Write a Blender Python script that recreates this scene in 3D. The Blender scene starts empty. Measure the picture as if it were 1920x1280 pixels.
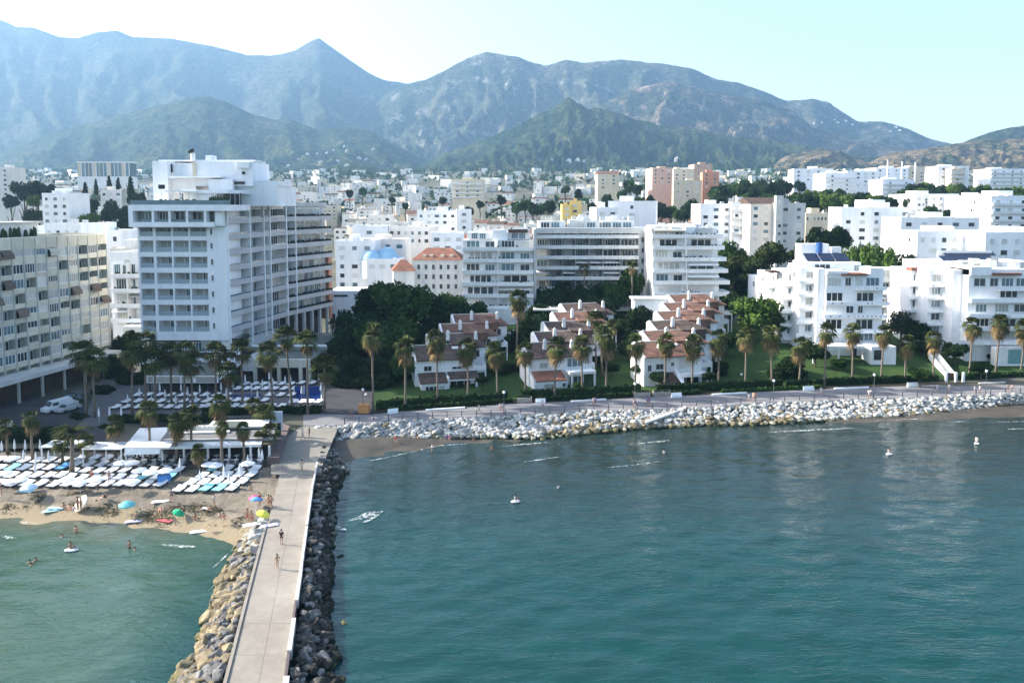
import bpy, bmesh, math, random
import numpy as np
from mathutils import Vector, Matrix, noise
R = math.radians
rnd = random.Random(7)
SC = bpy.context.scene
COL = SC.collection

# ------------------------------------------------------------------ camera, sky, sun, exposure
CAM_H, FPX, CXP, PPY, HOR = 39.0, 1450.0, 960.0, 499.0, 385.0     # calibration of the photograph (1920 px wide)
TH = math.atan((PPY - HOR) / FPX)
SUN_EL, SUN_AZ = 29.0, -77.0                                        # azimuth clockwise from +Y
cam_d = bpy.data.cameras.new('camera'); cam = bpy.data.objects.new('camera', cam_d); COL.objects.link(cam)
cam.location = (0, 0, CAM_H); cam.rotation_euler = (R(90) - TH, 0, 0)
cam_d.sensor_width = 36; cam_d.lens = FPX / 1920 * 36
cam_d.shift_y = -(640 - PPY) / 1920
cam_d.clip_start = 0.5; cam_d.clip_end = 30000
SC.camera = cam
W = bpy.data.worlds.new('World'); SC.world = W; W.use_nodes = True
nt = W.node_tree; bg = nt.nodes['Background']
sky = nt.nodes.new('ShaderNodeTexSky'); sky.sky_type = 'NISHITA'; sky.sun_disc = False
sky.sun_elevation = R(SUN_EL); sky.sun_rotation = R(SUN_AZ)
sky.air_density = 1.0; sky.dust_density = 2.6; sky.ozone_density = 1.3; sky.altitude = 0
tint = nt.nodes.new('ShaderNodeMix'); tint.data_type = 'RGBA'; tint.blend_type = 'MULTIPLY'; tint.inputs[0].default_value = 1; tint.inputs[7].default_value = (1.07, 1.03, .98, 1)
nt.links.new(sky.outputs[0], tint.inputs[6]); nt.links.new(tint.outputs[2], bg.inputs[0]); bg.inputs[1].default_value = 0.155
sl = bpy.data.lights.new('sun', 'SUN'); sl.energy = 5.0; sl.angle = R(0.6); sl.color = (1.0, 0.93, 0.82)
so = bpy.data.objects.new('sun', sl); COL.objects.link(so)
SDIR = Vector((math.sin(R(SUN_AZ)) * math.cos(R(SUN_EL)), math.cos(R(SUN_AZ)) * math.cos(R(SUN_EL)), math.sin(R(SUN_EL))))
so.rotation_euler = SDIR.to_track_quat('Z', 'Y').to_euler(); so.location = (-200, 80, 200)
SC.view_settings.view_transform = 'Standard'; SC.view_settings.look = 'None'
SC.view_settings.exposure = 1.34; SC.view_settings.gamma = 1.0; SC.view_settings.use_curve_mapping = False
SC.render.engine = 'CYCLES'
cy = SC.cycles
cy.use_denoising = True; cy.max_bounces = 6; cy.diffuse_bounces = 3; cy.glossy_bounces = 3; cy.transmission_bounces = 3
cy.volume_bounces = 1; cy.transparent_max_bounces = 6; cy.caustics_reflective = False; cy.caustics_refractive = False

# ------------------------------------------------------------------ photograph -> place
def ray(px, py):
    cx = (px - CXP) / FPX; cy_ = (PPY - py) / FPX
    return Vector((cx, math.cos(TH) + cy_ * math.sin(TH), -math.sin(TH) + cy_ * math.cos(TH)))
def G(px, py, z=0.0):
    d = ray(px, py); t = (z - CAM_H) / d.z
    return Vector((d.x * t, d.y * t, z))
def V(px, py, Y):
    d = ray(px, py); t = Y / d.y
    return Vector((d.x * t, Y, CAM_H + d.z * t))
def zat(py, Y): return V(960, py, Y).z
def xat(px, Y, py=560): return V(px, py, Y).x
def lerp(a, b, t): return a + (b - a) * t
def clamp(v, a, b): return max(a, min(b, v))
def smooth(a, b, v):
    t = clamp((v - a) / (b - a), 0, 1); return t * t * (3 - 2 * t)
def interp(pts, v): return float(np.interp(v, [p[0] for p in pts], [p[1] for p in pts]))

# ------------------------------------------------------------------ materials
MATS = {}
def mat(name, col, rough=0.8, var=0.0, scale=0.5, bump=0.0, bscale=8.0, spec=0.3, metal=0.0, rand=0.0, streak=False, col2=None, emit=None, zs=1.0):
    if name in MATS: return MATS[name]
    m = bpy.data.materials.new(name); m.use_nodes = True; MATS[name] = m
    t = m.node_tree; N = t.nodes; L = t.links; b = N['Principled BSDF']
    b.inputs['Roughness'].default_value = rough; b.inputs['Specular IOR Level'].default_value = spec
    b.inputs['Metallic'].default_value = metal
    c = (*col, 1)
    b.inputs['Base Color'].default_value = c
    m.diffuse_color = c
    if var or rand or col2:
        tc = N.new('ShaderNodeTexCoord'); mp = N.new('ShaderNodeMapping'); L.new(tc.outputs['Object'], mp.inputs[0])
        mp.inputs['Scale'].default_value = (1, 1, 0.15 if streak else zs)
        nz = N.new('ShaderNodeTexNoise'); nz.inputs['Scale'].default_value = scale; nz.inputs['Detail'].default_value = 6
        nz.inputs['Roughness'].default_value = 0.65
        L.new(mp.outputs[0], nz.inputs['Vector'])
        rp = N.new('ShaderNodeValToRGB'); rp.color_ramp.elements[0].position = 0.33; rp.color_ramp.elements[1].position = 0.67
        if col2: lo, hi = col2, col
        else:
            lo = tuple(x * (1 - var) for x in col); hi = tuple(min(1, x * (1 + var * .6)) for x in col)
        rp.color_ramp.elements[0].color = (*lo, 1); rp.color_ramp.elements[1].color = (*hi, 1)
        L.new(nz.outputs['Fac'], rp.inputs[0]); out = rp.outputs[0]
        if rand:
            oi = N.new('ShaderNodeObjectInfo'); hs = N.new('ShaderNodeHueSaturation')
            mr = N.new('ShaderNodeMapRange'); mr.inputs['To Min'].default_value = 1 - rand; mr.inputs['To Max'].default_value = 1 + rand
            L.new(oi.outputs['Random'], mr.inputs[0]); L.new(mr.outputs[0], hs.inputs['Value']); L.new(out, hs.inputs['Color']); out = hs.outputs[0]
        L.new(out, b.inputs['Base Color'])
    if bump:
        tc2 = N.new('ShaderNodeTexCoord'); nb = N.new('ShaderNodeTexNoise'); nb.inputs['Scale'].default_value = bscale; nb.inputs['Detail'].default_value = 5
        L.new(tc2.outputs['Object'], nb.inputs['Vector'])
        bp = N.new('ShaderNodeBump'); bp.inputs['Strength'].default_value = bump; bp.inputs['Distance'].default_value = 0.1
        L.new(nb.outputs['Fac'], bp.inputs['Height']); L.new(bp.outputs[0], b.inputs['Normal'])
    return m

WHITE = mat('white_render', (.84, .85, .86), .8, .10, .5, .15, 4, streak=True)
WHITE2 = mat('white_render_worn', (.79, .79, .77), .85, .18, .4, .2, 5, streak=True, rand=.06)
TOWNW = mat('town_white', (.84, .79, .72), .85, .14, .3, .1, 3, rand=.10, streak=True)
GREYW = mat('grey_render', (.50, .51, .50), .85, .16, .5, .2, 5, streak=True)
CREAM = mat('cream_render', (.66, .58, .44), .85, .14, .4, .15, 5, rand=.08, streak=True)
OCHRE = mat('ochre_render', (.75, .48, .12), .85, .12, .5)
PINK = mat('terracotta_render', (.55, .27, .18), .85, .12, .5, rand=.05)
BEIGE = mat('beige_concrete', (.52, .50, .42), .85, .2, .35, .2, 5, streak=True)
BEIGE2 = mat('beige_panel', (.60, .57, .47), .85, .15, .5, rand=.12)
LILAC = mat('pale_band', (.74, .75, .74), .8, .12, .6, streak=True)
SLAB = mat('slab_concrete', (.60, .60, .58), .85, .15, .5, streak=True)
BALG = mat('balustrade_glass', (.30, .37, .40), .2, .1, 1, spec=.5)
GLASS = mat('window_glass', (.035, .05, .06), .08, 0, spec=.8)
GLASSB = mat('blue_glass', (.10, .17, .20), .12, .3, .6, spec=.8, rand=.3)
DARKG = mat('dark_glass', (.03, .035, .04), .15, .3, .8, spec=.6, rand=.4)
CURT = mat('curtain', (.50, .50, .46), .9, .25, 3.0, rand=.25)
SHADEC = mat('shutter', (.60, .60, .57), .8, .1, 2, rand=.12)
FRAME = mat('white_frame', (.72, .73, .73), .5)
DARK = mat('dark_metal', (.03, .03, .035), .5)
BROWN = mat('brown_canvas', (.16, .125, .10), .9, .2, 1, rand=.2)
AWNG = mat('grey_canvas', (.45, .45, .40), .9, .1, 1, rand=.15)
AWNW = mat('white_canvas', (.75, .76, .76), .85, .06, 1, rand=.04)
TILE = None
def tile_mat(name, c1, c2, c3):
    m = bpy.data.materials.new(name); m.use_nodes = True; t = m.node_tree; N = t.nodes; L = t.links; b = N['Principled BSDF']
    b.inputs['Roughness'].default_value = .85; b.inputs['Specular IOR Level'].default_value = .2
    tc = N.new('ShaderNodeTexCoord')
    n1 = N.new('ShaderNodeTexNoise'); n1.inputs['Scale'].default_value = .55; n1.inputs['Detail'].default_value = 8; n1.inputs['Roughness'].default_value = .7
    L.new(tc.outputs['Object'], n1.inputs['Vector'])
    rp = N.new('ShaderNodeValToRGB'); e = rp.color_ramp.elements; e[0].position = .36; e[0].color = (*c2, 1); e[1].position = .66; e[1].color = (*c1, 1)
    k = e.new(.5); k.color = (*c3, 1)
    L.new(n1.outputs['Fac'], rp.inputs[0])
    vo = N.new('ShaderNodeTexVoronoi'); vo.inputs['Scale'].default_value = 2.6; L.new(tc.outputs['Object'], vo.inputs['Vector'])
    mx = N.new('ShaderNodeMix'); mx.data_type = 'RGBA'; mx.blend_type = 'MULTIPLY'; mx.inputs[0].default_value = .45
    L.new(rp.outputs[0], mx.inputs[6]); L.new(vo.outputs['Color'], mx.inputs[7])
    hs = N.new('ShaderNodeHueSaturation'); hs.inputs['Saturation'].default_value = .85; hs.inputs['Value'].default_value = 1.15; L.new(mx.outputs[2], hs.inputs['Color'])
    L.new(hs.outputs[0], b.inputs['Base Color'])
    wv = N.new('ShaderNodeTexWave'); wv.inputs['Scale'].default_value = 1.1; wv.bands_direction = 'X'; L.new(tc.outputs['Object'], wv.inputs['Vector'])
    bp = N.new('ShaderNodeBump'); bp.inputs['Strength'].default_value = .6; bp.inputs['Distance'].default_value = .1
    L.new(wv.outputs['Fac'], bp.inputs['Height']); L.new(bp.outputs[0], b.inputs['Normal'])
    MATS[name] = m; return m
TILE = tile_mat('terracotta_tiles', (.27, .105, .065), (.10, .06, .045), (.18, .085, .055))
TILEB = tile_mat('weathered_tiles', (.15, .085, .065), (.06, .045, .037), (.10, .065, .05))
TILER = tile_mat('red_tiles', (.36, .115, .05), (.20, .08, .045), (.28, .10, .055))

# ------------------------------------------------------------------ objects
def tagged(o, label=None, cat=None, group=None, kind=None):
    if label: o['label'] = label
    if cat: o['category'] = cat
    if group: o['group'] = group
    if kind: o['kind'] = kind
    return o
def thing(name, loc, label, cat, group=None, rz=0.0):
    o = bpy.data.objects.new(name, None); COL.objects.link(o); o.empty_display_size = .3
    o.location = loc; o.rotation_euler = (0, 0, rz)
    return tagged(o, label, cat, group)
def inst(name, me, parent=None, loc=(0, 0, 0), rz=0.0, scale=None, rot=None):
    o = bpy.data.objects.new(name, me); COL.objects.link(o)
    o.location = loc; o.rotation_euler = rot if rot else (0, 0, rz)
    if scale: o.scale = scale
    if parent is not None: o.parent = parent
    return o
class Fr:
    """a frame on the ground: u along the facade, v into the building"""
    def __init__(s, x, y, ang=0.0): s.x, s.y, s.a = x, y, ang; s.c, s.s = math.cos(ang), math.sin(ang)
    def p(s, u, v, z): return (s.x + u * s.c - v * s.s, s.y + u * s.s + v * s.c, z)
F0 = Fr(0, 0, 0)
class MB:
    def __init__(s, *mats): s.v = []; s.f = []; s.m = []; s.mats = list(mats)
    def mi(s, m):
        if m is None: return 0
        if isinstance(m, int): return m
        if m not in s.mats: s.mats.append(m)
        return s.mats.index(m)
    def poly(s, pts, m=None):
        n = len(s.v); s.v += [tuple(p) for p in pts]; s.f.append(tuple(range(n, n + len(pts)))); s.m.append(s.mi(m)); return s
    def box(s, x0, x1, y0, y1, z0, z1, m=None, fr=F0):
        n = len(s.v); k = s.mi(m)
        for z in (z0, z1):
            for (x, y) in ((x0, y0), (x1, y0), (x1, y1), (x0, y1)): s.v.append(fr.p(x, y, z))
        for q in ((0, 3, 2, 1), (4, 5, 6, 7), (0, 1, 5, 4), (1, 2, 6, 5), (2, 3, 7, 6), (3, 0, 4, 7)):
            s.f.append(tuple(n + i for i in q)); s.m.append(k)
        return s
    def hexa(s, b, t, m=None):
        n = len(s.v); k = s.mi(m); s.v += [tuple(p) for p in b] + [tuple(p) for p in t]
        for q in ((0, 3, 2, 1), (4, 5, 6, 7), (0, 1, 5, 4), (1, 2, 6, 5), (2, 3, 7, 6), (3, 0, 4, 7)):
            s.f.append(tuple(n + i for i in q)); s.m.append(k)
        return s
    def prism(s, pts, z0, z1, m=None):
        n = len(s.v); k = s.mi(m); c = len(pts)
        s.v += [(p[0], p[1], z0) for p in pts] + [(p[0], p[1], z1) for p in pts]
        s.f.append(tuple(range(n + c - 1, n - 1, -1))); s.f.append(tuple(range(n + c, n + 2 * c))); s.m += [k, k]
        for i in range(c):
            j = (i + 1) % c; s.f.append((n + i, n + j, n + c + j, n + c + i)); s.m.append(k)
        return s
    def tube(s, pts, rads, n=8, m=None, cap=True):
        k = s.mi(m); base = len(s.v); P = [Vector(p) for p in pts]
        for i, p in enumerate(P):
            d = (P[min(i + 1, len(P) - 1)] - P[max(i - 1, 0)]).normalized()
            a = d.orthogonal().normalized() if abs(d.z) < .95 else Vector((1, 0, 0)); a = (a - d * a.dot(d)).normalized(); b = d.cross(a)
            for j in range(n):
                t = 2 * math.pi * j / n; q = p + (a * math.cos(t) + b * math.sin(t)) * rads[i]; s.v.append(tuple(q))
        for i in range(len(P) - 1):
            for j in range(n):
                s.f.append((base + i * n + j, base + i * n + (j + 1) % n, base + (i + 1) * n + (j + 1) % n, base + (i + 1) * n + j)); s.m.append(k)
        if cap:
            s.f.append(tuple(base + j for j in range(n - 1, -1, -1))); s.m.append(k)
            s.f.append(tuple(base + (len(P) - 1) * n + j for j in range(n))); s.m.append(k)
        return s
    def mesh(s, name, off=(0, 0, 0), sm=False):
        me = bpy.data.meshes.new(name)
        ox, oy, oz = off
        me.from_pydata([(a - ox, b - oy, c - oz) for a, b, c in s.v], [], s.f)
        for m in s.mats: me.materials.append(m)
        me.polygons.foreach_set('material_index', s.m)
        if sm: me.polygons.foreach_set('use_smooth', [True] * len(s.f))
        me.update(); return me
    def obj(s, name, parent=None, sm=False, kind=None):
        off = parent.location if parent is not None else (0, 0, 0)
        me = s.mesh(name, off, sm); o = inst(name, me, parent)
        if kind: o['kind'] = kind
        return o
def standalone(mb, name, loc, label, cat, group=None, sm=False):
    me = mb.mesh(name, loc, sm); o = inst(name, me, None, loc); return tagged(o, label, cat, group)
def struct(mb, name, sm=False):
    o = mb.obj(name, None, sm); o['kind'] = 'structure'; return o
def copy_tree(o, parent=None, loc=None, rz=None, scale=None, label=None, group=None):
    c = o.copy(); COL.objects.link(c); c.parent = parent
    if loc is not None: c.location = loc
    if rz is not None: c.rotation_euler = (0, 0, rz)
    if scale is not None: c.scale = (scale, scale, scale) if not isinstance(scale, tuple) else scale
    if label: c['label'] = label
    if group: c['group'] = group
    for ch in CH.get(o.name, ()): copy_tree(ch, c)
    return c
CH = {}
def proto(o):
    """remember the children once, so copying stays fast"""
    def rec(q):
        CH[q.name] = list(q.children)
        for w in q.children: rec(w)
    bpy.context.view_layer.update()
    rec(o); return o
ORD = ['first', 'second', 'third', 'fourth', 'fifth', 'sixth', 'seventh', 'eighth', 'ninth', 'tenth', 'eleventh', 'twelfth', 'thirteenth', 'fourteenth', 'fifteenth', 'sixteenth', 'seventeenth', 'eighteenth', 'nineteenth', 'twentieth']
TENS = ['', '', 'twenty', 'thirty', 'forty', 'fifty', 'sixty', 'seventy', 'eighty', 'ninety']
TENTH = ['', '', 'twentieth', 'thirtieth', 'fortieth', 'fiftieth', 'sixtieth', 'seventieth', 'eightieth', 'ninetieth']
def nth(i):
    if i < 20: return ORD[i]
    k = i + 1
    return TENTH[k // 10] if k % 10 == 0 else TENS[k // 10] + '-' + ORD[k % 10 - 1]

WMAP = {}
# window kit: unit meshes facing -v, scaled to size (x width, z height)
def window_mesh(name, glass, mull=1, sill=True, frame=FRAME, rail=None):
    b = MB(frame, glass)
    t = .06
    b.box(-.5, .5, -.10, 0, 0, t); b.box(-.5, .5, -.10, 0, 1 - t, 1); b.box(-.5, -.5 + t, -.10, 0, t, 1 - t); b.box(.5 - t, .5, -.10, 0, t, 1 - t)
    for i in range(mull):
        c = -.5 + (i + 1) / (mull + 1); b.box(c - .02, c + .02, -.08, 0, t, 1 - t)
    b.box(-.5 + t, .5 - t, -.04, 0, t, 1 - t, glass)
    if sill: b.box(-.56, .56, -.2, 0, -.06, -.005)
    me = b.mesh(name)
    k = b.mats.index(glass) if glass in b.mats else 0; fr_ = MB(frame); pn = MB(glass)
    for f_, m_ in zip(b.f, b.m): (pn if m_ == k else fr_).poly([b.v[i] for i in f_])
    WMAP[me.name] = (fr_.mesh('window_frame'), pn.mesh('pane')); return me
WN = [window_mesh('window', GLASS, 1), window_mesh('window', DARKG, 1), window_mesh('window', GLASSB, 2), window_mesh('window', CURT, 1), window_mesh('window', SHADEC, 0)]
WG = [window_mesh('window', GLASSB, 2, False), window_mesh('window', DARKG, 2, False), window_mesh('window', CURT, 3, False), window_mesh('window', GLASS, 3, False)]
WD = window_mesh('window', DARKG, 0, False, frame=DARK)
def win(root, fr, u, v, z, w, h, me=None, name='window', side=0):
    """side 0 front (-v), 1 left (-u), 2 right (+u)"""
    me = me or rnd.choice(WN)
    p = fr.p(u, v, z); l = root.location
    a = fr.a + (0, -math.pi / 2, math.pi / 2)[side]
    if l.y < 215 and w * FPX / l.y >= 13 and me.name in WMAP:      # near windows: the pane is a piece of its own
        o = inst(name, WMAP[me.name][0], root, (p[0] - l[0], p[1] - l[1], p[2] - l[2]), a, (w, 1, h)); inst('pane', WMAP[me.name][1], o); return o
    return inst(name, me, root, (p[0] - l[0], p[1] - l[1], p[2] - l[2]), a, (w, 1, h))

# ------------------------------------------------------------------ shoreline and ground height
def Yof(px, py, z): return G(px, py, z).y
PROM_Z = 2.2
PO = [(560, 797), (620, 797), (690, 793), (745, 787), (945, 780), (1100, 771), (1190, 768), (1300, 765), (1440, 755), (1575, 750), (1915, 739), (2600, 716)]
PI_ = [(560, 775), (620, 775), (700, 776), (745, 771), (870, 763), (945, 757), (1070, 752), (1190, 745), (1300, 741), (1440, 734), (1575, 728), (1915, 716), (2600, 690)]
SHL = [(-2600, 930), (-600, 960), (0, 976), (120, 980), (235, 988), (350, 1000), (445, 1025), (470, 1040)]
def prom_out(px): return Yof(px, interp(PO, px), PROM_Z)
def prom_in(px): return Yof(px, interp(PI_, px), PROM_Z)
TOWN = [(200, 0), (300, 2), (400, 5), (600, 12), (800, 22), (1000, 35), (1300, 58), (1700, 92), (2200, 128), (3200, 150), (9000, 160)]
def gz(x, Y):
    px = CXP + x / max(Y, 1) * FPX * .985
    k = smooth(640, 740, px)
    return 2.3 + k * .115 * clamp(Y - 157, 0, 45) + interp(TOWN, Y)
# ------------------------------------------------------------------ ground, beach, promenade, pier
def node_mat(name, rough=.9, spec=.2):
    m = bpy.data.materials.new(name); m.use_nodes = True; t = m.node_tree; MATS[name] = m
    b = t.nodes['Principled BSDF']; b.inputs['Roughness'].default_value = rough; b.inputs['Specular IOR Level'].default_value = spec
    return m, t.nodes, t.links, b
def noise_node(N, L, src, scale, detail=6, rough=.6):
    n = N.new('ShaderNodeTexNoise'); n.inputs['Scale'].default_value = scale; n.inputs['Detail'].default_value = detail
    n.inputs['Roughness'].default_value = rough
    if src is not None: L.new(src, n.inputs['Vector'])
    return n
def ramp(N, L, src, stops):
    r = N.new('ShaderNodeValToRGB'); e = r.color_ramp.elements
    e[0].position, e[0].color = stops[0][0], (*stops[0][1], 1); e[1].position, e[1].color = stops[-1][0], (*stops[-1][1], 1)
    for p, c in stops[1:-1]: k = e.new(p); k.color = (*c, 1)
    L.new(src, r.inputs[0]); return r
def mixc(N, L, f, a, b, mode='MIX'):
    m = N.new('ShaderNodeMix'); m.data_type = 'RGBA'; m.blend_type = mode
    for s, v in ((0, f), (6, a), (7, b)):
        if isinstance(v, (int, float)): m.inputs[s].default_value = v
        elif isinstance(v, tuple): m.inputs[s].default_value = (*v, 1)
        else: L.new(v, m.inputs[s])
    return m.outputs[2]
def ground_material(name, stops, s1, s2, bump=.3, stops2=None, f2=.5, rough=.95):
    m, N, L, b = node_mat(name, rough)
    g = N.new('ShaderNodeNewGeometry')
    n1 = noise_node(N, L, g.outputs['Position'], s1, 7, .65); r1 = ramp(N, L, n1.outputs['Fac'], stops)
    out = r1.outputs[0]
    n2 = noise_node(N, L, g.outputs['Position'], s2, 5, .7)
    if stops2: out = mixc(N, L, f2, out, ramp(N, L, n2.outputs['Fac'], stops2).outputs[0], 'OVERLAY')
    L.new(out, b.inputs['Base Color'])
    bp = N.new('ShaderNodeBump'); bp.inputs['Strength'].default_value = bump; bp.inputs['Distance'].default_value = .15
    L.new(n2.outputs['Fac'], bp.inputs['Height']); L.new(bp.outputs[0], b.inputs['Normal'])
    return m
GROUND = ground_material('town_ground', [(.3, (.03, .045, .02)), (.5, (.09, .09, .065)), (.7, (.16, .145, .115))], .03, .6, .3, [(.3, (.35, .35, .35)), (.7, (.65, .65, .65))])
LAWN = ground_material('lawn_grass', [(.3, (.016, .042, .009)), (.5, (.028, .064, .014)), (.72, (.055, .092, .022))], .12, 3.0, .5, [(.3, (.35, .35, .35)), (.7, (.65, .65, .65))])
SAND = ground_material('beach_sand', [(.3, (.13, .11, .088)), (.5, (.19, .165, .13)), (.7, (.25, .215, .165))], .16, 2.2, .8, [(.35, (.28, .28, .28)), (.65, (.66, .66, .66))])
WETSAND = ground_material('wet_sand', [(.3, (.05, .045, .037)), (.7, (.11, .095, .075))], .3, 3, .3, rough=.55)
PAVE = ground_material('promenade_paving', [(.3, (.17, .165, .175)), (.7, (.25, .24, .245))], .15, 4, .1, [(.3, (.42, .42, .42)), (.7, (.58, .58, .58))])
ASPH = ground_material('asphalt', [(.3, (.045, .045, .05)), (.7, (.075, .075, .08))], .3, 5, .1)

def colgrid(name, pxs, yA, yB, zf, nt, m, power=1.0, side=None):
    """a sheet whose columns follow sight lines (only its outline comes from the photograph, it lies on the ground)"""
    v = []; f = []
    for px in pxs:
        a, b = yA(px), yB(px); kx = (px - CXP) / FPX
        for j in range(nt + 1):
            t = (j / nt) ** power; Y = a + (b - a) * t; x = kx * Y * .9975
            v.append((x, Y, zf(px, x, Y, t)))
    n = nt + 1
    for i in range(len(pxs) - 1):
        for j in range(nt): f.append((i * n + j, (i + 1) * n + j, (i + 1) * n + j + 1, i * n + j + 1))
    me = bpy.data.meshes.new(name); me.from_pydata(v, [], f); me.materials.append(m); me.update()
    me.polygons.foreach_set('use_smooth', [True] * len(f))
    o = inst(name, me); o['kind'] = 'structure'; return o
def landY0(px):
    a = Yof(px, 840, 2.3)
    b = prom_out(px)
    return lerp(a, b, smooth(500, 560, px))
allpx = list(range(-3000, 0, 150)) + list(range(0, 1921, 24)) + list(range(1950, 5200, 150))
colgrid('ground', allpx, lambda p: landY0(p) + .3, lambda p: 3200, lambda p, x, Y, t: gz(x, Y) - .12, 90, GROUND, 2.6)
# seawall face below the promenade
sw = MB(GREYW)
prev = None
for px in range(560, 3000, 20):
    kx = (px - CXP) / FPX; Y = prom_out(px); q = (kx * Y, Y)
    if prev: sw.poly([(prev[0], prev[1], -1), (q[0], q[1], -1), (q[0], q[1], 2.19), (prev[0], prev[1], 2.19)])
    prev = q
struct(sw, 'seawall')
colgrid('promenade', list(range(560, 1921, 20)) + list(range(1960, 3000, 80)), lambda p: prom_out(p), lambda p: prom_in(p), lambda p, x, Y, t: PROM_Z + .0, 3, PAVE)
colgrid('lawn', list(range(668, 1921, 18)) + list(range(1960, 2700, 80)), lambda p: prom_in(p) + 2.2, lambda p: 205, lambda p, x, Y, t: gz(x, Y) + .02, 24, LAWN)
colgrid('garden_path', list(range(600, 700, 8)), lambda p: prom_in(p) - .5, lambda p: 178, lambda p, x, Y, t: max(gz(x, Y), PROM_Z) + .035, 8, ASPH)
# planting strip right behind the promenade
BED = mat('planting_soil', (.055, .045, .03), .95, .4, 1.5, .4, 6)
colgrid('planting_bed', list(range(690, 1921, 20)) + list(range(1960, 2700, 80)), lambda p: prom_in(p) + .05, lambda p: prom_in(p) + 2.3, lambda p, x, Y, t: PROM_Z + .12, 2, BED)

# the beach: sand rising out of the water
def shoreY(px): return Yof(px, interp(SHL, px), 0.0)
def beach_z(px, x, Y, t):
    s = Y - shoreY(px)
    z = -.5 + .5 * clamp((s + 6) / 6, 0, 1) if s < 0 else .9 * smooth(0, 5, s) + .7 * smooth(3, 22, s)
    if s > 3: z += .16 * noise.noise(Vector((x * .5, Y * .5, 0))) + .10 * noise.noise(Vector((x * 1.6, Y * 1.6, 3)))
    r = math.exp(-((s - 5.5) / 1.3) ** 2) * .28 * (1 + noise.noise(Vector((x * .35, 0, 0))))
    return z + r
bpx = list(range(-2600, -50, 120)) + list(range(-40, 560, 4))
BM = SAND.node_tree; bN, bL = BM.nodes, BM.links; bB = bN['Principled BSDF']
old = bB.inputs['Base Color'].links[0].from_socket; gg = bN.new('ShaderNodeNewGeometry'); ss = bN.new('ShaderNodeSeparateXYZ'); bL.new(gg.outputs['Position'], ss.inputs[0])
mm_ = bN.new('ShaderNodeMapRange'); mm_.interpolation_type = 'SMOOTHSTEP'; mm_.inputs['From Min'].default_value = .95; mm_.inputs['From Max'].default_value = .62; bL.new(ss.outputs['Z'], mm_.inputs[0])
bL.new(mixc(bN, bL, mm_.outputs[0], old, (.27, .22, .145)), bB.inputs['Base Color'])  # sunlit strip by the water painted in: low sand mixed to paler tan
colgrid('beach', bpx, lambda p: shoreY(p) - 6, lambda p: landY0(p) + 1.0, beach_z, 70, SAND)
# east pocket beach between the rocks and the water
EW = [(590, 900), (612, 878), (640, 868), (700, 855), (760, 847), (800, 839), (860, 832), (960, 826), (1010, 822)]
EI = [(590, 838), (700, 826), (860, 822), (960, 821), (1010, 820)]
colgrid('wet_beach', list(range(590, 1011, 6)), lambda p: Yof(p, interp(EW, p), 0) - 4, lambda p: Yof(p, interp(EI, p), .9) + 2,
        lambda p, x, Y, t: -.5 + .5 * clamp((Y - Yof(p, interp(EW, p), 0) + 4) / 4, 0, 1) + 1.0 * smooth(0, 8, Y - Yof(p, interp(EW, p), 0)) + .05 * noise.noise(Vector((x * .8, Y * .8, 0))), 16, WETSAND)
colgrid('wet_sand_strip', list(range(1560, 2600, 20)), lambda p: Yof(p, interp([(1560, 794), (1640, 794), (1915, 784), (2600, 760)], p), 0), lambda p: Yof(p, interp([(1560, 786), (1715, 778), (1915, 758), (2600, 734)], p), .3) + 3,
        lambda p, x, Y, t: -.06 + .8 * t, 4, WETSAND)

# pier
pierL = [(560, 800), (536, 850), (520, 905), (508, 955), (497, 1000), (471, 1100), (440, 1225), (420, 1300)]
pierR = [(616, 800), (600, 850), (588, 890), (583, 925), (577, 962), (571, 1010), (558, 1100), (541, 1215), (530, 1300)]
CONC = ground_material('pier_concrete', [(.22, (.12, .105, .09)), (.3, (.22, .195, .17)), (.55, (.275, .25, .215)), (.75, (.32, .295, .26))], .22, 1.4, .05, [(.3, (.42, .42, .42)), (.7, (.58, .58, .58))])
CONCD = ground_material('pier_apron', [(.3, (.19, .18, .155)), (.7, (.26, .245, .21))], .2, 1.5, .05)
PZ = 2.0
Lw = [G(*p, PZ) for p in pierL]; Rw = [G(*p, PZ) for p in pierR]
def xL(Y): return float(np.interp(-Y, [-p.y for p in Lw], [p.x for p in Lw]))
def xR(Y): return float(np.interp(-Y, [-p.y for p in Rw], [p.x for p in Rw]))
Y0p, Y1p = 38.0, 104.0
def extL(Y):
    if Y < Lw[-1].y: 
        a, b = Lw[-1], Lw[-3]; return a.x + (b.x - a.x) / (b.y - a.y) * (Y - a.y)
    return xL(Y)
def extR(Y):
    if Y < Rw[-1].y:
        a, b = Rw[-1], Rw[-3]; return a.x + (b.x - a.x) / (b.y - a.y) * (Y - a.y)
    return xR(Y)
base = MB(CONC)
ys = [Y0p + i * (Y1p - Y0p) / 22 for i in range(23)]
base.prism([(extL(y) + .05, y) for y in ys] + [(extR(y) - .05, y) for y in reversed(ys)], -2, PZ - .06)
pier = struct(base, 'pier')
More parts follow.
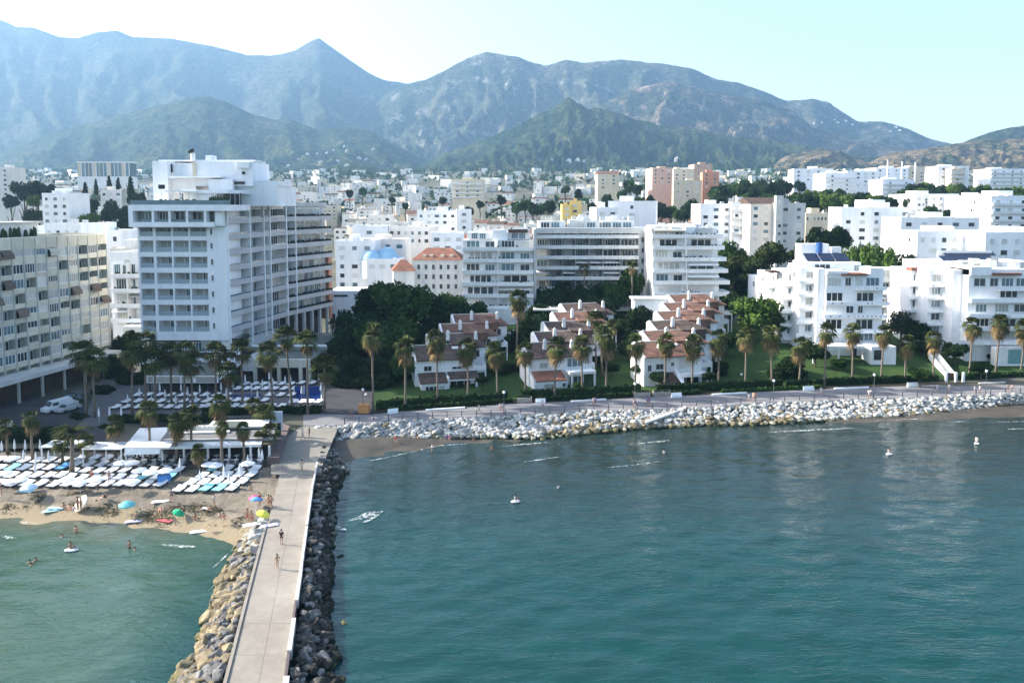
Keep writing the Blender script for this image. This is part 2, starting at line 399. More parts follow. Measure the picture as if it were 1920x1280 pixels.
# deck poured in panels with open joints
edges = [Y0p, 42, 46.5, 51, 55.5, 61.2, 66.0, 71.5, 77.5, 83.5, 90, 97, Y1p]
for a, b in zip(edges[:-1], edges[1:]):
    for h in (0, 1):
        s = MB(CONC)
        u0, u1 = (0, .56) if h == 0 else (.56, 1)
        g = .012
        def X(u, y): return lerp(extL(y), extR(y), u)
        pts = [(X(u0, a + g) + (g if h else 0), a + g), (X(u1, a + g) - (0 if h else g), a + g), (X(u1, b - g) - (0 if h else g), b - g), (X(u0, b - g) + (g if h else 0), b - g)]
        s.prism(pts, PZ - .055, PZ + rnd.uniform(-.004, .004)); o = s.obj('slab', pier)
colgrid('pier_plaza', list(range(496, 625, 4)), lambda p: max(Y1p + .0, Yof(p, interp([(496, 930), (590, 905), (625, 812)], p), PZ)) if p < 596 else Yof(p, interp([(596, 870), (625, 806)], p), PZ),
        lambda p: prom_out(560) + 2 if p < 560 else prom_out(p) + .5, lambda p, x, Y, t: 2.02 + .06 * smooth(104, 130, Y), 10, CONCD)
# low parapet along the east edge, some lengths broken away
def kerb_run(y0, y1, h, w, m):
    b = MB(m); xa, xb = extR(y0), extR(y1)
    b.hexa([(xa - .02, y0, PZ - .3), (xa + w, y0, PZ - .3), (xb + w, y1, PZ - .3), (xb - .02, y1, PZ - .3)], [(xa - .02, y0, PZ + h), (xa + w, y0, PZ + h), (xb + w, y1, PZ + h), (xb - .02, y1, PZ + h)])
    return b
pw = thing('sea_parapet', (extR(75), 75, PZ), 'low whitewashed concrete parapet in broken lengths along the right edge of the pier', 'parapet')
PWH = mat('parapet_paint', (.50, .48, .47), .8, .25, 1.2, .2, 5)
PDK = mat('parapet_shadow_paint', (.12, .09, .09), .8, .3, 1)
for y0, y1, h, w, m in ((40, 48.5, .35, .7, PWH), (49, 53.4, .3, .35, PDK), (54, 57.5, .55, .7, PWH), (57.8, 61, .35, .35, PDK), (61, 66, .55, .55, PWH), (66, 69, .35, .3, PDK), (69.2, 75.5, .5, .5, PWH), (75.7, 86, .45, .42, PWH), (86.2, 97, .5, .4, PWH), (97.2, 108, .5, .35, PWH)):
    w *= .62
    kerb_run(y0, y1, h, w, m).obj('parapet_length', pw)
lw = thing('pier_kerb', (extL(70), 70, PZ), 'thin pale raised kerb along the left edge of the pier above the tan rocks', 'kerb')
for y0, y1 in ((40, 61), (61.05, 71), (71.05, 81), (81.05, 87)):
    b = MB(CONC); xa, xb = extL(y0), extL(y1)
    b.hexa([(xa - .3, y0, PZ - .4), (xa - .02, y0, PZ - .4), (xb - .02, y1, PZ - .4), (xb - .3, y1, PZ - .4)], [(xa - .3, y0, PZ + .12), (xa - .02, y0, PZ + .12), (xb - .02, y1, PZ + .12), (xb - .3, y1, PZ + .12)])
    b.obj('kerb_length', lw)

# ------------------------------------------------------------------ water
m, N, L, b = node_mat('sea_water', .05, .42)
b.inputs['IOR'].default_value = 1.33
g = N.new('ShaderNodeNewGeometry'); sx = N.new('ShaderNodeSeparateXYZ'); L.new(g.outputs['Position'], sx.inputs[0])
def mr(src, a, b_, c=0, d=1, st='SMOOTHSTEP'):
    n = N.new('ShaderNodeMapRange'); n.interpolation_type = st
    n.inputs['From Min'].default_value = a; n.inputs['From Max'].default_value = b_; n.inputs['To Min'].default_value = c; n.inputs['To Max'].default_value = d
    L.new(src, n.inputs[0]); return n.outputs[0]
nA = noise_node(N, L, g.outputs['Position'], .035, 4, .55)
mpw = N.new('ShaderNodeMapping'); mpw.inputs['Scale'].default_value = (.35, 1, 1); mpw.inputs['Rotation'].default_value = (0, 0, R(12)); L.new(g.outputs['Position'], mpw.inputs[0])
nB = noise_node(N, L, mpw.outputs[0], .35, 6, .65)
yw = N.new('ShaderNodeMath'); yw.operation = 'MULTIPLY_ADD'; yw.inputs[1].default_value = 26; L.new(nA.outputs['Fac'], yw.inputs[0]); L.new(sx.outputs['Y'], yw.inputs[2])
deep = mr(yw.outputs[0], 88, 130)        # offshore -> shallows close to the stones
offs = mixc(N, L, nB.outputs['Fac'], (.001, .022, .022), (.006, .058, .055))
near = mixc(N, L, nB.outputs['Fac'], (.006, .017, .017), (.020, .040, .036))
east = mixc(N, L, deep, offs, near)
lag = mixc(N, L, nB.outputs['Fac'], (.014, .050, .036), (.055, .105, .072))
lx = mr(sx.outputs['X'], -38, -26)
# the bay west of the pier is shallow over pale sand
sandy = mixc(N, L, mr(yw.outputs[0], 98, 112), lag, (.10, .105, .075))
col = mixc(N, L, lx, sandy, east)
L.new(col, b.inputs['Base Color'])
w1 = noise_node(N, L, mpw.outputs[0], 1.3, 3, .55); w2 = noise_node(N, L, mpw.outputs[0], 4.0, 2, .5); w1.inputs['Distortion'].default_value = .6
ad = N.new('ShaderNodeMath'); ad.operation = 'MULTIPLY_ADD'; ad.inputs[1].default_value = .3; L.new(w2.outputs['Fac'], ad.inputs[0]); L.new(w1.outputs['Fac'], ad.inputs[2])
bp = N.new('ShaderNodeBump'); bp.inputs['Strength'].default_value = 1.0; bp.inputs['Distance'].default_value = .13
L.new(ad.outputs[0], bp.inputs['Height']); L.new(bp.outputs[0], b.inputs['Normal'])
mpv = N.new('ShaderNodeMapping'); mpv.inputs['Scale'].default_value = (.3, 1, 1); mpv.inputs['Rotation'].default_value = (0, 0, R(-9)); L.new(g.outputs['Position'], mpv.inputs[0])
nW = noise_node(N, L, mpv.outputs[0], .055, 4, .6)          # wind lanes: rippled and slick water
L.new(mr(nW.outputs['Fac'], .38, .62, .02, .12), b.inputs['Roughness']); L.new(mr(nW.outputs['Fac'], .38, .62, .55, 1.0), bp.inputs['Strength'])
SEA = m
xs = np.concatenate([np.arange(-3000, -160, 240), np.arange(-150, -70, 4), np.arange(-70, 110, .55), np.arange(112, 170, 4), np.arange(200, 3200, 240)])
ysw = np.concatenate([np.arange(-2600, 0, 200), np.arange(0, 46, 4), np.arange(46, 150, .42), np.arange(152, 190, 6)])
Xg, Yg = np.meshgrid(xs, ysw)
Z = np.zeros_like(Xg); rs = np.random.RandomState(3)
for i in range(26):
    lam = 1.6 * 1.17 ** i if i < 14 else rs.uniform(1.5, 7); th = rs.normal(R(100), .45); amp = .0034 * min(lam, 5) ** .75
    k = 2 * math.pi / lam; ph = rs.uniform(0, 6.28)
    Z += amp * np.sin(k * (Xg * math.cos(th) + Yg * math.sin(th)) + ph + .9 * np.sin(Xg * .07 * (1 + i * .1) + i))
fade = np.clip((np.minimum(Yg - 20, 150 - Yg)) / 20, 0, 1) * np.clip((120 - np.abs(Xg)) / 30, 0, 1)
Z *= fade
nx_, ny_ = len(xs), len(ysw)
me = bpy.data.meshes.new('water')
co = np.stack([Xg, Yg, Z], -1).reshape(-1, 3)
ii, jj = np.meshgrid(np.arange(nx_ - 1), np.arange(ny_ - 1)); a_ = (jj * nx_ + ii).ravel()
fc = np.stack([a_, a_ + 1, a_ + nx_ + 1, a_ + nx_], -1)
me.vertices.add(len(co)); me.vertices.foreach_set('co', co.ravel())
me.loops.add(fc.size); me.loops.foreach_set('vertex_index', fc.ravel())
me.polygons.add(len(fc)); me.polygons.foreach_set('loop_start', np.arange(0, fc.size, 4)); me.polygons.foreach_set('use_smooth', np.ones(len(fc), bool))
me.update(calc_edges=True); me.materials.append(SEA)
o = inst('water', me); o['kind'] = 'structure'
SEABED = mat('seabed_sand', (.12, .11, .08), .95, .2, .1)
sb = MB(SEABED); sb.box(-3000, 3000, -2600, 100, -6, -5); struct(sb, 'seabed')

# surf: thin broken foam where small waves run in
m, N, L, b = node_mat('foam', .9, .2); b.inputs['Base Color'].default_value = (.80, .84, .84, 1)
g = N.new('ShaderNodeNewGeometry'); nf = noise_node(N, L, g.outputs['Position'], 2.4, 6, .75)
rf = ramp(N, L, nf.outputs['Fac'], [(.46, (0, 0, 0)), (.66, (.85, .85, .85))]); L.new(rf.outputs[0], b.inputs['Alpha'])
FOAM = m
def foam(pts, label, w=.5, zoff=.16):
    b = MB(FOAM); P = [G(x, y, 0) for x, y in pts]; n = max(4, int((P[-1] - P[0]).length))
    L_, R_ = [], []
    for i in range(n + 1):
        t = i / n * (len(P) - 1); k = min(int(t), len(P) - 2); p = P[k].lerp(P[k + 1], t - k)
        ww = w * math.sin(math.pi * clamp(i / n, .04, .96)) * (.7 + .6 * noise.noise(Vector((i * .7, w, p.x)))) + .05
        d = .25 * noise.noise(Vector((i * .45, 5, p.y)))
        L_.append((p.x, p.y - ww + d, zoff)); R_.append((p.x, p.y + ww + d, zoff + .02))
    for i in range(n): b.poly([L_[i], L_[i + 1], R_[i + 1], R_[i]])
    c = P[len(P) // 2]; o = b.obj('surf_foam'); tagged(o, kind='stuff'); return o
foam([(655, 977), (685, 968), (718, 961)], '', 1.1)
foam([(680, 981), (700, 972), (712, 966)], '', .8)
for pts, w in (([(690, 866), (760, 852), (800, 842)], .28), ([(800, 842), (830, 836), (880, 833)], .2), ([(940, 838), (985, 834), (1025, 831)], .35), ([(1195, 833), (1230, 830), (1255, 827)], .35), ([(1440, 812), (1530, 807), (1602, 804)], .38),
               ([(1640, 790), (1690, 788), (1735, 786)], .2), ([(1775, 792), (1810, 792)], .2), ([(1870, 792), (1920, 792)], .2), ([(1890, 806), (1935, 805)], .25), ([(40, 981), (66, 984)], .35), ([(300, 1022), (340, 1026), (368, 1027)], .3),
               ([(980, 868), (1020, 862), (1050, 858)], .16), ([(1140, 878), (1200, 872), (1240, 866)], .16), ([(620, 990), (650, 994)], .5), ([(0, 1007), (30, 1012)], .3)):
    foam(pts, '', w)
foam([(400, 1066), (418, 1050), (440, 1030)], '', 1.0, .2)
foam([(392, 1094), (404, 1080), (416, 1064)], '', .7, .2)
foam([(390, 1110), (404, 1098), (414, 1085)], '', .3, .2)
# ------------------------------------------------------------------ stones
def rock_mat(name, lo, mid, hi, wet=None, rand=.28):
    m, N, L, b = node_mat(name, .9, .25)
    g = N.new('ShaderNodeNewGeometry'); oi = N.new('ShaderNodeObjectInfo')
    n = noise_node(N, L, g.outputs['Position'], 1.3, 6, .7); r = ramp(N, L, n.outputs['Fac'], [(.3, lo), (.5, mid), (.72, hi)])
    av = N.new('ShaderNodeMath'); av.operation = 'ADD'; L.new(oi.outputs['Random'], av.inputs[0]); L.new(g.outputs['Random Per Island'], av.inputs[1])
    fr_ = N.new('ShaderNodeMath'); fr_.operation = 'FRACT'; L.new(av.outputs[0], fr_.inputs[0])
    mrr = N.new('ShaderNodeMapRange'); mrr.inputs['To Min'].default_value = 1 - rand * 1.6; mrr.inputs['To Max'].default_value = 1 + rand * .7; L.new(fr_.outputs[0], mrr.inputs[0])
    hs = N.new('ShaderNodeHueSaturation'); L.new(mrr.outputs[0], hs.inputs['Value']); L.new(r.outputs[0], hs.inputs['Color']); out = hs.outputs[0]
    if wet:   # weed and tide stain near the waterline
        sp = N.new('ShaderNodeSeparateXYZ'); L.new(g.outputs['Position'], sp.inputs[0])
        za = N.new('ShaderNodeMath'); za.operation = 'MULTIPLY_ADD'; za.inputs[1].default_value = 1.2; L.new(n.outputs['Fac'], za.inputs[0]); L.new(sp.outputs['Z'], za.inputs[2])
        mm = N.new('ShaderNodeMapRange'); mm.interpolation_type = 'SMOOTHSTEP'; mm.inputs['From Min'].default_value = .75; mm.inputs['From Max'].default_value = 1.35
        mm.inputs['To Min'].default_value = 1; mm.inputs['To Max'].default_value = 0; L.new(za.outputs[0], mm.inputs[0])
        out = mixc(N, L, mm.outputs[0], out, wet)
    L.new(out, b.inputs['Base Color'])
    bp = N.new('ShaderNodeBump'); bp.inputs['Strength'].default_value = .5; bp.inputs['Distance'].default_value = .12
    n3 = noise_node(N, L, g.outputs['Position'], 4, 5, .7); L.new(n3.outputs['Fac'], bp.inputs['Height']); L.new(bp.outputs[0], b.inputs['Normal'])
    return m
RK1 = rock_mat('limestone_rock', (.28, .275, .255), (.44, .435, .41), (.60, .595, .57), (.20, .19, .12))
RK2 = rock_mat('tan_rock', (.10, .08, .055), (.24, .195, .12), (.37, .315, .215), (.15, .13, .06))
RK3 = rock_mat('dark_wet_rock', (.022, .022, .02), (.05, .048, .042), (.12, .115, .105), (.018, .020, .010), .5)
RK4 = rock_mat('grey_rock', (.09, .088, .085), (.19, .185, .18), (.32, .31, .30), (.10, .10, .07), .35)
def rock_mesh(seed, m, flat=1.0):
    r = random.Random(seed); bm = bmesh.new()
    for i in range(15):
        v = Vector((r.gauss(0, 1), r.gauss(0, 1), r.gauss(0, 1))).normalized() * r.uniform(.82, 1.0)
        v.x *= r.uniform(.95, 1.15); v.z *= .78 * flat; bm.verts.new(v * .62)
    res = bmesh.ops.convex_hull(bm, input=bm.verts)
    bmesh.ops.delete(bm, geom=[v for v in bm.verts if not v.link_faces], context='VERTS')
    bmesh.ops.bevel(bm, geom=list(bm.edges), offset=.04, segments=1, affect='EDGES', profile=.5)
    bmesh.ops.recalc_face_normals(bm, faces=bm.faces)
    me = bpy.data.meshes.new('rock'); bm.to_mesh(me); bm.free(); me.materials.append(m); return me
RM = {m.name: [rock_mesh(i * 7 + k, m) for i in range(7)] for k, m in enumerate((RK1, RK2, RK3, RK4))}
def place_rocks(items, root, limit=300):
    """items: (x,y,z,size,matname) ; nearest are parts, the rest one joined part"""
    items.sort(key=lambda t: -t[3] / math.hypot(t[0], t[1], t[2] - CAM_H))
    l = root.location
    for x, y, z, s, mn in items[:limit]:
        o = inst('rock', rnd.choice(RM[mn]), root, (x - l[0], y - l[1], z - l[2]), rot=(rnd.uniform(-.5, .5), rnd.uniform(-.5, .5), rnd.uniform(0, 6.28)), scale=(s * rnd.uniform(.85, 1.3), s * rnd.uniform(.85, 1.15), s * rnd.uniform(.7, 1.1)))
    for mn in {i[4] for i in items[limit:]}:
        vs, fs, off = [], [], 0
        cache = [(np.array([v.co[:] for v in me.vertices]), [tuple(p.vertices) for p in me.polygons]) for me in RM[mn]]
        for x, y, z, s, q in items[limit:]:
            if q != mn: continue
            c, f = rnd.choice(cache)
            M = Matrix.Rotation(rnd.uniform(0, 6.28), 3, 'Z') @ Matrix.Rotation(rnd.uniform(-.5, .5), 3, 'X')
            a = (c * s * np.array([rnd.uniform(.85, 1.3), rnd.uniform(.85, 1.15), rnd.uniform(.7, 1.1)])) @ np.array(M).T + np.array([x - l[0], y - l[1], z - l[2]])
            vs.append(a); fs += [tuple(i + off for i in p) for p in f]; off += len(a)
        if not vs: continue
        me = bpy.data.meshes.new('small_rocks'); me.from_pydata(np.concatenate(vs).tolist(), [], fs); me.materials.append(MATS[mn]); me.update()
        o = inst('rocks', me, root); o['kind'] = 'stuff'
# promenade revetment
TOE = [(596, 832), (640, 828), (720, 822), (880, 820), (1020, 822), (1100, 812), (1200, 803), (1325, 797), (1440, 795), (1575, 787), (1715, 780), (1915, 760), (2600, 738)]
rv = thing('rock_revetment', (20, 132, 1), 'long bank of pale grey boulders below the promenade railing', 'rock bank')
items = []
px = 600
core = MB(MATS['dark_wet_rock'])
prevc = None
while px < 2300:
    toe = G(px, interp(TOE, px), .1); Yo = prom_out(px) - .2; kx = (px - CXP) / FPX
    for j in range(21):
        t = (j + rnd.random()) / 21
        Y = lerp(toe.y, Yo, t) + rnd.uniform(-.4, .4); x = kx * Y + rnd.uniform(-1, 1)
        z = lerp(.1, 2.0, t) + rnd.uniform(-.15, .25)
        s = rnd.uniform(.5, 1.15) * (1.12 if t < .35 else .92)
        if rnd.random() < .15: s *= 1.35
        tan = rnd.random() < (.55 if t < .3 else .12) * (1 if 1010 < px < 1500 else .2)
        items.append((x, Y, z, s, 'tan_rock' if tan else 'limestone_rock'))
    if prevc is not None:
        a, b_ = prevc; core.poly([(a.x, a.y - .2, -.6), (toe.x, toe.y - .2, -.6), (kx * Yo, Yo, 1.5), (b_[0], b_[1], 1.5)])
    prevc = (toe, (kx * Yo, Yo)); px += 8.0 if px < 1930 else 22
cr = core.obj('rock_core', rv)
place_rocks(items, rv)
# pier west side: tan and grey blocks from the water up to the kerb
def lfoot(Y): return float(np.interp(Y, [50, 59, 62, 66, 70, 75, 80, 84, 90], [-34.5, -31.0, -27.8, -25.6, -25.3, -25.4, -25.2, -25.2, -24.8]))
pr = thing('tan_rock_armour', (-26, 70, 0), 'sloping bank of tan and grey boulders on the left side of the pier', 'rock bank')
items = []
TF = [G(x, y, 0) for x, y in ((478, 1000), (452, 1018), (440, 1036), (428, 1060), (412, 1090), (402, 1130), (388, 1160), (372, 1205), (350, 1250), (320, 1290), (280, 1340))]
for i in range(900):
    Y = rnd.uniform(44, 93); t = rnd.random(); xe = extL(Y) - .5
    foot = float(np.interp(-Y, [-p.y for p in TF], [p.x for p in TF]))
    if foot > xe - .8: foot = xe - .8
    x = lerp(foot, xe, t); z = lerp(-.15, 1.7, t ** .8) + rnd.uniform(-.15, .25)
    items.append((x, Y, z, rnd.uniform(.6, 1.25) * (1.35 if rnd.random() < .12 else 1), 'limestone_rock' if 81.5 < Y < 91 and t > .12 and rnd.random() < .6 else 'tan_rock' if rnd.random() < lerp(.85, .3, t) else 'grey_rock'))
place_rocks(items, pr)
# pier east side: dark wet blocks
dr = thing('dark_rock_armour', (-18, 72, 0), 'bank of dark wet boulders along the right side of the pier', 'rock bank')
items = []
DFOOT = [(650, 880), (640, 900), (628, 940), (622, 1000), (620, 1080), (618, 1160), (628, 1215), (636, 1300)]
DW = [G(x, y, 0) for x, y in DFOOT]
def dfx(Y): return float(np.interp(-Y, [-p.y for p in DW], [p.x for p in DW]))
for i in range(1050):
    Y = rnd.uniform(42, 122); t = rnd.random()
    xe = extR(Y) + .7 if Y < 106 else xat(600 + (Y - 106) * .6, Y, 860)
    xf = dfx(clamp(Y, 60, 114)) - (max(0, Y - 112) * .5)
    if xf < xe: continue
    x = lerp(xe, xf, t); z = lerp(1.7, -.1, t) + rnd.uniform(-.15, .3)
    pale = rnd.random() < (.38 if t < .4 and Y < 100 else .06)
    if Y > 110: pale = rnd.random() < .6
    items.append((x, Y, z, rnd.uniform(.65, 1.3), 'grey_rock' if pale else 'dark_wet_rock'))
place_rocks(items, dr)
for k, (px, py, s, lb) in enumerate(((635, 1041, 1.0, 'single dark rock awash beside the dark bank of the pier'), (626, 1000, .9, 'pale wet rock awash just off the pier bank'), (612, 1245, 1.6, 'weedy brown rock breaking the surface off the lower right bank'), (645, 1168, .7, 'small weedy rock under the surf off the pier bank'))):
    p = G(px, py, 0); o = inst('boulder', RM[('dark_wet_rock', 'grey_rock', 'tan_rock', 'tan_rock')[k]][k], None, (p.x, p.y, .05), rnd.uniform(0, 6), (s, s, s * .6)); tagged(o, lb, 'rock')
# ------------------------------------------------------------------ mountains and hills
def hill_mat(name, forest, scrub, bare, rockc, s=.004, rockamt=.62, treebump=1.0):
    m, N, L, b = node_mat(name, 1.0, .05)
    g = N.new('ShaderNodeNewGeometry')
    n1 = noise_node(N, L, g.outputs['Position'], s, 8, .62)
    r1 = ramp(N, L, n1.outputs['Fac'], [(.34, forest), (.48, scrub), (.60, bare), (.74, bare)])
    n2 = noise_node(N, L, g.outputs['Position'], s * 2.7, 9, .7)
    r2 = ramp(N, L, n2.outputs['Fac'], [(rockamt - .05, (0, 0, 0)), (rockamt + .06, (1, 1, 1))])
    out = mixc(N, L, r2.outputs[0], r1.outputs[0], rockc)
    n3 = noise_node(N, L, g.outputs['Position'], .035, 4, .75)
    r3 = ramp(N, L, n3.outputs['Fac'], [(.40, (.10, .10, .10)), (.60, (.74, .74, .74))])
    out = mixc(N, L, .75, out, r3.outputs[0], 'OVERLAY')
    L.new(out, b.inputs['Base Color'])
    bp = N.new('ShaderNodeBump'); bp.inputs['Strength'].default_value = treebump; bp.inputs['Distance'].default_value = 26
    L.new(n3.outputs['Fac'], bp.inputs['Height']); L.new(bp.outputs[0], b.inputs['Normal'])
    return m
FAR = hill_mat('far_mountain_rock', (.025, .04, .025), (.04, .055, .035), (.075, .075, .055), (.15, .14, .12), .0022, .66)
GREY = hill_mat('grey_limestone_mountain', (.03, .045, .025), (.055, .065, .04), (.10, .095, .065), (.30, .29, .27), .0028, .60)
BROWNH = hill_mat('brown_scrub_mountain', (.022, .04, .018), (.055, .055, .032), (.13, .10, .065), (.26, .20, .15), .0034, .57)
GREEN = hill_mat('forested_hill', (.014, .032, .012), (.026, .050, .018), (.062, .075, .03), (.20, .155, .11), .005, .66, 1.4)
SCRUB = hill_mat('dry_scrub_hill', (.03, .045, .02), (.07, .07, .038), (.17, .13, .08), (.22, .165, .10), .008, .56)
def hill(name, prof, Yc, Lf, Lb, m, amp=.5, px0=None, px1=None, step=8, seed=0, power=1.25, rough=1.0):
    a = prof[0][0] if px0 is None else px0; z_ = prof[-1][0] if px1 is None else px1
    cols = list(np.arange(a, z_ + 1, step)); nf, nb = 84, 8
    v, f = [], []
    n = nf + nb + 1
    for px in cols:
        kx = (px - CXP) / FPX; ridge = zat(interp(prof, px), Yc)
        ridge += rough * Yc * .0011 * (noise.noise(Vector((px * .045, seed, 1))) + .6 * noise.noise(Vector((px * .15, seed, 2))) + .35 * noise.noise(Vector((px * .4, seed, 3))))
        for j in range(n):
            if j <= nf:
                t = j / nf; Y = Yc - Lf + Lf * t; s = t ** power
            else:
                t = 1 - (j - nf) / nb; Y = Yc + Lb * (1 - t); s = t
            x = kx * Y * (1 - .15 * 0)
            base = gz(0, Y) * .9
            q = Vector((px * .012 + .7 * noise.noise(Vector((px * .008, t * 2.5, seed))), t * 2.6, seed + .5))
            r = 1 - abs(noise.noise(q)) * 2.2
            r2 = 1 - abs(noise.noise(q * 2.7)) * 2; r3 = noise.noise(Vector((px * .09, t * 9, seed))); r4 = noise.noise(Vector((px * .25, t * 24, seed)))
            k = (.62 * r + .28 * r2 + .16 * r3 + .08 * r4)
            env = math.sin(math.pi * clamp(t, 0, 1) ** .8) if j <= nf else 0
            h = base + (ridge - base) * s * (1 - amp * env * (1 - k)) if ridge > base else base + (ridge - base) * s
            h += env * Yc * (.0034 * r3 + .0022 * r4 + .0012 * noise.noise(Vector((px * .5, t * 50, seed)))) * rough
            v.append((x, Y, h))
    for i in range(len(cols) - 1):
        for j in range(n - 1): f.append((i * n + j, (i + 1) * n + j, (i + 1) * n + j + 1, i * n + j + 1))
    me = bpy.data.meshes.new(name); me.from_pydata(v, [], f); me.materials.append(m); me.polygons.foreach_set('use_smooth', [True] * len(f)); me.update()
    o = inst(name, me); o['kind'] = 'structure'; return o
PA = [(-1500, 60), (-900, 20), (-500, 5), (-200, 12), (0, 28), (50, 50), (80, 52), (130, 70), (160, 72), (200, 60), (235, 58), (265, 70), (330, 72), (400, 85), (430, 92), (470, 103), (520, 105), (560, 95), (585, 80), (597, 74), (604, 70), (612, 77), (630, 90), (660, 112), (700, 140), (730, 152), (765, 156), (820, 175), (900, 210), (1000, 260), (1100, 310)]
PB = [(560, 320), (640, 262), (700, 200), (740, 168), (765, 158), (800, 150), (850, 125), (880, 108), (915, 97), (945, 103), (975, 108), (1000, 118), (1025, 123), (1060, 112), (1090, 118), (1120, 115), (1160, 112), (1240, 120), (1290, 128), (1340, 150), (1380, 155), (1420, 170), (1470, 190), (1515, 185), (1545, 192), (1600, 228), (1650, 228), (1690, 240), (1740, 262), (1800, 275), (1900, 300), (2200, 330)]
PB2 = [(940, 330), (1000, 262), (1100, 212), (1180, 168), (1250, 152), (1300, 165), (1350, 178), (1420, 186), (1480, 208), (1520, 240), (1600, 262), (1680, 275), (1760, 300), (1850, 330)]
PC = [(-900, 300), (-300, 292), (0, 288), (60, 266), (120, 243), (200, 226), (290, 202), (360, 186), (400, 181), (440, 195), (480, 215), (520, 225), (545, 222), (600, 244), (660, 238), (700, 245), (740, 272), (800, 300), (860, 335)]
PD = [(740, 335), (790, 308), (830, 290), (900, 264), (960, 240), (1010, 215), (1040, 200), (1052, 192), (1066, 181), (1080, 192), (1100, 203), (1135, 206), (1165, 216), (1200, 226), (1250, 238), (1300, 240), (1340, 252), (1400, 258), (1500, 272), (1600, 290), (1700, 300), (1800, 335)]
PE = [(1400, 330), (1440, 312), (1470, 292), (1530, 278), (1570, 283), (1600, 298), (1625, 304), (1660, 288), (1720, 280), (1780, 270), (1850, 262), (1900, 260), (2000, 256), (2300, 262), (2700, 300)]
PF = [(1700, 320), (1780, 275), (1840, 250), (1880, 240), (1905, 236), (1960, 238), (2100, 230), (2400, 260), (2800, 300)]
PG = [(500, 335), (560, 326), (620, 312), (660, 302), (700, 312), (760, 330), (800, 340)]
hill('mountain_range', PA, 5600, 2600, 900, FAR, .34, step=9, seed=1, rough=.8)
hill('grey_mountain', PB, 4900, 1700, 600, GREY, .55, step=6, seed=4)
hill('brown_mountain', PB2, 4100, 1100, 700, BROWNH, .62, step=6, seed=9)
hill('green_hill', PC, 3500, 1100, 700, GREEN, .58, step=7, seed=14, px1=860)
hill('wooded_hill', PD, 3100, 1000, 600, GREEN, .72, step=5, seed=23, rough=2.4)
hill('far_right_hill', PF, 3300, 600, 500, GREEN, .35, step=8, seed=31)
hill('dry_foothill', PE, 2500, 600, 400, SCRUB, .55, step=5, seed=27, rough=1.2)
hill('village_hill', PG, 2300, 400, 300, GREEN, .3, step=6, seed=33)

# the air
hz = bpy.data.materials.new('haze_air'); hz.use_nodes = True; t = hz.node_tree
for n_ in list(t.nodes):
    if n_.type != 'OUTPUT_MATERIAL': t.nodes.remove(n_)
pv = t.nodes.new('ShaderNodeVolumePrincipled'); pv.inputs['Color'].default_value = (.38, .66, 1, 1); pv.inputs['Density'].default_value = 0.000082
pv.inputs['Anisotropy'].default_value = .3
t.links.new(pv.outputs[0], t.nodes['Material Output'].inputs['Volume'])
hb = MB(hz); hb.box(-7000, 7000, -3200, 7200, -7, 1560)
o = hb.obj('haze'); o['kind'] = 'stuff'
# ------------------------------------------------------------------ buildings
def anchor(px, py_or_none, Y, z): 
    x = xat(px, Y); return (x, Y, z)

# ---- balconied apartment block: floors of band + recess, in a local frame
PLANT = mat('planter_green', (.03, .055, .02), .95, .5, 2.5, .6, 6)
def leafy(b, fr, u0, u1, v0, v1, z0, z1, m=PLANT, n=None):
    """ragged little hedge: overlapping tilted clumps"""
    n = n or max(3, int((u1 - u0) / .45))
    for i in range(n):
        u = lerp(u0, u1, (i + rnd.random()) / n); w = rnd.uniform(.2, .45); h = (z1 - z0) * rnd.uniform(.5, 1.15); v = lerp(v0, v1, rnd.random())
        c = [fr.p(u - w, v - w * .6, z0), fr.p(u + w, v - w * .6, z0), fr.p(u + w, v + w * .6, z0), fr.p(u - w, v + w * .6, z0)]
        tt = [fr.p(u - w * .5 + rnd.uniform(-.1, .1), v - w * .3, z0 + h), fr.p(u + w * .6, v - w * .3, z0 + h * .85), fr.p(u + w * .4, v + w * .4, z0 + h), fr.p(u - w * .6, v + w * .3, z0 + h * .8)]
        b.hexa(c, tt, m)
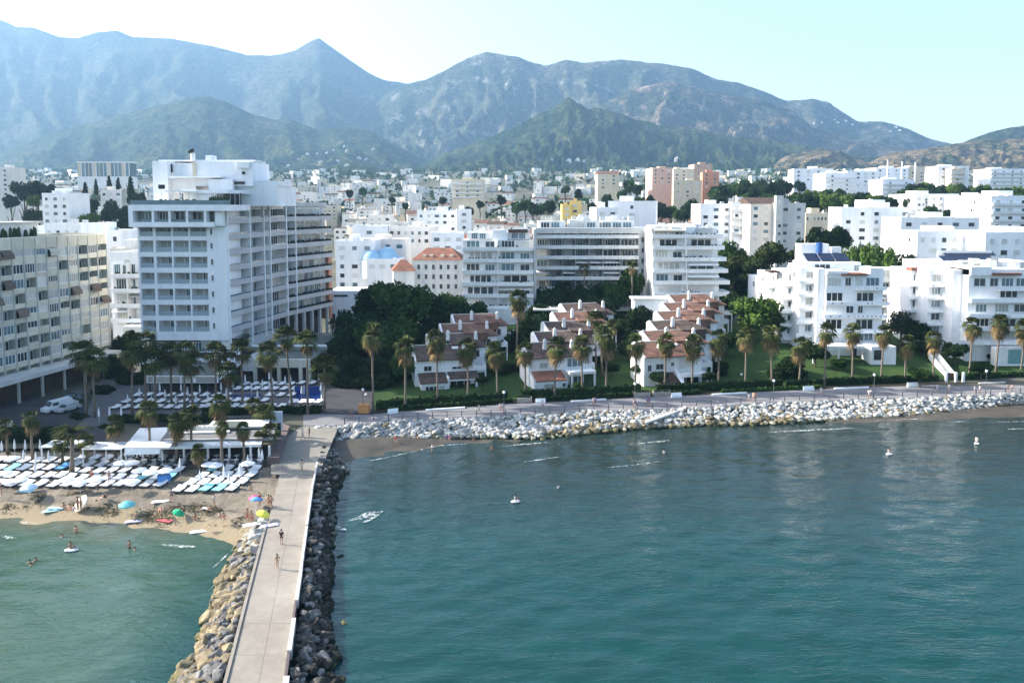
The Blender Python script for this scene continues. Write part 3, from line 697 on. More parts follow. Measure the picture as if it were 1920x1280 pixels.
def balcony_block(root, fr, W_, zf, fh, nf, step=0.0, depth=12, recess=1.8, wallm=WHITE2, bandm=LILAC, bays=None, shade=.3, plants=.5, side=0.0, awn=.2, band=1.05, fins=True, seed=1, finm=None):
    """zf: underside level of the lowest slab; floor k sits at zf+k*fh; step: how much each lower floor comes forward"""
    r = random.Random(seed)
    core = MB(wallm)
    for k in range(nf):
        z = zf + k * fh; o = step * k; s = side * k
        core.box(s + .05, W_ - s - .05, o + recess, depth, z, z + fh - (0 if k < nf - 1 else .3), wallm, fr)
    core.obj('wall', root)
    bays = bays or [W_ / round(W_ / 4.0)] * round(W_ / 4.0)
    for k in range(nf):
        z = zf + k * fh; o = step * k; s = side * k
        b = MB(bandm); b.box(s, W_ - s, o, o + .16, z, z + band, None, fr); b.box(s, W_ - s, o + .16, o + recess, z, z + .22, None, fr)
        b.box(s, s + .16, o + .16, o + recess, z + .22, z + band, None, fr); b.box(W_ - s - .16, W_ - s, o + .16, o + recess, z + .22, z + band, None, fr)
        if k == nf - 1: pass
        b.obj('balcony', root)
        u = 0
        for i, bw in enumerate(bays):
            a, c = max(u + .25, s + .3), min(u + bw - .25, W_ - s - .3)
            if c - a > 1.2:
                q = r.random(); hh = fh - .55
                w1 = c - a
                if q < shade: win(root, fr, (a + c) / 2, o + recess, z + .25, w1 * r.uniform(.7, .95), hh, r.choice([WN[4], WG[2]]))
                elif q < .75: win(root, fr, (a + c) / 2, o + recess, z + .25, w1 * r.uniform(.6, .95), hh, r.choice(WG[:2] + [WG[3]]))
                else:
                    win(root, fr, a + w1 * .27, o + recess, z + .25, w1 * .42, hh, r.choice(WG)); win(root, fr, a + w1 * .78, o + recess, z + .8, w1 * .3, hh - .8, r.choice(WN))
                if r.random() < awn:
                    e = MB(r.choice([AWNW, AWNG])); zt = z + fh - .35
                    e.hexa([fr.p(a, o + recess - .05, zt - .06), fr.p(c, o + recess - .05, zt - .06), fr.p(c, o - .25, zt - .75), fr.p(a, o - .25, zt - .75)][::-1], [fr.p(a, o + recess - .05, zt), fr.p(c, o + recess - .05, zt), fr.p(c, o - .25, zt - .69), fr.p(a, o - .25, zt - .69)][::-1]); e.obj('awning', root)
            if fins and i > 0 and u > s + .5 and u < W_ - s - .5:
                e = MB(finm or wallm); e.box(u - .12, u + .12, o + .16, o + recess, z + .22, z + fh - .001, None, fr); e.obj('divider', root)
            u += bw
        if r.random() < plants:
            b = MB(PLANT); a = r.uniform(s + .3, W_ * .5); c = r.uniform(W_ * .55, W_ - s - .3); leafy(b, fr, a, c, o + .2, o + .5, z + band - .15, z + band + .45, n=int((c - a) * 1.2)); b.obj('planter', root)

def parapet_roof(b, fr, u0, u1, v0, v1, z, m, h=.9, t=.2):
    b.box(u0, u1, v0, v0 + t, z, z + h, m, fr); b.box(u0, u1, v1 - t, v1, z, z + h, m, fr); b.box(u0, u0 + t, v0 + t, v1 - t, z, z + h, m, fr); b.box(u1 - t, u1, v0 + t, v1 - t, z, z + h, m, fr)

# ================= beige slab at the left edge (long facade seen obliquely)
A = Vector((xat(0, 142), 142)); B = Vector((xat(203, 169.5), 169.5)); dv = (B - A).normalized(); O_ = A - dv * 22
ang = math.atan2(dv.y, dv.x)       # u runs away from us, the front (-v) faces right
fl = Fr(O_.x, O_.y, ang)
# -v must face +x: with u pointing away (+y), -v points to +x already
root = thing('apartment_building', (O_.x, O_.y, 2.3), 'long beige concrete apartment slab with loggias and awnings at the left edge', 'building')
LEN = (B - O_).length; zt = zat(438, 169.5); zb = 8.2; nF = 8; fh = (zt - 2.2 - zb) / nF
c = MB(BEIGE); c.box(0, LEN, 1.4, 12, 2, zt - .4, None, fl); parapet_roof(c, fl, 0, LEN, 1.4, 12, zt - .4, BEIGE, .5); c.obj('wall', root)
c = MB(BEIGE2)
nb = 18; bw = LEN / nb
for i in range(nb):
    c = MB(BEIGE2); c.box(i * bw + .08, (i + 1) * bw - .08, -.05, 1.4, zt - 2.2, zt, None, fl); c.obj('roof_panel', root)
r = random.Random(11)
FINM = mat('pale_fins', (.44, .46, .42), .85, .15, .6, streak=True)
for i in range(nb + 1):
    c = MB(FINM); c.box(i * bw - .14, i * bw + .14, -.12, 1.4, zb - .8, zt - 2.2, None, fl); c.obj('fin', root)
for k in range(nF):
    z = zb + k * fh
    for i in range(nb):
        u = i * bw; uc = u + bw / 2
        p = MB(BEIGE2); q = r.random()
        # parapet or blind panel of each loggia
        hgt = r.choice([.95, .95, .95, 1.5])
        p.box(u + .14, u + bw - .14, -.02, .12, z, z + hgt, None, fl); p.box(u + .14, u + bw - .14, .12, 1.4, z, z + .2, None, fl); p.obj('parapet', root)
        if q < .38: win(root, fl, uc, .14, z + hgt, bw - .35, fh - hgt - .02, r.choice([WG[0], WG[2], WG[2], WN[3]]))
        elif q < .55: win(root, fl, uc, 1.4, z + .25, bw - .5, fh - .6, r.choice(WG))
        elif q < .70:
            win(root, fl, uc, 1.4, z + .25, bw - .5, fh - .6, WG[1])
        elif q < .90: win(root, fl, uc, .14, z + hgt, bw - .35, fh - hgt - .02, r.choice([WN[4], WG[1], WG[3]]))
        else:
            win(root, fl, uc, 1.4, z + .25, bw - .5, fh - .6, WG[1])
            e = MB(r.choice([BROWN, BROWN, AWNG])); za = z + fh - .1; pts0 = [(0, 0), (-.5, -.25), (-.85, -.8), (-.95, -1.5)]
            for (v0, w0), (v1, w1) in zip(pts0[:-1], pts0[1:]):
                e.hexa([fl.p(u + .16, v0 - .02, za + w0 - .05), fl.p(u + bw - .16, v0 - .02, za + w0 - .05), fl.p(u + bw - .16, v1 - .02, za + w1 - .05), fl.p(u + .16, v1 - .02, za + w1 - .05)], [fl.p(u + .16, v0, za + w0), fl.p(u + bw - .16, v0, za + w0), fl.p(u + bw - .16, v1, za + w1), fl.p(u + .16, v1, za + w1)])
            e.obj('awning', root)
c = MB(SLAB); c.hexa([fl.p(0, -4.5, zb - 1.7), fl.p(LEN - 1, -3.6, zb - 1.7), fl.p(LEN - 1, 1.4, zb - 1.7), fl.p(0, 1.4, zb - 1.7)], [fl.p(0, -4.5, zb - .85), fl.p(LEN - 1, -3.6, zb - .85), fl.p(LEN - 1, 1.4, zb - .85), fl.p(0, 1.4, zb - .85)]); c.obj('canopy', root)
BRK = mat('brown_cladding', (.075, .05, .04), .8, .3, .8)
c = MB(BRK); c.box(0, LEN - .5, 1.1, 1.38, 2, zb - 1.75, None, fl); c.obj('shopfront', root)
for i in range(0, nb, 2):
    c = MB(FINM); c.box(i * bw - .2, i * bw + .2, -3, -2.6, 2, zb - 1.71, None, fl); c.obj('column', root)
# roof garden structures
c = MB(SLAB); c.box(2, LEN - 12, 6, 11.5, zt, zt + 2.6, WHITE2, fl); c.box(1, LEN - 11, 5.2, 11.9, zt + 2.6, zt + 2.9, None, fl); c.obj('penthouse', root)
c = MB(PLANT); leafy(c, fl, 3, LEN - 13.5, 4.0, 5.2, zt - .3, zt + 1.8, n=60); c.obj('roof_planting', root)

# ================= white tower hotel
HX, HY = -70, 163.0
root = thing('hotel_tower', (HX, HY, 2.3), 'tall white hotel tower with square balcony bays and a curved balconied wing behind palms', 'hotel')
hotel = root
def hx(px): return xat(px, HY)
def hzz(py): return zat(py, HY)
cols_ = [(266, 291), (296, 325), (328, 357), (360, 391)]
rows_ = [(427, 443), (451, 472.5), (481.5, 502), (511.5, 532), (541.5, 562), (571.5, 592), (601, 621.5)]
xl, xr = hx(262.5), hx(426); zbot = hzz(638)
c = MB(WHITE)
D0 = 2.0
xe = [xl] + [v for a, b_ in cols_ for v in (hx(a), hx(b_))] + [xr]
for i in range(0, len(xe), 2): c.box(xe[i], xe[i + 1], HY, HY + D0, zbot, hzz(425))
ze = [hzz(425)] + [v for a, b_ in rows_ for v in (hzz(a), hzz(b_))] + [zbot]
for i in range(1, len(xe) - 1, 2):
    for j in range(0, len(ze), 2): c.box(xe[i], xe[i + 1], HY + .01, HY + D0, ze[j + 1], ze[j])
c.box(xl + .01, xr - .01, HY + D0, HY + 9, zbot + .01, hzz(384))
c.obj('wall', root)
HB = [window_mesh('window', CURT, 1, False), window_mesh('window', GLASSB, 1, False), window_mesh('window', DARKG, 1, False)]
r = random.Random(5)
for j, (a, b_) in enumerate(rows_):
    for i, (x0, x1) in enumerate(cols_):
        X0, X1 = hx(x0), hx(x1); w = X1 - X0; z0 = hzz(b_); h = hzz(a) - z0
        f = Fr(X0, HY)
        win(root, f, w * .26, D0 - .01, z0 + .08, w * .40, h * .92, HB[0]); win(root, f, w * .68, D0 - .01, z0 + .08, w * .34, h * .92, r.choice([HB[0], HB[1], HB[2]]))
        g = MB(BALG); g.box(X0 + .05, X1 - .05, HY + .12, HY + .16, z0 + .02, z0 + 1.0); g.obj('balustrade', root)
        if r.random() < .6:
            g = MB(DARK, AWNW); q = r.uniform(.5, w - 1.4); g.box(X0 + q, X0 + q + .6, HY + .7, HY + 1.2, z0 + .4, z0 + .48, AWNW); g.box(X0 + q, X0 + q + .6, HY + 1.15, HY + 1.2, z0 + .48, z0 + .95, AWNW); g.box(X0 + q + .05, X0 + q + .1, HY + .75, HY + .8, z0 + .0, z0 + .4); g.box(X0 + q + .5, X0 + q + .55, HY + .75, HY + .8, z0, z0 + .4); g.obj('balcony_chair', root)
for j, (a, b_) in enumerate(rows_):      # slot windows on the blank strip
    win(root, Fr(hx(400), HY), 0, 0, hzz((a + b_) / 2 + 5), .5, 1.3, WN[0])
# cantilevered top box with open bays
BY = HY - 2.2
def bx(px): return xat(px, BY)
def bz(py): return zat(py, BY)
c = MB(WHITE); c.box(bx(246.5), bx(440), BY, HY + 8.99, bz(395.5), bz(384)); c.box(bx(246.5), bx(404), BY, HY - .01, bz(425.5), bz(416.5))
c.box(bx(246.5), bx(255), BY, HY - .01, bz(416.5), bz(395.5)); c.box(bx(404), xr, BY + 1.0, HY - .01, bz(424), bz(396))
c.box(bx(247), xl, HY - .01, HY + 8, bz(425.5), bz(395.5))
for a in (291.5, 322.5, 355, 388.5): c.box(bx(a) - .22, bx(a) + .22, BY + .1, HY - .01, bz(416.5), bz(395.5))
c.obj('top_box', root)
for a, b_ in ((268, 289), (295, 320.5), (325, 353), (358, 386)):
    x0, x1 = bx(a), bx(b_); win(root, Fr(x0, HY), (x1 - x0) / 2, -.02, bz(416.3), (x1 - x0), bz(396.5) - bz(416.3), r.choice([WG[0], WG[1], WG[3]]))
    g = MB(GLASSB); g.box(x0, x1, BY + .3, BY + .34, bz(416.4), bz(411)); g.obj('balustrade', root)
# roof terrace bar
tz = bz(384)
c = MB(WHITE); c.box(bx(305), bx(362), BY + 2.5, BY + 7.5, bz(360), bz(357)); c.obj('terrace_canopy', root)
for a in (320, 333, 350, 361):
    c = MB(FRAME); c.box(bx(a) - .08, bx(a) + .08, BY + 2.6, BY + 2.76, tz, bz(360)); c.obj('canopy_post', root)
c = MB(DARKG); c.box(bx(322), bx(436), BY + 6.9, BY + 7.1, tz, bz(361)); c.obj('terrace_glazing', root)
for a in range(325, 436, 9):
    c = MB(FRAME); c.box(bx(a) - .06, bx(a) + .06, BY + 6.8, BY + 6.9, tz, bz(361)); c.obj('glazing_bar', root)
g = MB(GLASSB); g.box(bx(250), bx(436), BY + .3, BY + .34, tz, tz + .95); g.obj('terrace_balustrade', root)
g = MB(PLANT); leafy(g, F0, bx(300), bx(372), BY + .7, BY + 1.3, tz, tz + 1.1, n=26); leafy(g, F0, bx(392), bx(430), BY + .9, BY + 2, tz, tz + 1.8, n=14); g.obj('terrace_planting', root)
c = MB(DARK, WHITE2); c.box(bx(298), bx(310), BY + 1.5, BY + 1.7, bz(354), bz(346), DARK); c.box(bx(303.4), bx(304.2), BY + 1.55, BY + 1.65, tz, bz(354), WHITE2); c.obj('terrace_sign_mast', root)
# plant rooms on the roof
def rb(name, p0, p1, y0, y1, Ya, Yb, m=WHITE):
    c = MB(m); c.box(xat(p0, Ya, 380), xat(p1, Ya, 380), Ya, Yb, zat(y1, Ya), zat(y0, Ya)); return c.obj(name, root)
rb('roof_pylon', 288, 316, 302, 385, 170.3, 176)
rb('plant_room', 316.2, 368, 306, 356, 172.3, 184)
rb('plant_room', 368.3, 475, 303, 349, 171.3, 183)
rb('plant_room', 392, 437, 336, 384, 169.9, 171.2)
rb('plant_room', 437.2, 519, 348, 386, 172.5, 188)
rb('plant_room', 475.3, 522, 339, 348, 172.7, 184)
rb('roof_slab', 318, 414, 330, 333, 168.6, 172.1)
rb('roof_slab', 300, 480, 300, 302.9, 174.3, 182)
rb('stair_head', 388, 399, 291, 303, 175, 178)
rb('stair_head', 446, 468, 304, 315, 170.4, 171.2)
rb('dark_vent', 416, 459, 340.5, 345.5, 170.9, 171.25, DARK)
rb('dark_vent', 319, 325, 308, 323, 172.0, 172.25, DARK)
rb('dark_vent', 455, 460, 322, 327, 171.0, 171.25, DARK)
c = MB(FRAME); x0 = xat(370, 174); c.tube([(x0, 174, zat(303, 174)), (x0, 174, zat(287, 174))], [.55, .5], 10); ch = c.obj('flue', root)
c = MB(DARK); c.tube([(x0 - .1, 174, zat(287, 174)), (x0 - .45, 174, zat(282, 174))], [.5, .8], 10); c.obj('flue_cap', root)
c = MB(CREAM); c.box(xat(369, 171), xat(374.5, 171), 170.9, 171.25, zat(330, 171), zat(304, 171)); c.obj('louvre', root)
# the long wing that runs back
P0 = Vector((xat(429, 164), 164)); P1 = Vector((xat(537, 190), 190)); P2 = Vector((xat(624, 210), 210))
def wing(P, Q, first, pattern, planter, nfl=9, tops=True, fin_at=None, off=0.0, ztop=None):
    d = (Q - P); Lg = d.length; a = math.atan2(d.y, d.x); f = Fr(P.x, P.y, a)
    pitch = 3.34
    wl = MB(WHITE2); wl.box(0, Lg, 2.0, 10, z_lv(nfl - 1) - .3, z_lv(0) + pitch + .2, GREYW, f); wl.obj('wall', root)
    for k in range(nfl):
        z = z_lv(k)
        b = MB(BANDM); b.box(-.1, Lg, -.2, -.02, z - .3, z + .85, None, f); b.box(-.1, Lg, -.02, 2.0, z - .3, z - .05, None, f); b.obj('balcony', root)
        u = 0
        for w in pattern:
            if w < 0: u += -w; continue
            if u + w > Lg + .3: break
            win(root, f, u + w / 2, 2.0, z, w - .3, pitch - .4, rnd.choice([WG[0], WG[0], WG[3], HB[0]])); u += w
        if planter:
            b = MB(PLD); b.box(.4, Lg - .4, -.28, .1, z + .85, z + 1.12, None, f); leafy(b, f, .5, Lg - .5, -.2, .2, z + 1.1, z + 1.5, PLD, n=24); b.obj('planter', root)
        else:
            b = MB(GLASSB); b.box(.2, Lg - .2, -.06, -.03, z + .85, z + 1.15, None, f); b.obj('balustrade', root)
    for u in fin_at or []:
        b = MB(WHITE); b.box(u - .18, u + .18, -.3, 2.0, z_lv(nfl - 1) - .35, z_lv(0) + pitch, None, f); b.obj('fin', root)
    return f, Lg
BANDM = mat('lilac_band', (.50, .49, .50), .8, .10, .4, streak=True); PLD = mat('dark_planter', (.012, .014, .012), .9, .4, 2)
Z0 = zat(417, 165)
def z_lv(k): return Z0 - 3.34 * k
f1, L1 = wing(P0, P1, 0, [5.2, 5.2, 3.6, 2.6, 5, 5], False, fin_at=[0.0, 9.3, 15.6, 18.6])
f2, L2 = wing(P1, P2, 0, [3.2, 2.4, 2.4, 2.4, 2.4, 2.4, 3.4], True, nfl=8, fin_at=[.4, 4.2])
# top glazed storeys and roof slab
c = MB(WHITE); c.box(-.6, L1 + 4, -.9, 10, zat(363, 166), zat(356.5, 166), None, f1); c.box(-.1, L1 + 2, .2, 2.3, zat(393, 166), zat(390.5, 166), None, f1); c.obj('roof_slab', root)
c = MB(WHITE2); c.box(0, L1 + 2, 2.3, 9.8, Z0 + 3.0, zat(363, 166), None, f1); c.obj('penthouse', root)
for i in range(13):
    win(root, f1, 1.2 + i * 2.25, 2.3, zat(390, 166), 2.0, zat(364, 166) - zat(390, 166), rnd.choice([WG[0], HB[0], WG[3]]))
b = MB(GLASSB); b.box(.2, L1 + 1, -.1, -.06, zat(390, 166), zat(385, 166), None, f1); b.obj('balustrade', root)
c = MB(GREYW); c.box(0, L2, 1.5, 9.9, Z0 + 3.4, Z0 + 4.4, None, f2); c.obj('roof_slab', root)
# open ground storeys of the wing: columns and dark lobby
zlb = z_lv(7) + .2
c = MB(DARKG); c.box(2, L2, 3.5, 9, 3.4, z_lv(7) - .31, None, f2); c.obj('lobby', root)
for i in range(6):
    c = MB(SLAB); u = 1.0 + i * 3.6; c.box(u - .3, u + .3, .2, .9, 3.4, z_lv(7) - .31, None, f2); c.obj('column', root)
c = MB(GREYW); c.hexa([f1.p(2, -1, 2.3), f1.p(L1, -1, 2.3), f1.p(L1, 9.5, 2.3), f1.p(2, 9.5, 2.3)], [f1.p(2, -.5, z_lv(8) - .31), f1.p(L1, -.5, z_lv(8) - .31), f1.p(L1, 9.5, z_lv(8) - .31), f1.p(2, 9.5, z_lv(8) - .31)]); c.obj('wing_base', root)
c = MB(PINK); c.box(L2 - .2, L2 + 1.3, 1, 9, 8, Z0 - 9, None, f2); c.obj('stair_tower', root)
# recessed lower floors under the tower
c = MB(DARKG, WHITE); c.box(xl + .6, xr + 1.5, HY + 2.2, HY + 8.8, 2.3, zbot, DARKG); c.obj('lobby_wall', root)
for i in range(8):
    win(root, Fr(xl + .6, HY), 1.4 + i * 2.4, 2.2, hzz(664), 2.1, hzz(644) - hzz(664), WG[0])
c = MB(WHITE); c.box(xl - 1, xr + 1, HY - 1.5, HY + 2.1, hzz(680), hzz(674)); c.obj('first_floor_slab', root)
c = MB(BRK); c.box(xl - 1, xr + 4, HY + 1.2, HY + 2.15, hzz(705), hzz(680.2)); c.obj('timber_front', root)
# white building to the right of the wing
root = thing('white_annex', (xat(650, 214), 214, 3), 'plain white annex with one long slit window between the hotel wing and the dark trees', 'building')
c = MB(WHITE); x0, x1 = xat(618, 212), xat(683, 212); c.box(x0, x1, 212, 222, 3, zat(545, 212)); c.obj('wall', root)
c = MB(DARK); c.box(xat(626, 212), xat(652, 212), 211.9, 212.02, zat(556.5, 212), zat(552.5, 212)); c.obj('slit_window', root)
c = MB(DARK); c.box(xat(619, 212), xat(628, 212), 211.9, 212.02, zat(603, 212), zat(588, 212)); c.obj('door', root)

# ================= restaurant terrace at the foot of the hotel
RY = 149.0
TERR = mat('terrace_roof_grey', (.16, .17, .15), .9, .25, .5)
root = thing('terrace_restaurant', (xat(340, RY), RY, 2.3), 'ground floor terrace restaurant with a long white fascia board under the hotel tower', 'building')
c = MB(WHITE); c.box(xat(268, RY), xat(404, RY), RY, RY + .35, zat(718, RY), zat(704.5, RY)); fas = c.obj('fascia', root)
for a, b_ in ((271, 281), (285, 332), (336, 356), (363, 398)):
    c = MB(AWNG); c.box(xat(a, RY), xat(b_, RY), RY - .06, RY, zat(716.5, RY), zat(706, RY)); c.obj('fascia_panel', root)
c = MB(TERR); c.box(xat(268, RY), xat(404, RY), RY + .36, RY + 12, zat(703, RY) - .5, zat(703, RY)); c.obj('roof', root)
c = MB(DARKG); c.box(xat(268, RY), xat(420, RY), RY + 6, RY + 6.3, 2.3, zat(705, RY) - .3); c.obj('glazing', root)
for a in range(272, 405, 22):
    c = MB(DARK); c.box(xat(a, RY) - .1, xat(a, RY) + .1, RY + .5, RY + .7, 2.3, zat(704, RY) - .35); c.obj('post', root)
c = MB(WHITE); q0 = V(402, 704, RY); q1 = V(447, 670, RY + 9); 
c.hexa([(q0.x, q0.y, q0.z - 1.5), (q1.x, q1.y, q1.z - 1.6), (q1.x + .3, q1.y + .3, q1.z - 1.6), (q0.x + .3, q0.y + .3, q0.z - 1.5)], [(q0.x, q0.y, q0.z), (q1.x, q1.y, q1.z + 1.8), (q1.x + .3, q1.y + .3, q1.z + 1.8), (q0.x + .3, q0.y + .3, q0.z)]); c.obj('ramp_wall', root)
# pool pavilion (beige columns) right of the stairs
QY = 158.0
root = thing('pool_pavilion', (xat(520, QY), QY, 2.3), 'low beige pavilion with square columns and a flat terrace roof beside the pool deck', 'building')
c = MB(BEIGE); c.box(xat(470, QY), xat(578, QY), QY, QY + 1, zat(689, QY), zat(674, QY)); c.obj('beam', root)
c = MB(GREYW); c.box(xat(448, QY), xat(470, QY), QY + .3, QY + 9, zat(696, QY), zat(675, QY)); c.obj('side_wall', root)
c = MB(TERR); c.box(xat(448, QY), xat(580, QY), QY + 1.02, QY + 16, zat(675, QY) - .4, zat(675, QY) - .02); c.obj('roof', root)
for a in (474, 519, 560, 577):
    c = MB(BEIGE); c.box(xat(a, QY) - .35, xat(a, QY) + .35, QY + .1, QY + .8, 2.3, zat(689.2, QY)); c.obj('column', root)
c = MB(DARK); c.box(xat(448, QY), xat(600, QY), QY + 9, QY + 9.4, 2.3, zat(676, QY) - .42); c.obj('back_wall', root)
c = MB(SLAB); c.box(xat(470, 172), xat(618, 172), 167.5, 190, zat(648, 172) - .4, zat(648, 172), TERR); c.obj('upper_terrace', root)
c = MB(WHITE); c.box(xat(470, 167), xat(610, 167), 167.1, 167.4, zat(650, 167), zat(646.5, 167)); c.obj('terrace_edge', root)
# ================= row houses stepping up the garden
CHIM = mat('chimney_render', (.78, .77, .74), .85, .08, 1)
def chimney(root, fr, u, v, z, h=2.0):
    b = MB(CHIM); w = .42
    b.hexa([fr.p(u - w, v - w, z), fr.p(u + w, v - w, z), fr.p(u + w, v + w, z), fr.p(u - w, v + w, z)], [fr.p(u - w * .6, v - w * .6, z + h), fr.p(u + w * .6, v - w * .6, z + h), fr.p(u + w * .6, v + w * .6, z + h), fr.p(u - w * .6, v + w * .6, z + h)])
    b.box(u - w * .85, u + w * .85, v - w * .85, v + w * .85, z + h, z + h + .12, None, fr); b.hexa([fr.p(u - .25, v - .25, z + h + .12), fr.p(u + .25, v - .25, z + h + .12), fr.p(u + .25, v + .25, z + h + .12), fr.p(u - .25, v + .25, z + h + .12)], [fr.p(u - .05, v - .05, z + h + .5), fr.p(u + .05, v - .05, z + h + .5), fr.p(u + .05, v + .05, z + h + .5), fr.p(u - .05, v + .05, z + h + .5)])
    b.obj('chimney', root)
def slope(b, fr, u0, u1, v0, z0, v1, z1, m, t=.22):
    b.hexa([fr.p(u0, v0, z0 - t), fr.p(u1, v0, z0 - t), fr.p(u1, v1, z1 - t), fr.p(u0, v1, z1 - t)], [fr.p(u0, v0, z0), fr.p(u1, v0, z0), fr.p(u1, v1, z1), fr.p(u0, v1, z1)], m)
def row_unit(name, x, y, z, w, first, label, tile, ang, r, eave=5.5, rise=1.85, d=7.2):
    f = Fr(x, y, ang)
    root = thing(name, (x, y, z), label, 'house', 'terraced villas with chimneys stepping up the garden')
    b = MB(WHITE); zb = z - 2.5
    b.box(0, w, 0, d, zb, z + eave - .25, None, f)
    # gable walls left and right
    for u0, u1 in ((0, .3),):
        b.poly([f.p(u0, -.25, z + eave - .25), f.p(u0, d * .82, z + eave + rise + .12), f.p(u0, d, z + eave + rise - .5), f.p(u0, d, z + eave - .25)]); b.poly([f.p(u1, -.25, z + eave - .25), f.p(u1, d, z + eave - .25), f.p(u1, d, z + eave + rise - .5), f.p(u1, d * .82, z + eave + rise + .12)])
        b.poly([f.p(u0, -.25, z + eave - .25), f.p(u1, -.25, z + eave - .25), f.p(u1, d * .82, z + eave + rise + .12), f.p(u0, d * .82, z + eave + rise + .12)])
        b.poly([f.p(u0, d * .82, z + eave + rise + .12), f.p(u1, d * .82, z + eave + rise + .12), f.p(u1, d, z + eave + rise - .5), f.p(u0, d, z + eave + rise - .5)])
    for u0, u1 in ((w - .3, w - .02),):
        pass
    b.obj('wall', root)
    b = MB(tile); hx0, hx1, hz = w + .4, w - 2.3, z + eave - .15; vr = d * .82; zr_ = z + eave + rise
    b.poly([f.p(.3, -.55, hz), f.p(hx0, -.55, hz), f.p(hx1, vr, zr_), f.p(.3, vr, zr_)]); b.poly([f.p(hx0, -.55, hz), f.p(hx0, d + .1, hz + .3), f.p(hx1, vr, zr_)]); b.poly([f.p(.3, vr, zr_), f.p(hx1, vr, zr_), f.p(hx0, d + .1, hz + .3), f.p(.3, d + .1, zr_ - .6)]); b.poly([f.p(.3, -.55, hz - .2), f.p(hx0, -.55, hz - .2), f.p(hx0, -.55, hz), f.p(.3, -.55, hz)]); b.poly([f.p(hx0, -.55, hz - .2), f.p(hx0, d, hz - .2), f.p(hx0, d + .1, hz + .3), f.p(hx0, -.55, hz)]); b.obj('roof', root)
    b = MB(SLAB); b.box(-.05, w - 2.3, d * .82 - .12, d * .82 + .12, z + eave + rise - .08, z + eave + rise + .07, None, f); b.obj('ridge', root)
    chimney(root, f, w * .36, d * .42, z + eave + rise * .35, 2.0); chimney(root, f, w * .86, d * .42, z + eave + rise * .25, 1.8)
    if r.random() < .6:
        s = MB(SHADEC); u = w * r.uniform(.5, .7); v = d * .5; s.hexa([f.p(u, v, z + eave + rise * .58), f.p(u + 1.3, v, z + eave + rise * .58), f.p(u + 1.3, v + .9, z + eave + rise * .75), f.p(u, v + .9, z + eave + rise * .75)], [f.p(u, v, z + eave + rise * .58 + .25), f.p(u + 1.3, v, z + eave + rise * .58 + .25), f.p(u + 1.3, v + .9, z + eave + rise * .75 + .2), f.p(u, v + .9, z + eave + rise * .75 + .2)]); s.obj('skylight', root)
    return root, f
ZST = 1.15
def row(px_f, py_base, px_l, py_ridge_l, n, ang, tile_seq, tag_, seed, W0, z0):
    r = random.Random(seed)
    Yf = 154.5; out = []
    x0 = xat(px_f, Yf + 2)
    Yl = Yf + 7.2 * (n - 1) ; xl_ = xat(px_l, Yl)
    for i in range(n):
        t = i / (n - 1); x = lerp(x0, xl_, t); y = lerp(Yf, Yl, t); ridge = zat(lerp(ridge_f, py_ridge_l, t ** .9), y + 5.9) if False else None
        z = z0 + ZST * i
        lab = ('front house of the %s row of villas, facing the promenade' if i == 0 else 'topmost house at the back of the %s row of villas' if i == n - 1 else nth(i) + ' house from the front in the %s row of villas, mostly roof') % tag_
        lab = lab.replace('first house', 'next house') if False else lab
        if 0 < i < n - 1: lab = nth(i) + ' house from the front in the %s row of villas, mostly roof' % tag_
        root, f = row_unit('row_house', x, y, z, W0, i == 0, lab, tile_seq[i % len(tile_seq)], ang, r)
        w = W0
        if i > 0:      # the roofs run together on the right hand side
            b = MB(tile_seq[i % len(tile_seq)]); v0 = 7.2 * .82 - 7.2 - .3; zp = z - ZST + 7.35 + .08; vr = 7.2 * .82; zr_ = z + 7.35 - .08; u0, u1 = w * .42, w - 2.4
            b.hexa([f.p(u0 - .6, v0, zp - 1.6), f.p(u1, v0, zp - 1.6), f.p(u1, vr, zr_ - 1.5), f.p(u0, vr, zr_ - 1.5)], [f.p(u0 - .6, v0, zp), f.p(u1, v0, zp), f.p(u1, vr, zr_), f.p(u0, vr, zr_)]); b.obj('connecting_roof', root)
        # balconies on the right side
        b = MB(WHITE); b.box(w + .05, w + 2.6, .5, 4.8, z + 2.5, z + 2.75, None, f); b.box(w + 2.45, w + 2.6, .5, 4.8, z + 2.76, z + 3.5, None, f); b.box(w + .05, w + 2.44, .5, .65, z + 2.76, z + 3.5, None, f)
        b.box(w + 2.35, w + 2.6, .5, .75, z - 2, z + 2.49, None, f); b.obj('balcony', root)
        win(root, f, w + .01, 2.6, z + 2.9, 2.6, 2.0, WG[1], side=2); win(root, f, w + .01, 2.6, z - .2, 2.6, 2.2, WG[1], side=2)
        if i > 0:
            win(root, f, w * .8, -.01, z + 3.0, 2.2, 1.6, WN[1])
        out.append((root, f, z))
    return out
R1r = row(779, 725, 853, 592, 4, R(13), [TILEB, TILEB, TILE, TILE], 'left', 1, 12.2, 2.4)
R2r = row(991, 722, 1064, 568, 5, R(14), [TILEB, TILEB, TILEB, TILE, TILEB], 'middle', 2, 11.8, 2.9)
R3r = row(1206, 722, 1270, 553, 6, R(13), [TILE, TILE, TILEB, TILE, TILE, TILE, TILER], 'right', 3, 12.8, 3.1)
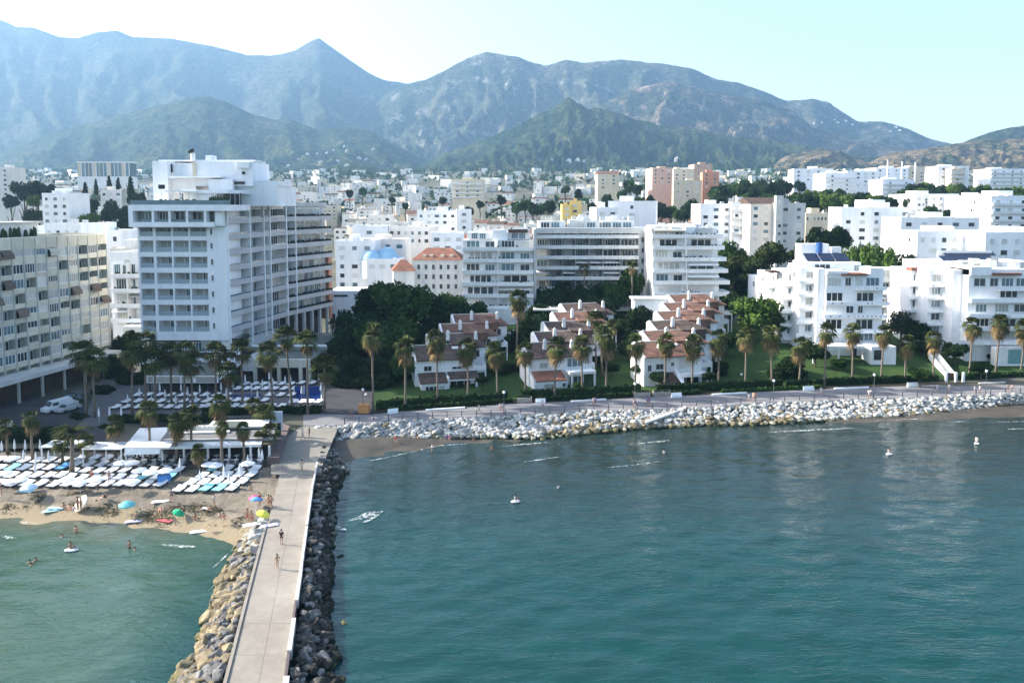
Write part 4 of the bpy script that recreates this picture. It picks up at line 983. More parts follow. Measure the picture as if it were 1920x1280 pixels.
# fronts of the three rows: lean-to roofs, windows and porches
def front(item, kind):
    root, f, z = item
    if kind == 1:
        win(root, f, 2.6, -.01, z + 3.0, 1.7, 1.1, WN[1]); win(root, f, 8.6, -.01, z + 3.2, 2.2, .5, WN[1])
        b = MB(WHITE); b.box(.9, 6.2, -3.4, -.02, z - 1.6, z + 1.35, None, f); b.box(6.6, 12.4, -2.8, -.02, z - 1.6, z - .5, None, f); b.box(6.21, 6.59, -3.2, -.02, z - 1.6, z + 2.2, None, f)
        b.box(12.0, 12.4, -2.8, -2.4, z - .5, z + 1.4, None, f); b.box(6.6, 12.7, -3.05, -2.7, z + 1.4, z + 1.7, None, f); b.obj('ground_floor', root)
        b = MB(TILEB); slope(b, f, .6, 6.2, -3.8, z + 1.4, -.02, z + 2.7, TILEB, .15); slope(b, f, 6.6, 12.7, -3.1, z + 1.85, -.02, z + 2.7, TILEB, .14); b.obj('lean_to_roof', root)
        win(root, f, 2.9, -3.41, z - .9, 2.6, 1.6, WG[1]); win(root, f, 5.0, -3.41, z - .9, 1.2, 1.6, WN[3]); win(root, f, 9.3, -.03, z - .5, 4.6, 2.0, WG[1])
    if kind == 2:
        win(root, f, 3.2, -.01, z + 3.1, 1.8, 1.1, WN[3])
        b = MB(WHITE); b.box(.3, 7.2, -3.2, -.02, z - 1.6, z + 1.0, None, f)
        for u in (.3, 6.9): b.poly([f.p(u, -3.2, z + 1.0), f.p(u, -.02, z + 1.0), f.p(u, -.02, z + 2.6), f.p(u, -3.2, z + 1.4)]); b.poly([f.p(u + .3, -3.2, z + 1.4), f.p(u + .3, -.02, z + 2.6), f.p(u + .3, -.02, z + 1.0), f.p(u + .3, -3.2, z + 1.0)])
        b.box(7.6, 13.2, -3.4, -.02, z + 2.2, z + 2.75, None, f); b.box(8.0, 8.3, -3.3, -3.0, z - 1.6, z + 2.2, None, f); b.box(12.9, 13.2, -3.3, -3.0, z - 1.6, z + 2.2, None, f); b.box(7.3, 13.2, -3.4, -3.2, z - 1.6, z - .9, None, f); b.obj('ground_floor', root)
        b = MB(TILER); slope(b, f, .6, 6.9, -3.6, z + 1.35, -.02, z + 2.55, TILER, .15); b.obj('lean_to_roof', root)
        win(root, f, 3.4, -3.21, z - 1.0, 2.2, 1.6, WN[3]); win(root, f, 6.5, -3.21, z - .2, .7, .8, WN[1]); win(root, f, 10.0, -.02, z - 1.2, 3.0, 2.4, WG[0]); win(root, f, 9.8, -.02, z + 3.0, 3.6, 1.9, WG[0])
    if kind == 3:
        win(root, f, 1.2, -.01, z + 2.3, .9, 1.4, WN[1]); win(root, f, 3.4, -.01, z + 2.6, 1.8, 1.2, WN[1]); win(root, f, 6.2, -.01, z + 3.2, .7, .8, WN[1]); win(root, f, 9.2, -.01, z + 2.6, 3.6, 2.2, WN[4])
        b = MB(WHITE); b.box(2.8, 6.9, -3.6, -.02, z - 1.8, z + .4, None, f); b.box(7.3, 12.9, -2.9, -.02, z + 1.4, z + 2.0, None, f); b.box(12.6, 12.9, -2.8, -2.5, z - 1.8, z + 1.4, None, f); b.box(7.3, 7.5, -2.8, -2.5, z - 1.8, z + 1.4, None, f)
        b.hexa([f.p(6.4, -3.6, z - .6), f.p(7.2, -3.6, z - .6), f.p(7.2, -.02, z - .6), f.p(6.4, -.02, z - .6)], [f.p(6.4, -3.6, z + .6), f.p(7.2, -3.6, z + .6), f.p(7.2, -.02, z + 2.9), f.p(6.4, -.02, z + 2.9)]); b.obj('ground_floor', root)
        b = MB(TILEB); slope(b, f, 1.6, 6.35, -3.9, z + .6, -.02, z + 2.0, TILEB, .15); b.obj('lean_to_roof', root)
        win(root, f, 4.8, -3.61, z - 1.3, 2.1, 1.3, WN[1]); win(root, f, 10.0, -.02, z - 1.5, 4.6, 2.4, WG[1])
    b = MB(PLANT); leafy(b, f, 1, 12, -5, -4.2, z - 1.4, z - .2, n=26); b.obj('hedge', root)
front(R1r[0], 1); front(R2r[0], 2); front(R3r[0], 3)

# ================= stepped apartment blocks behind the villas
def z2(py, Y): return zat(py, Y)
YA = 207
xa0 = xat(868, YA)
root = thing('stepped_apartments', (xa0, YA, 8), 'pale grey apartment block with planted stepped terraces, left of the wide recessed block', 'building')
fr = Fr(xa0, YA, 0); WA = xat(1000, YA) - xa0
nA = 8; pz = (z2(464, YA) - z2(592, YA)) / 6
balcony_block(root, Fr(xa0, YA - 4.6, 0), WA, z2(464, YA) - 6 * pz - pz * 1.3, pz, 8, .65, 18, 1.9, WHITE2, LILAC, [WA / 2, WA / 2], .35, .95, seed=3, awn=.3)
c = MB(WHITE2); zt_ = z2(464, YA) - pz * .3 + pz * 1; c.box(1, WA - 1, 4, 13.9, z2(450, YA), z2(437, YA), None, fr); c.box(8, 12, 2.5, 4, z2(455, YA), z2(432, YA), WHITE, fr); c.box(12.2, 17.5, 3.3, 6, z2(437, YA) , z2(431, YA), TILEB, fr); c.obj('penthouse', root)
for u in (3, 5.2, 14, 16): win(root, fr, u, 3.99, z2(449, YA), 1.8, 1.6, WN[2])
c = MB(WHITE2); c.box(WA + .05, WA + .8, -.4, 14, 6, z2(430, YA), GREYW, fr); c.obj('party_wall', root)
YB = 220
xb0 = xat(1003, YB); WB = xat(1197, YB) - xb0; fr = Fr(xb0, YB, 0)
root = thing('wide_apartments', (xb0, YB, 9), 'wide grey banded apartment block with deep shaded loggias between the two stepped blocks', 'building')
pb = (z2(455, YB) - z2(552, YB)) / 5
bays = [WB * q for q in (.14, .12, .13, .13, .13, .17, .18)]
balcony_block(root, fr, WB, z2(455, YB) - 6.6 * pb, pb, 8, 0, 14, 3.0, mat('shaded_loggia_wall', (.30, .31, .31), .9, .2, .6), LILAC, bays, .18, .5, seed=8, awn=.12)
c = MB(SLAB, WHITE2); c.box(0, WB, -.2, 3, z2(437, YB) - .1, z2(427, YB), SLAB, fr); c.box(1, WB * .3, 3.1, 12, z2(430, YB), z2(415, YB), WHITE2, fr); c.box(WB * .34, WB * .62, 4, 12, z2(430, YB), z2(413, YB), WHITE2, fr); c.box(WB * .66, WB * .97, 3.4, 12, z2(430, YB), z2(415, YB), WHITE2, fr)
c.obj('penthouse', root)
for q in (.1, .2, .45, .55, .7, .8, .9): win(root, fr, WB * q, 3.09 if q < .3 else 3.99 if q < .63 else 3.39, z2(429, YB), 2.6, 1.8, rnd.choice([WG[1], WN[3], WN[2]]))
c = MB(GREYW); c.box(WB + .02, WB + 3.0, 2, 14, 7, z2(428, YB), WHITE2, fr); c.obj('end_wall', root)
for k in range(5): win(root, fr, WB + 1.6, 1.99, z2(455 + 20 * k, YB), 1.2, 1.5, WN[1])
c = MB(WHITE); c.box(WB + 2.2, WB + 3.0, -6, 1.99, 7, z2(427, YB), WHITE, fr); c.obj('fin_wall', root)
YC = 207
xc0 = xat(1222, YC); WC = xat(1345, YC) - xc0; fr = Fr(xc0, YC, 0)
root = thing('stepped_apartments', (xc0, YC, 8), 'white stepped apartment block with sloping roof walls, right of the wide recessed block', 'building')
pc = (z2(453, YC) - z2(538, YC)) / 4
balcony_block(root, Fr(xc0, YC - 4.0, 0), WC, z2(453, YC) - 5.7 * pc, pc, 7, .65, 17.5, 1.9, WHITE2, LILAC, [WC / 2, WC / 2], .45, .9, seed=5, awn=.3)
for k in range(7):   # lower floors widen to the right
    b = MB(LILAC); z = z2(453, YC) - 5.7 * pc + k * pc; b.box(WC, WC + 1.2 + (6 - k) * .35, -3.8 + .65 * k, 5, z, z + 1.05, None, fr); b.obj('side_terrace', root)
c = MB(WHITE2); c.box(.5, 7, 3, 13, z2(436, YC), z2(424, YC), None, fr); c.hexa([fr.p(7, 1.2, z2(452, YC)), fr.p(10.2, 1.2, z2(452, YC)), fr.p(10.2, 6, z2(452, YC)), fr.p(7, 6, z2(452, YC))], [fr.p(5, 1.2, z2(425, YC)), fr.p(12, 1.2, z2(425, YC)), fr.p(12, 6, z2(420, YC)), fr.p(5, 6, z2(420, YC))], WHITE)
c.box(12.2, WC - .5, 3, 13, z2(436, YC), z2(428, YC), None, fr); c.box(7.1, 12, 6.1, 12, z2(440, YC), z2(421, YC), None, fr); c.obj('penthouse', root)
for u in (2.2, 4.6, 14, 16): win(root, fr, u, 2.99, z2(435, YC), 1.6, 1.3, WN[1])
# low white garden building between middle and right rows
root = thing('garden_building', (xat(1215, 196), 196, 7), 'low flat-roofed pale blue-white building behind the round dark tree and the right villas', 'building')
c = MB(WHITE); c.box(xat(1190, 196), xat(1262, 196), 196, 202, 5, zat(563, 196)); c.box(xat(1186, 196), xat(1264, 196), 195.5, 202.5, zat(563, 196), zat(559.5, 196), SLAB); c.obj('wall', root)
win(root, Fr(xat(1250, 196), 196), 0, -.01, zat(584, 196), 1.3, 1.6, WN[1])
root = thing('garden_building', (xat(1030, 196), 196, 7), 'low flat-roofed white building just left of the top of the middle villas', 'building')
c = MB(WHITE); c.box(xat(1034, 196), xat(1064, 196), 196, 202, 5, zat(582, 196)); c.box(xat(1000, 196), xat(1066, 196), 195.5, 202.5, zat(582, 196), zat(579.5, 196), SLAB); c.obj('wall', root)
root = thing('plinth_building', (xat(930, 203), 203, 7), 'long low white plinth terrace at the foot of the left stepped apartments', 'building')
c = MB(WHITE2); c.box(xat(905, 203), xat(1000, 203), 203, 206.5, 5, zat(578, 203)); c.obj('wall', root)

# ================= white building with red hipped roof
YD = 238; x0 = xat(776, YD); WD_ = xat(864, YD) - x0; fr = Fr(x0, YD, R(-3)); z0, ze_ = 3, zat(487, YD)
root = thing('red_roofed_building', (x0, YD, z0), 'white building with small windows in rows and a red hipped tile roof with dormers', 'building')
c = MB(WHITE2); c.box(0, WD_, 0, 12, z0, ze_, None, fr); c.obj('wall', root)
zr = zat(465, YD + 4)
def hip(b, fr, u0, u1, v0, v1, ze, zr, m, ins):
    e = .5; vm = (v0 + v1) / 2
    a = [fr.p(u0 - e, v0 - e, ze), fr.p(u1 + e, v0 - e, ze), fr.p(u1 + e, v1 + e, ze), fr.p(u0 - e, v1 + e, ze)]; r0, r1 = fr.p(u0 + ins, vm, zr), fr.p(u1 - ins, vm, zr)
    b.poly([a[0], a[1], r1, r0], m); b.poly([a[1], a[2], r1], m); b.poly([a[2], a[3], r0, r1], m); b.poly([a[3], a[0], r0], m); b.poly([a[3], a[2], a[1], a[0]], m)
b = MB(TILER); hip(b, fr, 0, WD_, 0, 12, ze_, zr, TILER, 3.2); b.obj('roof', root)
for u in (3.2, 5.4, 8.8, 11.6):
    b = MB(CREAM); b.box(u - .6, u + .6, 1.0, 3.5, ze_ + .2, ze_ + 1.5, None, fr); b.obj('dormer', root)
for k in range(3):
    for i in range(6): win(root, fr, 1.6 + i * 2.3, -.01, ze_ - 3.0 - k * 3.0, .9, 1.6, WN[1])
x1 = xat(738, YD - 4); fr2 = Fr(x1, YD - 4, R(10)); w2 = 6.4
root = thing('red_roofed_building', (x1, YD - 4, z0), 'lower red hipped roof wing at the left of the big red roof', 'building')
c = MB(WHITE2); c.box(0, w2, 0, 9, z0, zat(506, YD), None, fr2); c.obj('wall', root)
b = MB(TILER); hip(b, fr2, 0, w2, 0, 9, zat(506, YD), zat(487, YD), TILER, 2.4); b.obj('roof', root)

# ================= white apartment buildings on the right
def facade_building(name, label, px0, px1, Y, py_top, zb, depth, rows, colsx, pcol, wallm=WHITE, group=None, leftwin=True):
    x0, x1 = xat(px0, Y), xat(px1, Y); root = thing(name, (x0, Y, zb), label, 'building', group); return root, x0, x1
GY = 176.0
root = thing('white_apartments', (xat(1600, GY), GY, 5), 'white five storey apartment building with blue roof tank and solar panels, left of the other', 'building')
def X(p, Y=GY): return xat(p, Y)
def Zz(p, Y=GY): return zat(p, Y)
fr = Fr(X(1548), GY); WW = X(1655) - X(1548)
c = MB(WHITE); c.box(0, WW, 0, 16, 3.5, Zz(513), None, fr); c.box(0, 4.6, -.6, 8, Zz(513) + .01, Zz(508), None, fr); c.box(WW - 3, WW, .1, 8, Zz(513) + .01, Zz(503), None, fr)
c.box(-1.6, -.02, .8, 20, 3.5, Zz(505), None, fr); c.obj('wall', root)
for (ya, yb, spec) in ((520, 536, ((1.9, 3.2, 4), (5.0, 1.4, 0), (7.5, 1.8, 3), (10.6, 3.2, 2))), (548, 565, ((2.0, 4.0, 1), (9.0, 4.2, 1))), (573, 587, ((5.6, 1.8, 1), (8, 1.2, 0))), (598, 617, ((2.0, 4.0, 1), (9.0, 4.2, 1))), (622, 638, ((9.6, 3.2, 2),))):
    for u, w, k in spec: win(root, fr, u, -.01, Zz(yb), w, Zz(ya) - Zz(yb), WN[k] if w < 3 else WG[(0, 1, 0, 2, 2)[k]])
for z_, u0, u1 in ((566, -.4, 4.5), (566, 7.5, WW + 1), (590, -.8, 5.6), (590, 6.5, WW + .6), (618, -.6, 5), (618, 6.4, WW + .3), (538, 6.5, WW + .2)):
    c = MB(WHITE); c.box(u0, u1, -1.5, -1.35, Zz(z_ + 5), Zz(z_ - 2), None, fr); c.box(u0, u1, -1.34, -.02, Zz(z_ + 5), Zz(z_ + 4), None, fr)
    c.obj('balcony', root)
    for i in range(int(u1 - u0)):
        if rnd.random() < .5:
            c = MB(DARK); c.box(u0 + i + .3, u0 + i + .75, -1.53, -1.5, Zz(z_ + 2), Zz(z_ + .5), None, fr); c.obj('vent_slot', root)
c = MB(TILER); c.box(3.4, 9.2, -.9, 3, Zz(516), Zz(512.5), None, fr); c.obj('tile_eave', root)
c = MB(WHITE); c.box(X(1612) - X(1548), WW + .3, -6.5, -1.6, 3.2, Zz(640), None, fr); c.box(-5, 6.6, -6, -1.6, Zz(644), Zz(640), None, fr); c.box(-4.8, -4.5, -5.9, -5.6, 3.2, Zz(644), None, fr); c.box(.8, 1.1, -5.9, -5.6, 3.2, Zz(644), None, fr); c.obj('ground_floor', root)
frg = fr
win(root, fr, 9.4, -6.51, Zz(664), 1.9, 2.2, WD); win(root, fr, 6.2, -1.59, Zz(664), 1.2, 2.4, WD)
# left wing stepping down, lit by the sun
for i, (pa, pb_, py, Yk) in enumerate(((1500, 1536, 503, 180), (1468, 1501, 508, 186), (1440, 1470, 511, 193), (1422, 1444, 520, 199))):
    c = MB(WHITE); c.box(X(pa, Yk), X(pb_, Yk) + 1, Yk, Yk + 9, 3.5, Zz(py, Yk)); c.obj('wing', root); f2_ = Fr(X(pa, Yk), Yk); wk = X(pb_, Yk) - X(pa, Yk)
    for k in range(5):
        win(root, f2_, wk * .5, -.01, Zz(py + 18 + k * 25, Yk), min(2.0, wk * .5), 1.5, rnd.choice(WN[:4]))
        c = MB(WHITE); c.box(-.8, wk * .8, -1.1, -.02, Zz(py + 28 + k * 25, Yk), Zz(py + 22 + k * 25, Yk), None, f2_); c.obj('balcony', root)
    win(root, f2_, -.01, 4, Zz(py + 20, Yk), 1.4, 1.4, WN[1], side=1)
for pa, pb_ in ((1448, 1458), (1480, 1512)):
    c = MB(TILER if pb_ > 1500 else TILEB); c.box(X(pa, 188) - 1, X(pb_, 188), 187, 191, Zz(511, 188), Zz(507.5, 188)); c.obj('tile_eave', root)
c = MB(WHITE); c.box(X(1508, 182), X(1612, 182), 182, 190, Zz(513, 182) , Zz(492, 182)); c.box(X(1520, 183), X(1574, 183), 190.1, 194, Zz(495, 183), Zz(459, 186)); c.obj('roof_storey', root)
win(root, Fr(X(1540, 182), 182), 0, -.01, Zz(508, 182), 4, 1.6, WG[1]); win(root, Fr(X(1605, 182), 182), 0, -.01, Zz(508, 182), 1.5, 1.4, WN[2])
PANEL = mat('solar_panel', (.015, .02, .045), .15, .1, 1, spec=.8)
for a, b_ in ((1512, 1537), (1539, 1564), (1566, 1592)):
    c = MB(PANEL, FRAME); xx0, xx1 = X(a, 184), X(b_, 184); zz0, zz1 = Zz(489, 184), Zz(474.5, 187)
    c.hexa([(xx0, 184, zz0 - .12), (xx1, 184, zz0 - .12), (xx1, 187, zz1 - .12), (xx0, 187, zz1 - .12)], [(xx0, 184, zz0), (xx1, 184, zz0), (xx1, 187, zz1), (xx0, 187, zz1)], PANEL); c.obj('solar_panel', root)
BLUE = mat('blue_paint', (.03, .10, .30), .6)
c = MB(BLUE); c.tube([(X(1533, 188), 188, Zz(474, 188)), (X(1533, 188), 188, Zz(455, 188))], [.8, .8], 12, BLUE); c.obj('water_tank', root)
c = MB(FRAME); c.box(X(1558, 188), X(1576, 188), 188.5, 190, Zz(474, 188), Zz(463, 188)); c.obj('roof_plant', root)
# second one
GY2 = 172.0
def X2(p, Y=GY2): return xat(p, Y)
root = thing('white_apartments', (X2(1880), GY2, 5), 'large white stepped apartment building with a field of solar panels at the right edge', 'building')
fr = Fr(X2(1815), GY2); WW = 26
zt2 = Zz(505, GY2)
c = MB(WHITE); c.box(0, WW, 0, 18, 3.5, zt2, None, fr); c.box(0, 4.6, -.7, 8, Zz(516, GY2), Zz(500, GY2), None, fr); c.obj('wall', root)
for (ya, yb, spec) in ((521, 537, ((2.4, 2.8, 0), (5.6, 2.0, 0), (8.6, 2.8, 2), (12, 3.2, 0), (16, 3, 1), (21, 3, 0))), (543, 558, ((9.0, 4.2, 1), (15, 4, 0), (21, 3, 1))), (570, 585, ((3.0, 2.6, 2), (7.6, 3.2, 3), (11.6, 2.6, 0), (16, 3, 1))), (597, 612, ((3.4, 3.0, 1), (8.6, 5.0, 1), (15, 4, 1))), (620, 636, ((3.8, 3.4, 3), (9.8, 4.2, 4), (16, 4, 0)))):
    for u, w, k in spec: win(root, fr, u, -.01, Zz(yb, GY2), w, Zz(ya, GY2) - Zz(yb, GY2), WN[k] if w < 3 else WG[(0, 1, 0, 2, 2)[k]])
for z_, u0, u1 in ((540, 6, WW), (562, -.2, WW), (590, -.6, 8), (590, 8.6, WW), (614, -2, WW), (640, -3, WW)):
    c = MB(WHITE); c.box(u0, u1, -1.7, -1.52, Zz(z_ + 4, GY2), Zz(z_ - 4, GY2), None, fr); c.box(u0, u1, -1.51, -.02, Zz(z_ + 4, GY2), Zz(z_ + 3, GY2), None, fr); c.obj('balcony', root)
c = MB(WHITE); c.box(4.6, WW, -3.4, -1.72, 3.4, Zz(646, GY2), None, fr); c.obj('ground_floor', root)
c = MB(mat('turquoise_glass', (.16, .34, .36), .15, .3, 2, spec=.6)); c.box(7.4, 11.0, -3.5, -3.41, 4.2, Zz(650, GY2), None, fr); c.obj('pool_screen', root)
c = MB(TILER); c.box(4.6, 11, -1.2, 1.5, Zz(515.5, GY2), Zz(511.5, GY2), None, fr); c.obj('tile_eave', root)
for i, (pa, pb_, py, Yk) in enumerate(((1786, 1816, 506, 174.5), (1740, 1788, 506, 179), (1706, 1742, 505, 185), (1692, 1708, 545, 190))):
    c = MB(WHITE); c.box(X2(pa, Yk), X2(pb_, Yk) + 1, Yk, Yk + 10, 3.5, Zz(py, Yk)); c.obj('wing', root); f2_ = Fr(X2(pa, Yk), Yk); wk = X2(pb_, Yk) - X2(pa, Yk)
    for k in range(5 if i < 3 else 3):
        if i == 0: continue
        n_ = 2 if wk > 4 else 1
        for q in range(n_): win(root, f2_, wk * (.5 if n_ == 1 else .3 + .42 * q), -.01, Zz(py + 22 + k * 24, Yk), min(2.2, wk * .36), 1.7, rnd.choice(WN[:4]))
        c = MB(WHITE); c.box(-.8 if i == 2 else 0, wk * .9, -1.2, -.02, Zz(py + 31 + k * 24, Yk), Zz(py + 25 + k * 24, Yk), None, f2_); c.obj('balcony', root)
c = MB(TILER); c.box(X2(1704, 185), X2(1786, 181), 184.2, 187, Zz(507, 185), Zz(502, 185)); c.obj('tile_eave', root)
c = MB(WHITE); c.box(X2(1720, 190), X2(1920, 190), 190, 198, Zz(510, 190), Zz(489, 190)); c.box(X2(1810, 186), X2(1910, 186), 184, 189.9, Zz(508, 186), Zz(490, 186), WHITE2); c.obj('roof_storey', root)
for i in range(10):
    for j in range(2):
        a = 1765 + i * 9.6 + j * 4; c = MB(PANEL); Yp = 190 + j * 2.2; xx0, xx1 = X2(a, Yp), X2(a + 8.8, Yp); zz0 = Zz(488 - j * 9.3, Yp); zz1 = Zz(479.3 - j * 9.3, Yp + 2)
        c.hexa([(xx0, Yp, zz0 - .1), (xx1, Yp, zz0 - .1), (xx1, Yp + 2, zz1 - .1), (xx0, Yp + 2, zz1 - .1)], [(xx0, Yp, zz0), (xx1, Yp, zz0), (xx1, Yp + 2, zz1), (xx0, Yp + 2, zz1)]); c.obj('solar_panel', root)
c = MB(FRAME); c.box(X2(1764, 191), X2(1866, 191), 193.2, 193.4, Zz(484, 190), Zz(470, 193)); c.obj('panel_frame', root)
# grey block between them
root = thing('grey_apartments', (xat(1676, 196), 196, 5), 'grey banded apartment block in shade between the two white apartment buildings', 'building')
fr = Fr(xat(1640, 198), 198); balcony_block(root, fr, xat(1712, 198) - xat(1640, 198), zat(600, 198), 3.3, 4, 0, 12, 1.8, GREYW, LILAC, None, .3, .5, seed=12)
c = MB(WHITE2); c.box(xat(1655, 205), xat(1705, 205), 204, 212, zat(545, 205), zat(508, 205)); c.obj('penthouse', root)
win(root, Fr(xat(1660, 205), 204), 0, -.01, zat(528, 205), 2.4, 2.2, WG[1])

# clutter on the flat roofs: hatches, air units, aerials, low screens
ru = random.Random(77)
def clutter(root, x0, x1, y0, y1, z, n):
    for _ in range(n):
        x, y, s = ru.uniform(x0, x1), ru.uniform(y0, y1), ru.uniform(.5, 1.5); b = MB(ru.choice([WHITE2, GREYW, AWNG, FRAME])); h = s * ru.uniform(.7, 1.3); b.box(x, x + s * ru.uniform(.8, 2), y, y + s, z, z + h)
        if ru.random() < .4: b.tube([(x + .2, y + .2, z + h), (x + .2, y + .2, z + h + 1.8)], [.03, .02], 5, DARK)
        b.obj('roof_unit', root)
tops = {o['label'][:24]: o for o in COL.objects if o.get('category') == 'building'}
def byl(s): return next(o for o in COL.objects if s in o.get('label', ''))
clutter(byl('left of the wide recessed block'), xa0 + 1, xa0 + WA - 2, YA + 4, YA + 12, z2(437, YA), 12)
clutter(byl('wide grey banded apartment'), xb0 + 1, xb0 + WB - 2, YB + 4, YB + 11, z2(414.5, YB), 26)
clutter(byl('right of the wide recessed block'), xc0 + 1, xc0 + WC - 2, YC + 4, YC + 12, z2(428, YC), 12)
clutter(byl('blue roof tank'), X(1515), X(1640), GY + 2, GY + 14, Zz(512), 16)
clutter(byl('field of solar panels'), X2(1830), X2(1990), GY2 + 2, GY2 + 14, Zz(505, GY2), 18)
# ------------------------------------------------------------------ the town behind
WTN = [window_mesh('window', DARKG, 0, False), window_mesh('window', GLASSB, 0, False), window_mesh('window', SHADEC, 0, False)]
def town_block(name, px0, px1, py, Y, label, wm=TOWNW, depth=None, roof=None, nf=None, nc=None, rz=0.0, group=None, cat='building', head=True, pent=True, bands=False, seed=None):
    """box building on the ground at depth Y whose roof edge shows at py"""
    r = random.Random(seed if seed is not None else int(px0 * 7 + Y))
    x0, x1 = xat(px0, Y, 400), xat(px1, Y, 400); zb = gz((x0 + x1) / 2, Y) - 2.5; zt = zat(py, Y); w = x1 - x0; d = depth or min(w, 14)
    if zt < zb + 5: zt = zb + 6
    if not rz and Y < 700: rz = R(r.uniform(-13, 6))
    fr = Fr(x0, Y, rz); root = thing(name, (x0, Y, zb), label, cat, group)
    b = MB(wm); b.box(0, w, 0, d, zb, zt, None, fr)
    if not roof: parapet_roof(b, fr, 0, w, 0, d, zt, None, .7)
    b.obj('wall', root)
    if not roof and group and r.random() < .5:
        b = MB(r.choice([TILER, TILE, TILEB, PINK])); b.box(-.15, w + .15, -.2, -.02, zt + .45, zt + .85, None, fr); b.box(-.2, -.02, -.02, d, zt + .45, zt + .85, None, fr); b.obj('tile_coping', root)
    if roof == 'gable':
        rm = r.choice([TILER, TILE, TILEB]); b = MB(rm); hh = min(2.6, d * .2); vm = d / 2; e = .4
        a = [fr.p(-e, -e, zt), fr.p(w + e, -e, zt), fr.p(w + e, d + e, zt), fr.p(-e, d + e, zt)]; r0, r1 = fr.p(-e, vm, zt + hh), fr.p(w + e, vm, zt + hh)
        b.poly([a[0], a[1], r1, r0]); b.poly([a[1], a[2], r1]); b.poly([a[2], a[3], r0, r1]); b.poly([a[3], a[0], r0]); b.poly(a[::-1]); b.obj('roof', root)
    elif head and w > 5:
        b = MB(wm); q = w * r.uniform(.15, .5); hw = w * r.uniform(.18, .35); b.box(q, q + hw, d * .3, d * .7, zt, zt + r.uniform(2, 3), None, fr); b.obj('stair_head', root)
    if Y < 1000:
        H = zt - zb - 2.5; nf = nf or max(1, int(H / 3.2)); nc = nc or clamp(int(w / 3.6), 1, 6)
        if Y > 520: nc = min(nc, 4); nf = min(nf, 4)
        for k in range(nf):
            z = zt - 2.6 - k * 3.1
            if bands:
                b = MB(LILAC); b.box(-.1, w + .1, -1.2, -.02, z - .7, z + .25, None, fr); b.obj('balcony', root)
            for i in range(nc):
                if r.random() < .93: win(root, fr, w * (i + .5) / nc, -.01, z, min(w / nc * .55, 2.2) * r.uniform(.6, 1.1), 1.5, r.choice(WTN))
        if Y < 460:
            for k in range(r.randint(1, 4)):
                u_, v_ = w * r.uniform(.08, .85), d * r.uniform(.1, .7); s_ = r.uniform(.5, 1.5); b = MB(r.choice([wm, GREYW, AWNG, FRAME])); b.box(u_, u_ + s_, v_, v_ + s_ * r.uniform(.7, 1.6), zt, zt + s_ * r.uniform(.8, 1.5), None, fr); b.obj('roof_unit', root)
            for k in range(min(nf, 5)):
                if r.random() < .55: win(root, fr, -.01, d * r.uniform(.3, .7), zt - 2.6 - k * 3.1, 1.1, 1.3, WTN[0], side=1)
    return root
T = town_block
YEL = mat('yellow_render', (.72, .53, .18), .8, .08, 1)
BRKR = mat('orange_brick', (.52, .36, .28), .85, .15, .6)
SAL = mat('salmon_render', (.64, .46, .37), .85, .12, .5)
BLU = mat('blue_dome', (.30, .50, .66), .55, .1, .8)
# hand placed, nearest first
T('white_apartments', 203, 272, 478, 192, 'white apartment block with large balconies squeezed between the beige slab and the hotel', WHITE, 14, nf=0, nc=1, head=False)
rt = thing('white_house', (xat(240, 186), 186, 3), 'low white house with a flat roof and little windows left of the hotel base', 'house')
c = MB(WHITE); c.box(xat(228, 186), xat(272, 186), 186, 191, 3, zat(612, 186)); c.obj('wall', rt); win(rt, Fr(xat(245, 186), 186), 0, -.01, zat(632, 186), 1, 1, WN[1]); win(rt, Fr(xat(256, 186), 186), 0, -.01, zat(632, 186), 1, 1, WN[1])
rt2 = thing('balcony_stack', (xat(238, 191), 191, 3), 'stack of white balconies with dark openings on the block left of the hotel', 'balconies')
fb = Fr(xat(206, 189.6), 189.6); balcony_block(rt2, fb, xat(271, 189.6) - xat(206, 189.6), zat(605, 189.6), 3.7, 4, 0, 2.2, 1.7, WHITE, WHITE, None, .2, .8, seed=31, awn=.2)
T('white_tower', 0, 24, 315, 520, 'pale office tower with a dark window stripe at the far left edge', TOWNW, 18, nf=9, nc=1, head=True)
T('white_house', 80, 138, 365, 330, 'plain white flat-roofed block in front of the dark cypress wood on the left', WHITE, 12)
T('white_house', 190, 232, 358, 420, 'small white block among the dark cypresses on the left', TOWNW, 8)
rr = thing('striped_glass_building', (xat(190, 900), 900, 20), 'wide pale blue glass office building standing alone before the green hills', 'building')
x0, x1 = xat(145, 900, 320), xat(243, 900, 320); zt_, zb_ = zat(303, 900), zat(331, 900)
c = MB(WHITE2); c.box(x0, x1, 900, 918, zb_ - 14, zb_); c.box(x0 - .5, x1 + .5, 899.5, 918, zt_ - 1.5, zt_); c.box(x0 + .6, x1 - .6, 900.6, 918, zb_, zt_ - 1.5, GLASSB); c.obj('wall', rr)
for i in range(15):
    c = MB(FRAME if i % 3 else CREAM); u = lerp(x0 + .6, x1 - .6, i / 14); c.box(u - .35, u + .35, 899.9, 900.58, zb_, zt_ - 1.5); c.obj('fin', rr)
for i in range(14):
    c = MB(GLASSB if i % 4 else CREAM); u0, u1 = lerp(x0 + .6, x1 - .6, i / 14) + .4, lerp(x0 + .6, x1 - .6, (i + 1) / 14) - .4; c.box(u0, u1, 900.3, 900.55, zb_, zt_ - 1.5); c.obj('pane', rr)
T('white_house', 0, 70, 440, 215, 'flat white roof storey with a hedge rising behind the beige slab', WHITE, 12)
T('white_house', 82, 152, 424, 205, 'bright white roof storey with four narrow windows behind the beige slab', WHITE, 12, nf=1, nc=4, head=False)
T('white_house', 156, 226, 436, 225, 'white block with one dark opening just past the end of the beige slab', WHITE, 12)
